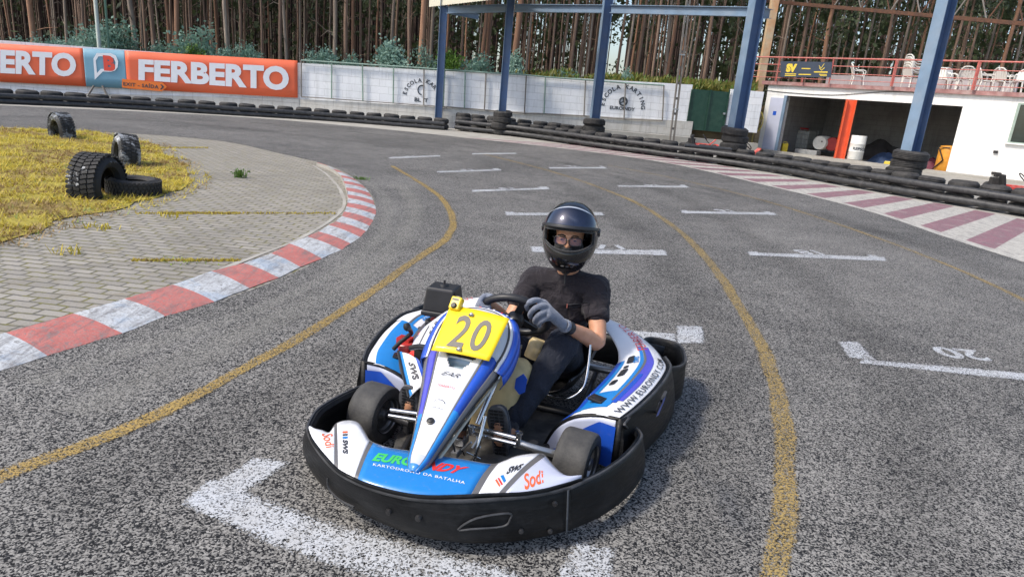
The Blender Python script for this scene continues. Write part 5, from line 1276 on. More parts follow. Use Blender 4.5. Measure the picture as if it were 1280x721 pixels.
letters('INDY', C1(462,392), C1(626,420), C1(445,424), C1(598,446), zf, M['k_red'], fair, bold=.045, shear=.35)
letters('KARTÓDROMO DA BATALHA', C1(280,402), C1(612,466), C1(277,412), C1(608,476), zf, M['k_white'], fair, bold=.01, space=1.1)
letters('SWS', C1(187,318), C1(187,368), C1(168,318), C1(168,366), zf, M['k_ink'], fair, bold=.05, shear=.2)
def stripes(pixquads, z, par, up=.010):
    for q, c in pixquads:
        P = [drop(K(*p, z)) for p in q]; mb = MB(); mb.face(P); mb.build('badge_stripe', M[c], par, fix=False)
stripes([([C1(168,286),C1(186,286),C1(186,293),C1(168,293)],'k_orange'), ([C1(168,297),C1(186,297),C1(186,303),C1(168,303)],'k_ink'), ([C1(168,307),C1(186,307),C1(186,314),C1(168,314)],'k_cyan')], zf, fair)
letters('SWS', C2(103,418), C2(160,402), C2(93,443), C2(146,425), zf, M['k_ink'], fair, bold=.05, shear=.3)
stripes([([C2(54,462),C2(60,459),C2(74,476),C2(69,480)],'k_orange'), ([C2(63,457),C2(68,454),C2(83,472),C2(78,476)],'k_red'), ([C2(73,449),C2(84,445),C2(94,462),C2(86,468)],'k_cyan')], zf, fair)
letters('Sodi', C2(150,444), C2(224,428), C2(163,492), C2(237,468), zf-.002, M['k_orange'], fair, up=.010, bold=.02, shear=.3)
letters('Sodi', C1(131,292), C1(138,345), C1(92,300), C1(110,352), zf-.004, M['k_orange'], fair, bold=.01, shear=.3)

# ---- nose cone
nose = empty('nose_fairing'); nose.parent = kart
rows = [(-.572,.262,.012),(-.56,.275,.026),(-.52,.295,.046),(-.46,.322,.058),(-.4,.35,.072),(-.3,.40,.097),(-.2,.45,.125),(-.12,.49,.150),(-.07,.515,.165),(-.03,.535,.172)]
nx = lambda y: -.045*max(0, min(1, (y+.565)/.5))
def NS(u, v, off=0):                          # u across -1..1, v 0 tip .. 1 top
    k = v*(len(rows)-1); i = min(int(k), len(rows)-2); f = k-i
    y, z, w_ = [rows[i][j]*(1-f)+rows[i+1][j]*f for j in range(3)]
    a = abs(u); zz = z + .012*(1-a*a) ; yy = y; xx = u*w_
    if a > .8: zz -= (a-.8)*.18*(.4+v); 
    return Vector((nx(y)+xx, yy - off*.5, zz + off*.85))
mb = MB()
bounds = [(-1,-.90,'k_grey'),(-.90,-.66,'k_violet'),(-.66,-.60,'k_grey'),(-.60,.56,'k_white'),(.56,.62,'k_grey'),(.62,.90,'k_blue'),(.90,1,'k_grey')]
mats_ = ['k_grey','k_violet','k_white','k_blue','k_cyan','k_pale']
for a, b, m_ in bounds:
    n_ = 24 if m_ == 'k_white' else 3
    lo = .10
    mm = mats_.index(m_)
    if m_ == 'k_blue':
        mb.grid(lambda u, v: NS(a+(b-a)*u, v), n_, 20, mats_.index('k_cyan'), v0=0, v1=.55); mb.grid(lambda u, v: NS(a+(b-a)*u, v), n_, 16, mm, v0=.55, v1=1)
    elif m_ == 'k_violet':
        mb.grid(lambda u, v: NS(a+(b-a)*u, v), n_, 20, mats_.index('k_cyan'), v0=0, v1=.5); mb.grid(lambda u, v: NS(a+(b-a)*u, v), n_, 16, mm, v0=.5, v1=1)
    elif m_ == 'k_white':
        mb.grid(lambda u, v: NS(a+(b-a)*u, v), n_, 6, mats_.index('k_cyan'), v0=0, v1=.14); mb.grid(lambda u, v: NS(a+(b-a)*u, v), n_, 6, mats_.index('k_pale'), v0=.14, v1=.24)
        # white face with the air slot cut through it
        for i in range(n_):
            for j in range(30):
                u0, u1 = a+(b-a)*i/n_, a+(b-a)*(i+1)/n_; v0, v1 = .24+.76*j/30, .24+.76*(j+1)/30
                um, vm = (u0+u1)/2, (v0+v1)/2
                if .765 < vm < .955 and abs(um) < .20+.26*(vm-.765)/.19: continue
                mb.face([NS(u0,v0), NS(u1,v0), NS(u1,v1), NS(u0,v1)], mm)
    else: mb.grid(lambda u, v: NS(a+(b-a)*u, v), n_, 30, mm)
b_m = mb.mesh('shell', [M[k] for k in mats_], None, False); bb = bmesh.new(); bb.from_mesh(b_m); bmesh.ops.remove_doubles(bb, verts=bb.verts, dist=1e-4); bmesh.ops.recalc_face_normals(bb, faces=bb.faces); bb.to_mesh(b_m); bb.free(); b_m.shade_smooth(); b_m.set_sharp_from_angle(angle=R(50))
shn = link('shell', b_m, nose); solid(shn, .005, -1)
mb = MB()                                      # recessed duct below the slot, its shade painted in as blue-grey
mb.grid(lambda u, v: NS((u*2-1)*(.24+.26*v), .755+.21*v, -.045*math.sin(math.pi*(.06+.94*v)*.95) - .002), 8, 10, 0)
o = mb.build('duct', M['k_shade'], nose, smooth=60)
mb = MB(); mb.grid(lambda u, v: NS((u*2-1)*.47, .90+.065*v, -.008), 8, 3, 0); mb.build('slot', M['frame'], nose)
# side skirts
for sgn in (-1, 1):
    mb = MB(); mb.loft([[NS(sgn*1.0, v/20), NS(sgn*1.0, v/20)+Vector((-sgn*.006, .010+.012*v/20, -.014-.014*v/20))] for v in range(1, 21)], closed=False)
    o = mb.build('side_skirt', M['frame'], nose, smooth=60); solid(o, .004)
mb = MB(); e_ = [NS(.97, v/20, -.004)+Vector((-.004,.022+.022*v/20,-.030-.022*v/20)) for v in range(3, 20)]; mb.tube(e_, .0065, 6); mb.build('edge_strip', simple('cream_strip', (.55,.52,.42), .5), nose, smooth=60)
mb = MB(); p = NS(-.12, .47, .004); mb.lathe([(0,.008),(.009,.007),(.011,.003),(.016,.002),(.016,-.004)], p, Vector((0,-.5,.85)), 14); mb.build('bolt', M['frame'], nose, smooth=50)
def nose_text(txt, uc, vc, h, mat_, w_=None, sk=0, **k):
    vs, fs = text_geo(txt, cuts=4, **k); W = max(v[0] for v in vs)*2; w_ = w_ or W*h; mb = MB()
    wd = lambda v: rows[int(v*9)][2]
    c = NS(uc, vc); tv = (NS(uc, vc+.03)-NS(uc, vc-.03)).normalized(); tx = Vector((1,0,0)); nn = Vector((0,-.42,.9))
    def f(x, y):
        q = c + tx*x + tv*(y+sk*x)
        vq = vc + ((q-c).dot(tv))/((NS(0,1)-NS(0,0)).length); ww = rows[max(0,min(9,int(vq*9)))][2]
        u_ = (q.x - nx(q.y))/max(ww, .02)
        return q + nn*(.005 + .010*((1-u_*u_)-(1-uc*uc)))
    mb.add([f(x/W*w_, y*h) for x, y in vs], fs); return mb.build('lettering', mat_, nose, fix=False)
nose_text('EAR', -.05, .72, .022, M['k_ink'], .085, shear=.6)
nose_text('FERBERTO', -.04, .645, .012, M['k_red'], .075)
nose_text('KARTING', -.05, .535, .006, M['k_ink'], .055)
mb = MB(); c = NS(-.05, .56, .006); mb.tube([c+Vector((.022*math.cos(t), .016*math.sin(t)*.9, .016*math.sin(t)*.45)) for t in [R(180*i/12) for i in range(13)]], .0014, 4); mb.build('emblem', M['k_ink'], nose)

# ---- number fairing with the yellow plate
mf = empty('number_fairing'); mf.parent = kart
cx_ = -.045
def BS(x, t, off=0):                          # x metres across, t 0 bottom..1 top
    y = -.045 + .215*t; z = .520 + .155*t - .05*max(0, t-.75)**2*4; n = Vector((0,-.58,.81))
    return Vector((cx_+x, y, z)) - Vector((0,0,1))*(.9*x*x) + n*off
outl = [(-.182,-.06),(-.194,.22),(-.194,.58),(-.176,.86),(-.138,1.06),(-.07,1.17),(0,1.20),(.07,1.17),(.138,1.06),(.176,.86),(.197,.58),(.197,.22),(.182,-.06)]
OL = [Vector((a, b, 0)) for a, b in outl]; OLs = cr(OL, 5)
def band(k0, k1, off0, off1, mat_, name):
    mb = MB(); n = len(OLs); rings = []
    for p in OLs:
        def pt(k, off): return BS(p.x*k, .45+(p.y-.45)*k if p.y > .0 else p.y, off)
        rings.append([pt(k0, off0), pt((k0+k1)/2, (off0+off1)/2+.003), pt(k1, off1)])
    mb.loft(rings, closed=False); o = mb.build(name, mat_, mf, smooth=60); solid(o, .004, 0); return o
band(.0, .80, .004, .004, M['k_white'], 'face'); band(.80, .84, .004, .004, M['k_ink'], 'black_line'); band(.84, .90, .004, 0, M['k_white'], 'white_line'); band(.90, 1.04, 0, -.012, M['k_blue'], 'rim')
mb = MB(); n = len(OLs); rings = []
for p in OLs: a = BS(p.x*1.04, .45+(p.y-.45)*1.04 if p.y > 0 else p.y, -.012); rings.append([a, a+Vector((0, .02, -.045)), a+Vector((-p.x*.1,.03,-.075))])
mb.loft(rings, closed=False); o = mb.build('rim_side', M['k_blue'], mf, smooth=60); solid(o, .004, 0)
# plate
PT = lambda x, y: BS(x, y, 0)
plate_o = K(589, 419, .622); 
def plate_pts():
    TLp, TRp, BRp, BLp = K(564,384,.672), K(637.5,400.5,.672), K(612,453.5,.535), K(540,440,.535); return TLp, TRp, BRp, BLp
TLp, TRp, BRp, BLp = plate_pts()
pn = (TRp-TLp).cross(TLp-BLp).normalized(); pn = pn if pn.z > 0 else -pn
def PL(u, v, off=.012): return (TLp.lerp(TRp, u))*v + (BLp.lerp(BRp, u))*(1-v) + pn*(off+.010*(1-(2*u-1)**2))
mb = MB(); mb.grid(lambda u, v: PL(u, v), 16, 8); o = mb.build('number_plate', M['k_yellow'], mf, smooth=60); solid(o, .003, 0); plate = o
def plate_text(ch, uc, vc, w_, h, mat_, off=.016):
    vs, fs = text_geo(ch, cuts=3, bold=.012); W = max(v[0] for v in vs)*2; mb = MB()
    mb.add([PL(uc+x/W*w_+y*.00, vc+y*h, off) for x, y in vs], fs); mb.build('digit', mat_, plate, fix=False)
plate_text('2', .36, .47, .27, .70, M['k_digit']); plate_text('0', .70, .47, .26, .70, M['k_digit'])
for u, v in ((.42,.86),(.47,.09)):
    c = PL(u, v, .016); mb = MB(); mb.box(c, (.022,.022,.006)); mb.lathe([(0,.010),(.006,.009),(.009,.004),(.009,0)], c, pn, 8); mb.build('plate_screw', M['alloy'], plate, smooth=40)
for k in range(9):                             # small maker's stars along the rim
    t = .36+.04*k; i = int(t*(len(OLs)-1)); p = OLs[i]; c = BS(p.x*.97, .45+(p.y-.45)*.97, .002); mb = MB(); mb.box(c, (.010,.008,.002)); mb.build('rim_mark', M['k_white'] if k % 3 else M['k_red'], mf)
# small yellow camera clipped on the plate: a thing of its own
cpos = PL(.10, .90, .014); ac = empty('action_camera', (0,0,0), 0, 'tiny yellow action camera clipped to the top left corner of the number plate', 'camera')
cw = KC + KR @ cpos; ac.location = cw; ac.rotation_euler = (R(-35), 0, KTH-.1)
mb = MB(); mb.box((0,0,.030), (.052,.036,.060)); bevel(mb.build('body', simple('yellow_case', (.80,.58,.02), .35, coat=.3), ac), .007, 3)
mb = MB(); mb.lathe([(0,.010),(.010,.010),(.013,.006),(.014,0)], (0,-.018,.016), Vector((0,-1,0)), 16); mb.build('lens', M['black'], ac, smooth=50)
mb = MB(); mb.box((-.002,-.0185,.045), (.032,.002,.010)); mb.build('label_strip', M['k_digit'], ac)
mb = MB(); mb.box((0,0,.062), (.018,.014,.006)); mb.build('button', M['black'], ac)

# ---- steering wheel and column
swc = Vector((.050,.375,.602)); sn = Vector((-.12,.80,.60)).normalized(); s1, s2 = frame(sn, Vector((.30,0,1))); s1 = s1 if s1.x > 0 else -s1; s2 = s2 if s2.z > 0 else -s2; swr = .152
stw = empty('steering_wheel'); stw.parent = kart
mb = MB(); N_ = 40; ring = []
for i in range(N_):
    t = 2*math.pi*i/N_; rx = swr*(1.0+.04*math.cos(2*t)); ry = swr*(.86 if math.sin(t) > 0 else .9); ring.append(swc + s1*rx*math.cos(t) + s2*ry*math.sin(t))
mb.tube(ring, .0185, 10, closed=True); mb.build('rim', M['black'], stw, smooth=60)
mb = MB()
for t in (90, 210, 330): mb.beam(swc - sn*.012, swc + s1*swr*.95*math.cos(R(t)) + s2*swr*.85*math.sin(R(t)), .035, .008, up=sn)
mb.lathe([(0,.02),(.035,.02),(.045,0),(.04,-.03),(0,-.03)], swc-sn*.02, sn, 16); mb.build('spokes', M['frame'], stw, smooth=40)
mb = MB(); mb.tube([swc-sn*.03, Vector((.005,.02,.30)), Vector((0,-.12,.16))], .011, 8); mb.build('steering_column', M['frame'], kart, smooth=50)

# ---- chassis
ch = empty('chassis'); ch.parent = kart
def tb(name, pts, r, m_='frame', par=None, n=6, sm=5): mb = MB(); mb.tube(cr([Vector(p) for p in pts], sm) if len(pts) > 2 else pts, r, 10); return mb.build(name, M[m_], par or ch, smooth=60)
for s_ in (-1, 1):
    tb('side_rail', [(s_*.20,-.42,.075),(s_*.24,-.2,.07),(s_*.30,.1,.07),(s_*.36,.6,.07),(s_*.34,1.15,.075)], .016)
    tb('bumper_stay', [(s_*.2,-.42,.08),(s_*.30,-.50,.11),(s_*.12,-.56,.11),(0,-.57,.11)], .010, 'chrome')
tb('cross_tube', [(-.24,-.2,.07),(.24,-.2,.07)], .016); tb('cross_tube', [(-.34,.55,.07),(.34,.55,.07)], .016); tb('cross_tube', [(-.3,.15,.07),(.3,.15,.07)], .014)
tb('rear_axle', [(-.60,1.05,.14),(.60,1.05,.14)], .020, 'alloy')
# front beam seen between nose and wheel, with tie rods
tb('stub_beam', [K(648,553,.205), K(668,560,.195), K(694,567,.175)], .017, 'alloy')
tb('tie_rod', [K(590,533,.235), K(645,547,.235)], .0095, 'chrome', sm=1); tb('tie_rod', [K(590,541,.215), K(645,555,.215)], .0095, 'chrome', sm=1)
tb('tie_rod', [K(488,512,.235), K(532,518,.24)], .0085, 'chrome', sm=1); tb('tie_rod', [K(486,519,.215), K(540,528,.22)], .0085, 'chrome', sm=1)
mb = MB(); p = K(648,549,.225); mb.lathe([(.006,-.028),(.013,-.028),(.013,.028),(.006,.028)], p, Vector((0,0,1)), 10); mb.lathe([(0,.036),(.018,.034),(.018,.026),(0,.026)], p, Vector((0,0,1)), 6); mb.build('kingpin', M['chrome'], ch, smooth=40)
mb = MB(); p = K(589,537,.225); mb.lathe([(.006,-.02),(.015,-.02),(.015,.02),(.006,.02)], p, Vector((0,0,1)), 10); mb.build('kingpin', M['chrome'], ch, smooth=40)
tb('fairing_strut', [K(626,462,.44), K(597,530,.245)], .0125, 'chrome', sm=1)
tb('fairing_strut', [(-.16,.10,.42),(-.12,-.12,.22)], .0110, 'chrome', sm=1)
for s_ in (-1, 1):
    tb('spindle', [(s_*.28,-.03,.14),(s_*.42,.0,.135)], .020, 'frame', sm=1); tb('steering_arm', [(s_*.30,-.02,.15),(s_*.24,-.10,.20)], .010, 'alloy', sm=1)
    mb = MB(); mb.lathe([(0,-.05),(.020,-.05),(.020,.05),(0,.05)], (s_*.30,-.02,.14), Vector((0,0,1)), 12); mb.build('yoke', M['frame'], ch, smooth=40)
# brake master cylinder and pedal gear behind the nose
mb = MB(); p = K(577,540,.20); mb.lathe([(0,.055),(.020,.053),(.024,.045),(.024,.018)], p, Vector((0,0,1)), 16); mb.build('reservoir_cap', M['frame'], ch, smooth=40)
mb = MB(); mb.lathe([(.022,.018),(.022,-.012)], p, Vector((0,0,1)), 16); mb.build('reservoir', simple('brown_fluid', (.16,.07,.04), .2), ch, smooth=40)
mb = MB(); mb.box(p-Vector((0,0,.035)), (.05,.06,.035)); mb.box(p-Vector((.0,.03,.075)), (.03,.09,.03)); bevel(mb.build('master_cylinder', M['alloy'], ch), .004)
r8 = random.Random(3)
for k in range(9):
    a = K(575+r8.uniform(-8,32), 555+r8.uniform(-8,14), .15+r8.uniform(-.03,.03)); tb('linkage', [a, a+Vector((r8.uniform(-.06,.06), r8.uniform(-.05,.05), r8.uniform(-.05,.07)))], r8.uniform(.003,.006), r8.choice(('chrome','frame','alloy')), sm=1)
tb('pedal', [(.09,-.20,.09),(.10,-.16,.20),(.10,-.10,.30)], .008, 'chrome'); tb('pedal', [(-.16,-.20,.09),(-.17,-.16,.20),(-.17,-.10,.28)], .008, 'chrome')
mb = MB(); mb.prism([(-.20,-.42,.045),(.20,-.42,.045),(.36,.0,.045),(.38,.65,.045),(-.38,.65,.045),(-.36,0,.045)], (0,0,.006)); mb.build('floor_tray', M['tray'], ch)
# ---- fuel tank
ft = empty('fuel_tank'); ft.parent = kart
def rbox(mb_, c, s, r_=.02, m=0, rot=None): mb_.box(c, s, rot, m)
mb = MB(); 
def tank_ring(z, w_, d, cx, cy): return [Vector((cx+w_*math.copysign(abs(math.cos(t))**.45, math.cos(t)), cy+d*math.copysign(abs(math.sin(t))**.45, math.sin(t)), z)) for t in [2*math.pi*i/28 for i in range(28)]]
mb.loft([tank_ring(z, w_, d, cx, cy) for z, w_, d, cx, cy in ((.07,.105,.10,.02,.26),(.09,.125,.12,.02,.26),(.20,.128,.125,.02,.26),(.30,.130,.125,.03,.26),(.325,.136,.12,.035,.26),(.375,.134,.12,.035,.26),(.40,.120,.105,.03,.26),(.415,.07,.06,.03,.26))], 0, True, True)
mb.build('tank_body', M['tank'], ft, smooth=50)
mb = MB(); mb.lathe([(0,.10),(.045,.10),(.055,.08),(.055,0)], K(665,447,.36)+Vector((0,.04,-.02)), Vector((.2,.3,1)), 20); mb.build('tank_neck', M['tank'], ft, smooth=40)
mb = MB(); c = K(645,440,.43); mb.lathe([(0,.02),(.022,.018),(.024,0),(.024,-.02)], c, Vector((0,-.2,1)), 12); mb.box(c+Vector((0,0,.03)), (.05,.02,.016)); mb.build('tank_tap', M['alloy'], ft, smooth=40)
mb = MB(); bq = [(645,473),(654,467),(659,474),(656,490),(649,493),(643,485)]; P = [KY(*q, y=.128) for q in bq]; mb.prism(P, (0,.004,0)); mb.build('badge', M['k_blue'], ft)

# ---- wheels
def kwheel(c, R_, w_, steer, camber=0):
    r = empty('wheel', c, steer); r.parent = kart
    h = w_/2; prof = [(.07,-h*.8),(R_*.62,-h*.96),(R_*.86,-h),(R_*.94,-h*.95),(R_*.985,-h*.84),(R_,-h*.6),(R_,h*.6),(R_*.985,h*.84),(R_*.94,h*.95),(R_*.86,h),(R_*.62,h*.96),(.07,h*.8)]
    mb = MB(); mb.lathe(prof, (0,0,0), Vector((1,0,0)), 44); mb.build('tyre', M['slick'], r, smooth=32)
    mb = MB(); mb.lathe([(R_*.62,-h*1.0),(R_*.60,-h*.96),(R_*.54,-h*.55),(.030,-h*.45),(.026,-h*.9),(0,-h*.92)], (0,0,0), Vector((1,0,0)), 32); mb.lathe([(R_*.62,h*1.0),(R_*.60,h*.96),(R_*.54,h*.55),(.030,h*.45),(.026,h*.9),(0,h*.92)], (0,0,0), Vector((1,0,0)), 32)
    mb.build('rim', M['alloy'], r, smooth=40)
    return r
w_r = kwheel((.487,.01,.135), .135, .145, R(-5)); w_l = kwheel((-.478,.0,.135), .135, .145, R(-5))
kwheel((.60,1.05,.142), .142, .20, 0); kwheel((-.60,1.05,.142), .142, .20, 0)

# ---- side pods
outR = [K(773,523,.305), K(785,514,.315), K(797.6,504,.32), K(820,482,.33), K(834.5,458.5,.335), K(829,446,.335), K(818,432,.345), K(803,420,.36), K(785,410,.375), K(765,402,.39)]
innR = [K(700,527,.205), K(720,513,.25), K(733,497.6,.27), K(755,475,.295), K(771,455,.315), K(773,446,.33), K(772,437,.345), K(767,426,.37), K(760,416,.39), K(752,408,.40)]
OR_, IR_ = resamp(cr(outR, 6), 41), resamp(cr(innR, 6), 41)
def pod(sgn):
    root = empty('side_pod'); root.parent = kart
    def Sf(t, s, off=0):                       # t inner..outer, s front..rear
        k = s*40; i = min(int(k), 39); f = k-i; a = IR_[i].lerp(IR_[i+1], f); b = OR_[i].lerp(OR_[i+1], f)
        p = a.lerp(b, t); p = p + Vector((0,0,.030*math.sin(math.pi*t)**.8 + off)); 
        if t > .75: p = p - Vector((0,0,(t-.75)*.05))
        return Vector((p.x*sgn, p.y, p.z))
    top = empty('pod_top'); top.parent = root
    def strip(f1, f2, s0, s1, mt_, off=0.0, name='stripe', nn=30):
        mb = MB(); mb.grid(lambda u, v: Sf(f1(s0+(s1-s0)*u)*(1-v)+f2(s0+(s1-s0)*u)*v, s0+(s1-s0)*u, off), nn, 8); o = mb.build(name, M[mt_], top, smooth=60); return o
    base = MB(); base.grid(lambda u, v: Sf(v, u, -.001), 40, 20); o = base.build('shell', M['k_white'], root, smooth=60); solid(o, .005, -1)
    c = lambda k: (lambda s: k)
    strip(c(0), lambda s: .20-.06*s, .05, .62, 'k_cyan', .0016)
    strip(c(0), lambda s: .10, .0, .62, 'k_blue', .0026)
    strip(lambda s: .18, lambda s: .62, .06, .22, 'k_cyan', .0018, nn=10)
    strip(lambda s: .50-.05*s, lambda s: .56-.03*s, .2, .72, 'k_cyan', .0016)
    strip(lambda s: .56-.02*s, lambda s: .595, .12, .78, 'k_grey', .0026)
    strip(lambda s: .595, lambda s: .74+.03*math.sin(s*6), .12, .70, 'k_violet', .0018)
    strip(lambda s: .595, lambda s: .68, .10, .40, 'k_blue', .0026)
    strip(lambda s: .975, c(1.0), 0, 1, 'bumper', .003)
    for s0, ln, w_ in ((.30,.055,.10),(.40,.085,.12),(.50,.03,.08),(.56,.08,.15)):   # cut-out slots
        mb = MB(); mb.grid(lambda u, v: Sf(.22+w_*(v if abs(u-.5) < .4 else .5+(v-.5)*.6)+.0*u, s0+ln*u, .0032), 8, 4); mb.build('slot', M['frame'], top)
    mb = MB(); p = Sf(.30,.13,.010); mb.box(p, (.075,.060,.014), Matrix.Rotation(-.35*sgn, 3, 'Z')); bevel(mb.build('buckle', M['frame'], top), .004)
    mb = MB(); p = Sf(.30,.13,.018); mb.box(p, (.05,.035,.006), Matrix.Rotation(-.35*sgn, 3, 'Z')); bevel(mb.build('buckle_plate', M['seatm'], top), .002)
    # lettering following the outer edge
    Lo_ = alen([Sf(.86, i/40) for i in range(41)])
    def along(txt, tc, s0, s1, h, mt_, flip=False, **k):
        vs, fs = text_geo(txt, cuts=16, **k); W = max(v[0] for v in vs)*2; mb = MB()
        def f(x, y):
            u = x/W+.5; 
            if sgn < 0: u, y = 1-u, -y
            if flip: u, y = 1-u, -y
            return Sf(tc - y*h, s0+(s1-s0)*u, .004)
        mb.add([f(x, y) for x, y in vs], fs); mb.build('lettering', M[mt_], top, fix=False)
    if sgn < 0:
        strip(lambda s: .30, lambda s: .80, 0, .45, 'k_cyan', .0034); strip(lambda s: .25, lambda s: .31, 0, .6, 'k_grey', .0044); strip(lambda s: .12, lambda s: .25, 0, .6, 'k_blue', .0034); strip(lambda s: .60, lambda s: .975, .45, 1, 'k_white', .0034)
    if sgn > 0: along('WWW.EUROINDY.COM', .865, .035, .60, .12, 'k_ink', bold=.012, space=1.15)
    along('FERBERTO', .55, .68, .92, .24, 'k_red', bold=-.01)
    along('SWS', .40, .55, .62, .10, 'k_cyan', bold=.04)
    # front face behind the wheel
    fx = [(.30,.065),(.335,.15),(.375,.205),(.43,.25),(.50,.275),(.57,.287),(.622,.293)]
    def face_pt(x, z, off=0): return Vector((x*sgn, .165 - off - .25*max(0, x-.55) + .2*max(0,.42-x), z))
    mb = MB(); 
    def topz(x):
        for (a, b), (c_, d) in zip(fx, fx[1:]):
            if a <= x <= c_: return b+(d-b)*(x-a)/(c_-a)
        return fx[-1][1] if x > .5 else fx[0][1]
    mb.grid(lambda u, v: face_pt(.30+.322*u, .06+(topz(.30+.322*u)-.06)*v), 20, 10); o = mb.build('front_face', M['k_pale'], root, smooth=60); solid(o, .005, -1)
    swp = lambda x: .03+.235*max(0, min(1, (x-.34)/.2))**.6
    mb = MB(); mb.grid(lambda u, v: face_pt(.34+.276*u, .065+(swp(.34+.276*u)-.065+.0)*v if swp(.34+.276*u) > .07 else .065, .012), 18, 8); mb.build('blue_sweep', M['k_blue'], root, smooth=60)
    mb = MB(); mb.tube([face_pt(x, z+.008, .002) for x, z in cr([Vector((a, b, 0)) for a, b in fx], 4) and [(v.x, v.y) for v in cr([Vector((a, b, 0)) for a, b in fx], 4)]], .008, 6); mb.build('edge_trim', M['bumper'], root, smooth=60)
    mb = MB(); mb.loft([[face_pt(.612, .05, -.002), face_pt(.612, .30, -.002)], [face_pt(.612,.05,.006), face_pt(.612,.30,.006)], [face_pt(.640,.05,.006), face_pt(.640,.31,.006)], [face_pt(.655,.05,-.03), face_pt(.655,.31,-.03)]], closed=False); o = mb.build('corner_post', M['bumper'], root, smooth=40); solid(o, .005)
    # side bumper
    low = [Vector((p.x+o_, p.y, .055)) for p, o_ in zip([OR_[int(i*40/9)] for i in range(10)], (.03,.045,.05,.055,.055,.06,.06,.05,.04,.03))]
    tp = [OR_[int(i*40/9)] + Vector((.012,0,-.006)) for i in range(10)]
    if sgn < 0: tp = [Vector((-p.x, p.y, p.z)) for p in tp][::-1]; low = [Vector((-p.x, p.y, p.z)) for p in low][::-1]
    # outward = right of travel direction (t.y,-t.x): travel front->rear on +x side gives outward +x
    n6 = 6 if True else 0
    ob, Tt, Bb = shell(tp[:7] if sgn > 0 else tp[3:], low[:7] if sgn > 0 else low[3:], 'side_bumper', root, bulge=.020, inw=.02)
    if sgn > 0:
        C7 = lambda x, y: (720+x/4.507, 400+y/4.507)
        def onside(px, py, o=.0): 
            p = KY(px, py, x=.76)
            for _ in range(3):
                s = min(range(len(Tt)), key=lambda i: abs(Tt[i].y-p.y)); z = max(.05, min(Tt[s].z, p.z)); q = Bb[s].lerp(Tt[s], max(0, min(1, (z-Bb[s].z)/(Tt[s].z-Bb[s].z)))); p = KY(px, py, x=q.x+.024+o)
            return p
        for pts in (((272,585),(330,520),(430,440),(470,400)), ((272,585),(300,620),(345,650),(356,680)), ((356,680),(410,632),(440,560),(470,480),(505,405))):
            mb = MB(); mb.tube(cr([onside(*C7(*q), .004) for q in pts], 5), .006, 6); mb.build('moulded_edge', M['lip'], ob, smooth=60)
        for quad in (((352,655),(430,575),(425,610),(365,672)), ((450,545),(512,395),(500,450),(465,535))):
            mb = MB(); mb.face([onside(*C7(*q), .006) for q in quad]); mb.build('blue_insert', M['k_blue'], ob, fix=False)
    return root
pod(1); pod(-1)
# inner panel of the left pod carrying SWS
ip = [x for x in kart.children if x.name.startswith('side_pod')][-1]
Q = [K(499,440,.36), K(524,451,.37), K(535,480,.31), K(512,497,.26)]
mb = MB(); mb.grid(lambda u, v: (Q[0].lerp(Q[1], u))*(1-v)+(Q[3].lerp(Q[2], u))*v+Vector((0,0,.012*math.sin(math.pi*u))), 8, 10); o = mb.build('inner_panel', M['k_white'], ip, smooth=60); solid(o, .004, 0); pnl = o
for a_, b_2, mm in ((0,.14,'k_cyan'),(.80,1,'k_blue')):
    mb = MB(); mb.grid(lambda u, v: (Q[0].lerp(Q[1], a_+(b_2-a_)*u))*(1-v)+(Q[3].lerp(Q[2], a_+(b_2-a_)*u))*v+Vector((0,0,.012*math.sin(math.pi*(a_+(b_2-a_)*u))+.004)), 3, 10); mb.build('stripe', M[mm], pnl)
mb = MB(); mb.tube([Q[0]+Vector((-.006,0,.004)), Q[0].lerp(Q[3], .5)+Vector((-.008,0,.004)), Q[3]+Vector((-.004,0,.002))], .007, 6); mb.build('trim', M['frame'], pnl)
vs, fs = text_geo('SWS', bold=.05, shear=.2); W = max(v[0] for v in vs)*2; mb = MB()
mb.add([(lambda u, v: (Q[0].lerp(Q[1], u))*(1-v)+(Q[3].lerp(Q[2], u))*v+Vector((0,0,.012*math.sin(math.pi*u)+.005)))(.47+y*.34, .52+x/W*.5) for x, y in vs], fs); mb.build('lettering', M['k_ink'], pnl, fix=False)
# flared black joint between front bumper and right side pod
# ---- rear bumper
lp = [K(800,428,.27), K(811,422.5,.27), K(826,424,.27), K(842,428,.27), K(851,433.5,.27), K(855.5,444,.27), K(855.5,453,.27), K(848,458,.28), K(838,459,.30)]
bl_ = [Vector((p.x*1.0+.005, p.y, .05)) for p in lp]
rb, Tr, Br = shell([p for p in lp][::-1], [p for p in bl_][::-1], 'rear_bumper', kart, bulge=.012, inw=.02)
ymax = max(p.y for p in lp); mb = MB(); mb.grid(lambda u, v: Vector((-.80+1.5*u, 1.30+.06*math.sin(math.pi*u), .08+.18*v)), 12, 4); o = mb.build('rear_beam', M['bumper'], rb, smooth=50); solid(o, .03)
lm = [Vector((-p.x, p.y, p.z)) for p in lp]; bm2 = [Vector((-p.x, p.y, p.z)) for p in bl_]; shell(lm, bm2, 'rear_bumper', kart, bulge=.012, inw=.02)
mb = MB(); p = K(841.5,438,.22); mb.lathe([(0,.012),(.014,.011),(.018,.006),(.020,.0),(.020,-.01)], p, Vector((-.1,-.8,.5)), 16); mb.build('bolt', M['alloy'], rb, smooth=40)

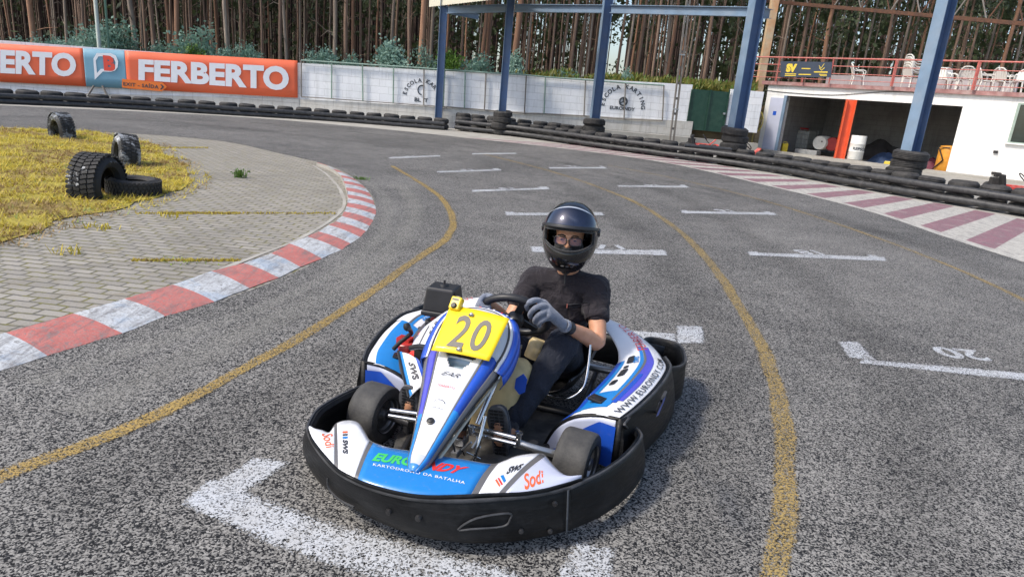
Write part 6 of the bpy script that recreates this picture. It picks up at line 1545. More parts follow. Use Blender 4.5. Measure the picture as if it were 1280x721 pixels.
# ---- seat
st_ = empty('driver_seat'); st_.parent = kart
scx = .13
def seat_pt(u, v):                             # u across -1..1, v 0 front lip .. 1 top of back
    prof = [(.50,.17),(.60,.115),(.75,.095),(.90,.12),(1.00,.22),(1.06,.36),(1.10,.48),(1.12,.53)]
    k = v*(len(prof)-1); i = min(int(k), len(prof)-2); f = k-i; y = prof[i][0]*(1-f)+prof[i+1][0]*f; z = prof[i][1]*(1-f)+prof[i+1][1]*f
    w_ = .17+.045*math.sin(math.pi*min(1, v*1.0)); a = u*R(86)
    lift = (1-math.cos(a))*(.10+.10*math.sin(math.pi*min(1, v*1.15)))
    ny, nz = (-.7*min(1, max(0, (v-.4)*2.2)), 1-.6*min(1, max(0, (v-.4)*2)))
    return Vector((scx + w_*1.12*math.sin(a), y + lift*ny*1.3, z + lift*nz*1.1))
mb = MB(); mb.grid(lambda u, v: seat_pt(2*u-1, v), 24, 24); o = mb.build('shell', M['seatm'], st_, smooth=60); solid(o, .008)
edge = [seat_pt(1, v/20) for v in range(0, 21)]; mb = MB(); mb.tube(edge, .008, 6); mb.build('edge', M['frame'], st_, smooth=60)
tb('seat_stay', [K(738,418,.50), K(737,440,.42), K(733,470,.32), K(727,487,.26), K(712,497,.22), K(695,497,.20), K(675,490,.20)], .0075, 'chrome', st_)

# ---- engine side (image left)
en = empty('engine'); en.parent = kart
mb = MB(); mb.box((0,0,.0), (.185,.16,.135), taper=.84); o = bevel(mb.build('air_box', M['frame'], en, loc=(-.440,.63,.535), rot=(0,0,.1)), .014, 3)
mb = MB(); mb.box((0,0,0), (.195,.17,.03)); bevel(mb.build('air_box_base', M['black'], en, loc=(-.440,.63,.460), rot=(0,0,.1)), .010, 3)
mb = MB(); mb.lathe([(0,.03),(.005,.03),(.007,.012),(.022,.010),(.026,0)], (-.440,.63,.602), Vector((0,0,1)), 14); mb.build('air_box_knob', M['black'], en, smooth=40)
mb = MB(); mb.box((-.44,.62,.38), (.06,.06,.14)); mb.box((-.50,.60,.34), (.04,.05,.14)); bevel(mb.build('air_box_mount', M['frame'], en), .01)
mb = MB(); mb.box((-.40,.70,.22), (.30,.34,.26)); mb.box((-.40,.70,.38), (.22,.24,.08)); bevel(mb.build('block', M['e_red'], en), .03, 3)
# white engine cover beside the plate
ec = [(498,441),(513,428),(530,408),(546,394),(560,388)]; 
def EC(u, v):
    L0 = cr([K(514,433,.44), K(520,422,.45), K(530,409,.46), K(543,399,.47), K(552,393,.48)], 4); R0 = cr([K(548,441,.49), K(552,428,.50), K(556,414,.52), K(563,400,.54), K(573,390,.56)], 4)
    a = arc_sample(L0, alen(L0)*u*.999); b = arc_sample(R0, alen(R0)*u*.999); return a.lerp(b, v) + Vector((0,0,.02*math.sin(math.pi*v)))
mb = MB(); mb.grid(EC, 14, 12); o = mb.build('cover', M['k_white'], en, smooth=60); solid(o, .005)
mb = MB(); mb.tube([EC(0.0, v/10)+Vector((0,-.004,-.006)) for v in range(11)], .013, 8); mb.build('cover_edge', M['frame'], en, smooth=60)
mb = MB(); mb.tube([EC(u/10, .30)+Vector((0,0,.004)) for u in range(0,6)], .0025, 5); mb.build('cover_seam', M['k_grey'], en)
vs, fs = text_geo('EAR', cuts=3, shear=.5); W = max(v[0] for v in vs)*2; mb = MB(); mb.add([EC(.42+x/W*.40, .62-y*.30)+Vector((0,0,.006)) for x, y in vs], fs); mb.build('lettering', M['k_ink'], en, fix=False)
# red cowl and cooling parts in front of the cover
mb = MB(); mb.box(K(508,436,.33), (.07,.07,.06)); mb.box(K(515,445,.33), (.04,.04,.04)); bevel(mb.build('cowl', M['e_red'], en), .015, 3)
mb = MB()
for k in range(6): mb.box(K(503,432,.34)+Vector((0,.010*k,.008)), (.07,.004,.06))
mb.build('cooling_fins', M['e_red'], en)
mb = MB(); mb.lathe([(0,.03),(.018,.03),(.02,0)], K(519,443,.36), Vector((0,-1,.4)), 14); mb.build('red_plug', simple('bright_red_knob', (.75,.04,.03), .35), en, smooth=40)
mb = MB(); mb.box(K(529,447,.36), (.07,.06,.10)); mb.tube([K(524,436,.38), K(530,452,.36), K(537,462,.34)], .010, 6); mb.build('coil', M['frame'], en)
tb('throttle_lever', [K(492,436,.34), K(500,428,.38), K(510,420,.42), K(514,416,.45), K(511,410,.50)], .011, 'frame', en)
mb = MB(); p = K(509,409,.50); mb.lathe([(0,.022),(.012,.020),(.018,.008),(.018,-.006),(.008,-.018)], p, Vector((-.4,0,1)), 14); mb.build('lever_knob', M['black'], en, smooth=50)
tb('exhaust', [(-.46,.95,.2),(-.5,1.2,.22),(-.2,1.28,.2)], .03, 'alloy', en)
# ================================================================== the driver
def organic(name, chains, mat_, voxel=.010, smooth=4, fac=.5, parent=None, extra=None, sub=0, n=20):
    mb = MB()
    for chn in chains:
        pts, side = chn[0], chn[1] if len(chn) > 1 else None
        P = cr([Vector(p[:3]) for p in pts], 4); RX = []; RY = []
        for i in range(len(pts)-1):
            for k in range(4):
                t = k/4; t = t*t*(3-2*t); a, b = pts[i], pts[i+1]; RX.append(a[3]*(1-t)+b[3]*t); ra, rb_ = (a[4] if len(a) > 4 else a[3]), (b[4] if len(b) > 4 else b[3]); RY.append(ra*(1-t)+rb_*t)
        RX.append(pts[-1][3]); RY.append(pts[-1][4] if len(pts[-1]) > 4 else pts[-1][3])
        rings = []; prev = None; N = len(P); sv = Vector(side) if side else None
        def ring(c, d, rx, ry):
            s = sv if sv else (prev_s[0] if prev_s[0] else frame(d)[0]); s = (s - d*s.dot(d)).normalized(); u = d.cross(s); prev_s[0] = s
            return [c + s*rx*math.cos(t) + u*ry*math.sin(t) for t in [2*math.pi*j/n for j in range(n)]]
        prev_s = [None]
        for k in range(N):
            d = (P[min(k+1, N-1)]-P[max(k-1, 0)]).normalized()
            if k == 0:
                for q in (.96, .75, .4): rings.append(ring(P[0]-d*min(RX[0],RY[0])*q, d, RX[0]*math.sqrt(1-q*q), RY[0]*math.sqrt(1-q*q)))
            rings.append(ring(P[k], d, RX[k], RY[k]))
            if k == N-1:
                for q in (.4, .75, .96): rings.append(ring(P[k]+d*min(RX[k],RY[k])*q, d, RX[k]*math.sqrt(1-q*q), RY[k]*math.sqrt(1-q*q)))
        mb.loft(rings, 0, True, True)
    if extra: extra(mb)
    me = mb.mesh(name, mat_); o = bpy.data.objects.new(name, me); COL.objects.link(o)
    r = o.modifiers.new('r', 'REMESH'); r.mode = 'VOXEL'; r.voxel_size = voxel; r.use_smooth_shade = True
    s = o.modifiers.new('s', 'SMOOTH'); s.iterations = smooth; s.factor = fac
    bpy.context.view_layer.update()
    m2 = bpy.data.meshes.new_from_object(o.evaluated_get(bpy.context.evaluated_depsgraph_get())); m2.name = name
    bpy.data.objects.remove(o); bpy.data.meshes.remove(me)
    m2.materials.clear(); m2.materials.append(mat_); m2.shade_smooth()
    return link(name, m2, parent)
def wrinkle(o, amp, sc_, st=(1,1,1), seed=0):
    me = o.data; nn = [v.normal.copy() for v in me.vertices]
    for v, n in zip(me.vertices, nn):
        q = Vector((v.co.x*st[0], v.co.y*st[1], v.co.z*st[2]))*sc_ + Vector((seed, seed*2, 0)); w_ = Vector((mnoise.noise(q*.7), mnoise.noise(q*.7+Vector((9,0,0))), mnoise.noise(q*.7+Vector((0,9,0)))))*.9
        r_ = 1-abs(mnoise.noise(q+w_))*2.6; r2 = 1-abs(mnoise.noise(q*2.1+w_+Vector((3,3,3))))*2.6
        v.co = v.co + n*amp*(r_*.75+r2*.35)
    me.update()
def cloth(name, col, wr=14, amt=.5, rough=.9, sheen=.3, fold=None):
    m, nt, p, N, L = nmat(name); v = coord(nt); n = noise(nt, wr, 4, .6, v, 1.2); n2 = noise(nt, 300, 2, .5, v); n3 = noise(nt, 5, 4, .6, v)
    c = ramp(nt, n3.outputs['Fac'], [(.3, tuple(k*.8 for k in col)), (.7, tuple(k*1.2 for k in col))]).outputs['Color']; L.new(c, p.inputs['Base Color'])
    p.inputs['Roughness'].default_value = rough; p.inputs['Sheen Weight'].default_value = sheen
    h = math_n(nt, 'ADD', n.outputs['Fac'], math_n(nt, 'MULTIPLY', n2.outputs['Fac'], .04)); bump(nt, p, h, amt, .04); return m
M['shirt'] = cloth('charcoal_tshirt', (.017,.013,.018), 11, .8, sheen=.06); M['jeans'] = cloth('dark_navy_trousers', (.010,.013,.024), 12, .7, sheen=.03); M['glove'] = cloth('grey_blue_glove', (.16,.18,.23), 40, .35)
M['shoe'] = cloth('black_shoe', (.03,.03,.035), 30, .3); M['sole'] = simple('grey_shoe_sole', (.085,.085,.09), .7, var=.4, scale=30); M['blacc'] = cloth('black_balaclava', (.008,.008,.009), 30, .3)
m, nt, p, N, L = nmat('skin'); v = coord(nt); n = noise(nt, 18, 4, .6, v); L.new(ramp(nt, n.outputs['Fac'], [(.3, (.47,.225,.125)), (.7, (.60,.31,.185))]).outputs['Color'], p.inputs['Base Color']); p.inputs['Roughness'].default_value = .5; p.inputs['Subsurface Weight'].default_value = .12; p.inputs['Subsurface Scale'].default_value = .01; M['skin'] = m
SX = (1,0,0)
HC = Vector((.178, .78, .940))
camL = KRi @ (CAM - KC); fd = camL - HC; fd.z = 0; fd.normalize(); fd = Matrix.Rotation(R(-4), 3, 'Z') @ fd
hy = -fd; hz = Vector((0,0,1)); hx = hy.cross(hz).normalized()
tilt = Matrix.Rotation(R(2), 3, hx); hy, hz = tilt @ hy, tilt @ hz
def H(x, y, z): return HC + hx*x + hy*y + hz*z
FO = -.032
def HF(x, y, z): return H(x, y+FO, z)
SHL, SHR = Vector((.335,.84,.672)), Vector((-.005,.83,.662)); ELL, ELR = Vector((.405,.655,.445)), Vector((-.075,.64,.46))
WRL, WRR = KY(704,406,y=.43), Vector((-.125,.44,.62))
arms = [([(*SHL,.052),(*SHL.lerp(ELL,.5),.047),(*ELL,.041),(*ELL.lerp(WRL,.35),.041),(*WRL,.027,.024)],), ([(*SHR,.052),(*SHR.lerp(ELR,.5),.045),(*ELR,.040),(*ELR.lerp(WRR,.35),.038),(*WRR,.026,.024)],)]
HPL, HPR = Vector((.215,.90,.19)), Vector((.045,.90,.19)); KNL, KNR = Vector((.262,.51,.455)), Vector((-.14,.50,.40)); ANL, ANR = Vector((.150,.135,.165)), Vector((-.32,.13,.15))
def head_extra(mb):
    for s_ in (-1, 1): mb.lathe([(0,.012),(.016,.008),(.02,0),(0,-.012)], H(s_*.078, .01, -.01), hx*s_, 10)
def chain(*pts): return ([tuple(p[0])+tuple(p[1:]) for p in pts], SX)
body_ch = [chain((Vector((.13,.93,.20)),.14,.10),(Vector((.13,.92,.34)),.12,.09),(Vector((.145,.88,.52)),.14,.095),(Vector((.16,.855,.63)),.13,.085),(Vector((.168,.85,.70)),.07,.06)),
    chain((Vector((.168,.85,.68)),.066,.064),(Vector((.172,.83,.79)),.060,.060),(H(0,.02,-.06),.056,.06)),
    ([(*HF(0,.0,-.075),.050,.060),(*HF(0,.0,-.02),.068,.082),(*HF(0,.01,.04),.073,.090),(*HF(0,.015,.085),.060,.075)], tuple(hx)),
    ([(*HF(0,-.083,.012),.009,.010),(*HF(0,-.098,-.022),.012,.012),(*HF(0,-.088,-.036),.015,.012)], tuple(hx)),
    ([(*HF(-.04,-.074,.020),.010,.008),(*HF(0,-.083,.022),.010,.008),(*HF(.04,-.074,.020),.010,.008)], ),
    ] + arms + [([(*HPL,.075),(*HPL.lerp(KNL,.5),.066),(*KNL,.050),(*KNL.lerp(ANL,.35),.048),(*ANL,.034)],), ([(*HPR,.075),(*HPR.lerp(KNR,.5),.066),(*KNR,.050),(*KNR.lerp(ANR,.35),.048),(*ANR,.034)],),
    ([(*ANL,.032),(.13,.07,.10,.035),(.12,.05,.20,.035)],), ([(*ANR,.032),(-.33,.07,.10,.035),(-.32,.05,.20,.035)],)]
# ---- hands (used for both body and gloves)
def hand_chains(palm_a, palm_b, fingers, thumb, g):
    c = [([(*palm_a,.030+g,.024+g),(*palm_a.lerp(palm_b,.5),.040+g,.022+g),(*palm_b,.042+g,.018+g)],)]
    for f in fingers: c.append(([(*q, r_+g) for q, r_ in f],))
    c.append(([(*q, r_+g) for q, r_ in thumb],)); return c
kn = [KY(674,376,y=.345), KY(680.5,382.5,y=.342), KY(684.5,390,y=.345), KY(687,397,y=.35)]
md = [KY(665,376,y=.305), KY(670,384.5,y=.302), KY(675,392.5,y=.305), KY(679,399.5,y=.315)]
tp_ = [KY(658.5,381,y=.31), KY(663,391.5,y=.31), KY(669,399,y=.315), KY(674,404,y=.325)]
en_ = [KY(659.5,386,y=.335), KY(663,396,y=.335), KY(669,403,y=.34), KY(674,406.5,y=.345)]
pc = (kn[1]+kn[2])/2
up_l = (kn[0]-kn[3]).normalized()
gl_l = lambda g: [([(*WRL,.026+g,.023+g),(*WRL.lerp(pc,.45),.034+g,.022+g),(*(pc+(WRL-pc)*.12),.042+g,.017+g)], tuple(up_l))] + [([(*a.lerp(WRL,.25),.010+g),(*a,.0115+g),(*b,.0105+g),(*c,.0095+g),(*d,.0085+g)],) for a, b, c, d in zip(kn, md, tp_, en_)] + [([(*WRL.lerp(pc,.3),.014+g),(*KY(680,378,y=.40),.013+g),(*KY(672,382,y=.40),.011+g),(*KY(666,388,y=.395),.010+g)],)]
gp_r = swc - s1*.150 - s2*.012                                     # rim point held by the other hand
kr_ = [gp_r + sn*.030 - s1*.022 + s2*(.033-.022*i) for i in range(4)]
def fr(i):
    a = kr_[i]; b = gp_r - s1*.036 + s2*(.033-.022*i) - sn*.008; c = gp_r - s1*.010 + s2*(.030-.022*i) - sn*.030; d = gp_r + s1*.014 + s2*(.030-.021*i) - sn*.020; return a, b, c, d
pr = (kr_[1]+kr_[2])/2
gl_r = lambda g: [([(*WRR,.026+g,.023+g),(*WRR.lerp(pr,.5),.034+g,.020+g),(*pr,.040+g,.016+g)], tuple(s2))] + [([(*a,.0115+g),(*b,.0105+g),(*c,.0095+g),(*d,.0085+g)],) for a, b, c, d in map(fr, range(4))] + [([(*WRR.lerp(pr,.5),.014+g),(*(gp_r+sn*.030+s2*.045),.012+g),(*(gp_r+s1*.020+sn*.012+s2*.055),.010+g)],)]
person = organic('person', body_ch + gl_l(0) + gl_r(0), M['skin'], .0065, 3); person.location = KC; person.rotation_euler = (0, 0, KTH)
tag(person, 'person in black full-face helmet, dark T-shirt and grey gloves sitting in the kart, hands on the wheel', 'person')
person['label'] = 'person in black helmet, dark T-shirt and grey gloves seated in the kart holding its wheel'
# ---- T-shirt
def lp(a, b, t): return tuple(a.lerp(b, t))
shirt = organic('t_shirt', [
    chain((Vector((.13,.91,.22)),.160,.125),(Vector((.13,.90,.33)),.150,.120),(Vector((.14,.875,.47)),.160,.118),(Vector((.155,.86,.58)),.172,.112),(Vector((.165,.85,.655)),.150,.090),(Vector((.170,.845,.700)),.090,.066)),
    ([(*SHR.lerp(SHL,.02),.066,.066),(*SHR.lerp(SHL,.25),.070,.072),(*SHL.lerp(SHR,.25),.070,.072),(*SHL.lerp(SHR,.02),.066,.066)],),
    ([(*SHL,.068),(*SHL.lerp(ELL,.30),.066),(*SHL.lerp(ELL,.48),.064)],), ([(*SHR,.068),(*SHR.lerp(ELR,.30),.064),(*SHR.lerp(ELR,.52),.060)],)], M['shirt'], .007, 3, parent=person); wrinkle(shirt, .008, 7.5, (1,1,1.5), 2)
def tube_ring(c, d, rx, ry, r_, mat_, name, par=person, side=SX, n=36):
    s = Vector(side); d = Vector(d).normalized(); s = (s-d*s.dot(d)).normalized(); u = d.cross(s); mb = MB()
    mb.tube([Vector(c)+s*rx*math.cos(t)+u*ry*math.sin(t) for t in [2*math.pi*i/n for i in range(n)]], r_, 6, closed=True); return mb.build(name, mat_, par, smooth=60)
tube_ring((.170,.835,.722), (0,-.35,1), .074, .066, .008, M['shirt'], 'collar')
# open sleeve hems
for a, b, t, r_ in ((SHL, ELL, .57, .062), (SHR, ELR, .61, .058)):
    d = (b-a).normalized(); c = a.lerp(b, t); s, u = frame(d); mb = MB()
    mb.loft([[c - d*.05 + (s*math.cos(k)+u*math.sin(k))*r_*.98 for k in [2*math.pi*i/28 for i in range(28)]], [c - d*.01 + (s*math.cos(k)+u*math.sin(k))*r_*1.03 for k in [2*math.pi*i/28 for i in range(28)]], [c + d*.012 + (s*math.cos(k)+u*math.sin(k))*r_*(1.0+.03*math.sin(3*k)) for k in [2*math.pi*i/28 for i in range(28)]]])
    o = mb.build('sleeve_hem', M['shirt'], shirt, smooth=60); solid(o, .004)
# chest pocket
pk = [KY(709,378,y=.75), KY(735,377,y=.75), KY(733,398,y=.745), KY(710,399,y=.745)]
mb = MB(); mb.grid(lambda u, v: (pk[0].lerp(pk[1],u))*(1-v)+(pk[3].lerp(pk[2],u))*v+Vector((0,-.006*math.sin(math.pi*u),0)), 8, 6)
# ---- trousers
tro = organic('trousers', [chain((Vector((.13,.97,.20)),.165,.12),(Vector((.13,.88,.22)),.165,.12)),
    ([(*HPL,.092),(*HPL.lerp(KNL,.4),.086),(*HPL.lerp(KNL,.8),.080),(*KNL,.076),(*KNL.lerp(ANL,.2),.070),(*KNL.lerp(ANL,.5),.060),(*KNL.lerp(ANL,.78),.052),(*ANL.lerp(KNL,.08),.050)],),
    ([(*HPR,.092),(*HPR.lerp(KNR,.4),.084),(*HPR.lerp(KNR,.8),.072),(*KNR,.066),(*KNR.lerp(ANR,.2),.062),(*KNR.lerp(ANR,.5),.058),(*KNR.lerp(ANR,.78),.050),(*ANR.lerp(KNR,.08),.048)],)], M['jeans'], .007, 3, parent=person); wrinkle(tro, .008, 8, (1.3,1.1,1.1), 5)
# ---- shoes: upper, and a treaded sole facing the pedals
def shoe(an, heel, toe, name='shoe'):
    ax = (toe-heel).normalized(); fwd = Vector((0,-1,0)); fwd = (fwd-ax*fwd.dot(ax)).normalized(); sd = ax.cross(fwd)
    back = -fwd
    up_ = organic(name, [([(*(heel+back*.045+ax*.035),.036,.044),(*(heel+back*.040+ax*.10),.040,.040),(*(heel+back*.034+ax*.17),.044,.028),(*(heel+back*.030+ax*.225),.038,.020)], tuple(sd)), ([(*(heel+back*.05+ax*.05),.036,.040),(*(an*.6+(heel+back*.09+ax*.07)*.4),.036,.038),(*an,.038,.038)],)], M['shoe'], .006, 3, parent=person)
    wd = [(0,.026),(.02,.036),(.06,.036),(.11,.036),(.16,.047),(.20,.047),(.235,.038),(.255,.018)]
    out = [heel+ax*a+sd*b for a, b in wd] + [heel+ax*a-sd*b for a, b in wd[::-1]]
    mb = MB(); mb.prism([p+back*.008 for p in cr(out, 4, True)], fwd*.016); so_ = mb.build('sole', M['sole'], up_, smooth=40)
    mb = MB()
    for k in range(14):
        a = .015+.017*k; w_ = .030 if a < .14 else .036
        for j in (-1, 0, 1): mb.box(heel+ax*a+sd*j*w_*.62+fwd*.010, (w_*.5,.006,.009), Matrix((sd, fwd, ax)).transposed())
    mb.build('tread', M['frame'], so_)
    return up_
shoe(ANL, Vector((.138,.055,.045)), Vector((.108,.02,.28))); shoe(ANR, Vector((-.335,.06,.045)), Vector((-.318,.02,.27)))
# ---- gloves and watch
organic('glove', gl_l(.003), M['glove'], .0035, 2, parent=person); organic('glove', gl_r(.003), M['glove'], .004, 2, parent=person)
dW = (ELL-WRL).normalized(); 
for nm, t, r_, w_, mt_ in (('glove_cuff', .012, .0325, .014, 'glove'), ('wristwatch', .045, .0335, .016, 'black')):
    s, u = frame(dW); c = WRL + dW*t; mb = MB(); mb.loft([[c+dW*a+(s*math.cos(k)*1.04+u*math.sin(k)*.95)*rr for k in [2*math.pi*i/26 for i in range(26)]] for a, rr in ((-w_,r_*.96),(-w_*.7,r_*1.03),(w_*.7,r_*1.05),(w_,r_*.97))]); o = mb.build(nm, M[mt_], person, smooth=50); solid(o, .003)
mb = MB(); c = WRL + dW*.045; nn = Vector((-.35,-.75,.55)).normalized(); mb.lathe([(0,.010),(.016,.009),(.019,.004),(.019,-.004)], c+nn*.033, nn, 18); mb.build('watch_face', M['black'], person, smooth=50)
# ---- face wear
mb = MB()
organic('balaclava', [([(*H(0,.005,-.135),.062,.066),(*HF(0,.012,-.090),.066,.076),(*HF(0,-.001,-.060),.077,.093)], tuple(hx)), ([(*HF(0,-.06,-.055),.03,.03),(*HF(0,-.092,-.048),.022,.020)], tuple(hx))], M['blacc'], .006, 3, parent=person)
eyem = simple('eye_white', (.38,.35,.33), .2, var=.02); irism = simple('brown_iris', (.05,.03,.02), .15)
for s_ in (-1, 1):
    mb = MB(); c = HF(s_*.033, -.0745, .002); mb.lathe([(0,.0095),(.005,.0088),(.0075,.005),(.0088,0),(0,-.008)], c, -hy, 16); e = mb.build('eye', eyem, person, smooth=60)
    mb = MB(); mb.lathe([(0,.0015),(.0052,.0005),(.0056,-.001)], c-hy*.0090, -hy, 14); mb.build('iris', irism, e)
    mb = MB(); mb.tube(cr([HF(s_*.023,-.0835,.0075), HF(s_*.033,-.0865,.0095), HF(s_*.043,-.0815,.0070)], 4), .0032, 6); mb.build('eyelid', M['skin'], person, smooth=60)
    mb = MB(); mb.tube(cr([HF(s_*.014,-.087,.021), HF(s_*.032,-.089,.027), HF(s_*.052,-.078,.021)], 4), .0032, 6); mb.build('eyebrow', simple('dark_brow', (.03,.02,.015), .8), person)
gl = empty('glasses'); gl.parent = person
for s_ in (-1, 1):
    c = HF(s_*.0375, -.108, -.001); P = []
    for i in range(28):
        t = 2*math.pi*i/28; P.append(c + hx*.0305*math.copysign(abs(math.cos(t))**.6, math.cos(t)) + hz*.0205*math.copysign(abs(math.sin(t))**.6, math.sin(t)) + hy*abs(s_*.0375+.0305*math.cos(t))*.25)
    mb = MB(); mb.tube(P, .0030, 6, closed=True); mb.build('frame', M['black'], gl, smooth=60)
    mb = MB(); mb.tube([HF(s_*.068,-.090,.008), HF(s_*.079,-.06,.006), HF(s_*.080,.0,.002)], .0017, 5); mb.build('temple', M['black'], gl)
    g_m = bpy.data.materials.get('tinted_lens')
    if not g_m:
        g_m, nt, p, N, L = nmat('tinted_lens'); p.inputs['Base Color'].default_value = (.25,.22,.45,1); p.inputs['Roughness'].default_value = .03; p.inputs['Alpha'].default_value = .14; p.inputs['Specular IOR Level'].default_value = 1
    mb = MB(); mb.face(P); mb.build('lens', g_m, gl)
mb = MB(); mb.tube(cr([HF(-.008,-.107,.004), HF(0,-.110,.007), HF(.008,-.107,.004)], 3), .0022, 6); mb.build('bridge', M['black'], gl)
# ---- helmet
hm = empty('helmet'); hm.parent = person
def HS(az, el, off=0):                          # azimuth 0 = front, elevation
    ca, sa, ce, se = math.cos(az), math.sin(az), math.cos(el), math.sin(el)
    fr_ = max(0, ca)
    rz = .168 if el > 0 else .198
    rx = .143; ry = .166
    x = rx*math.copysign(abs(sa*ce)**.95, sa); y = -ry*ca*ce; z = rz*se
    if el < 0:
        k = min(1, -el/R(60)); y -= .050*fr_*math.sin(k*math.pi*.75); x *= 1-.04*k*k
        if ca < 0: y *= 1-.12*k
    n = Vector((x/rx, y/ry, z/rz)).normalized() if True else 0
    q = Vector((x, y, z)) + n*off
    return H(q.x, q.y+.01, q.z+.005)
AZ, EL = 72, 48; e_lo, e_hi = R(-62), R(90)
op_az = R(58)
def op_lo(a): return R(-14)+R(9)*(a/op_az)**2
def op_hi(a): return R(19)-R(6)*(a/op_az)**2
def remap(j, az):                               # rows snap to the eye-port edges
    a = abs(az); t = j/EL
    if a > op_az*1.25: lo, hi = op_lo(op_az*1.0), op_hi(op_az*1.0)
    else: lo, hi = op_lo(min(a, op_az)), op_hi(min(a, op_az))
    if a > op_az: k = min(1, (a-op_az)/(math.pi-op_az)*2); lo, hi = lo*(1-k)+R(-18)*k, hi*(1-k)+R(18)*k
    if t < .36: return e_lo + (lo-e_lo)*t/.36
    if t < .60: return lo + (hi-lo)*(t-.36)/.24
    return hi + (e_hi-hi)*(t-.60)/.40
mb = MB(); j0_, j1_ = round(.36*EL), round(.60*EL)
vs = [[HS(2*math.pi*i/AZ, remap(j, (2*math.pi*i/AZ if i <= AZ/2 else 2*math.pi*i/AZ-2*math.pi))) for j in range(EL+1)] for i in range(AZ)]
for i in range(AZ):
    az = 2*math.pi*(i+.5)/AZ; az = az if az < math.pi else az-2*math.pi
    for j in range(EL):
        if abs(az) < op_az and j0_ <= j < j1_: continue
        k = (i+1) % AZ; mb.face([vs[i][j], vs[k][j], vs[k][j+1], vs[i][j+1]])
me = mb.mesh('shell', M['black'], None, False); bb = bmesh.new(); bb.from_mesh(me); bmesh.ops.remove_doubles(bb, verts=bb.verts, dist=2e-4); bmesh.ops.recalc_face_normals(bb, faces=bb.faces); bb.to_mesh(me); bb.free(); me.shade_smooth(); me.set_sharp_from_angle(angle=R(60))
m, nt, p, N, L = nmat('gloss_black_helmet'); p.inputs['Base Color'].default_value = (.007,.007,.008,1); p.inputs['Roughness'].default_value = .16; p.inputs['Coat Weight'].default_value = .6; v = coord(nt); nn_ = noise(nt, 40, 5, .7, v); L.new(ramp(nt, nn_.outputs['Fac'], [(.4,.12),(.75,.32)]).outputs['Color'], p.inputs['Roughness']); M['helm'] = m
me.materials.clear(); me.materials.append(M['helm']); sh = link('shell', me, hm); solid(sh, .020, -1)
rim_pts = [HS(a, op_hi(abs(a)), .001) for a in [op_az*(-1+2*i/16) for i in range(17)]] + [HS(a, op_lo(abs(a)), .001) for a in [op_az*(1-2*i/16) for i in range(17)]]
mb = MB(); mb.tube(rim_pts, .0065, 8, closed=True); mb.build('eye_port_gasket', M['blacc'], hm, smooth=60)
# visor flipped up on the forehead
m, nt, p, N, L = nmat('iridescent_visor'); v = coord(nt); nn_ = noise(nt, 5, 3, .5, v, .6); L.new(ramp(nt, nn_.outputs['Fac'], [(.40,(.006,.008,.022)),(.58,(.02,.028,.06)),(.75,(.22,.24,.28))]).outputs['Color'], p.inputs['Base Color']); p.inputs['Metallic'].default_value = .5; p.inputs['Roughness'].default_value = .12; p.inputs['Coat Weight'].default_value = 1; M['visor'] = m  # silver patches in the colour stand in for reflections
va = R(82)
def V0(a): return R(24) - R(8)*(a/va)**2
def V1(a): return R(58) - R(28)*(a/va)**2
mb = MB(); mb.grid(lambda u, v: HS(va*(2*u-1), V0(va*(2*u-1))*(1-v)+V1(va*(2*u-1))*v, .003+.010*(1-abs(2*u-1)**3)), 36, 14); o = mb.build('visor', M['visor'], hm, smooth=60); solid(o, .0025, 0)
mb = MB(); mb.grid(lambda u, v: HS(va*(2*u-1), V0(va*(2*u-1))-R(4)*(1-v)+R(1.0)*v, .004+.011*(1-abs(2*u-1)**3)), 36, 4); o = mb.build('visor_frame', M['black'], hm, smooth=60); solid(o, .007, 0)
mb = MB(); mb.grid(lambda u, v: HS(va*.96*(2*u-1), V1(va*.96*(2*u-1))+R(4)*v-R(1), .002+.010*(1-abs(2*u-1)**3)), 36, 3); o = mb.build('visor_highlight', simple('painted_sky_glint', (.62,.64,.68), .25, metal=.5, var=.05), hm, smooth=60); solid(o, .003, 0)  # pale band painted as the sky highlight along the visor's top edge
for s_ in (-1, 1):
    mb = MB(); mb.lathe([(0,.007),(.018,.006),(.022,.002),(.022,-.006)], HS(s_*R(88), R(8), .002), hx*s_, 20); mb.build('pivot_cap', M['helm'], hm, smooth=50)
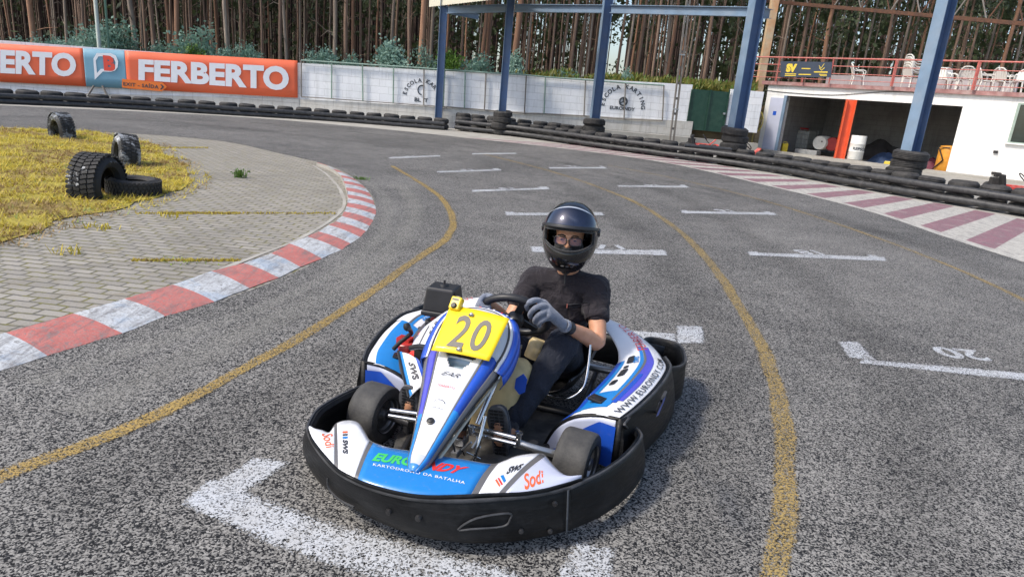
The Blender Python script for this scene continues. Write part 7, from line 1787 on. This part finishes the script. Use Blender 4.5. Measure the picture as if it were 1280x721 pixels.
mb = MB()
for q in (-.030, .0, .030): mb.tube([HS(q/.16+R(2), R(-38), .004), HS(q/.16+.12+R(2), R(-38), .004)], .0035, 6)
mb.build('chin_vent', M['frame'], hm)
mb = MB(); vs_, fs_ = text_geo('', bold=0) if False else ([], [])
mb = MB(); mb.tube(cr([H(-.05,.05,-.13), H(-.03,-.05,-.165), H(0,-.075,-.185), H(.03,-.05,-.165), H(.05,.05,-.13)], 5), .006, 6); mb.tube([H(0,-.075,-.185), H(.003,-.085,-.235)], .003, 5); mb.build('strap', M['frame'], hm)
# T-shirt pocket rebuilt on the cloth surface
from mathutils.bvhtree import BVHTree
dg = bpy.context.evaluated_depsgraph_get(); bv_ = BVHTree.FromPolygons([v.co for v in shirt.data.vertices], [tuple(p.vertices) for p in shirt.data.polygons])
C0_ = KRi @ (CAM - KC)
def on_shirt(px, py, o=.003):
    d = (KRi @ ray(px, py)).normalized(); h = bv_.ray_cast(C0_, d)
    return h[0] + h[1]*(o if h[1].dot(d) < 0 else -o) if h[0] else None
A_, B_2, C_, D_ = (710,380), (737,378), (735,401), (711,402)
def bil(u, v): return (A_[0]*(1-u)*(1-v)+B_2[0]*u*(1-v)+D_[0]*(1-u)*v+C_[0]*u*v, A_[1]*(1-u)*(1-v)+B_2[1]*u*(1-v)+D_[1]*(1-u)*v+C_[1]*u*v)
gr = [[on_shirt(*bil(i/8, j/6)) for j in range(7)] for i in range(9)]
if all(q is not None for r_ in gr for q in r_):
    mb = MB(); mb.loft(gr, closed=False); o = mb.build('pocket', M['shirt'], shirt, smooth=60); solid(o, .004, 0)
    mb = MB(); mb.tube([on_shirt(*bil(i/8, .02), .007) for i in range(9)], .0028, 5); mb.tube([on_shirt(*bil(i/8, .16), .006) for i in range(9)], .0012, 4); mb.build('pocket_seam', M['frame'], shirt)
    q = on_shirt(709, 382, .006)
    if q: mb = MB(); mb.box(q, (.005,.003,.022)); mb.build('pocket_tab', simple('red_tab', (.30,.10,.08), .7), shirt)
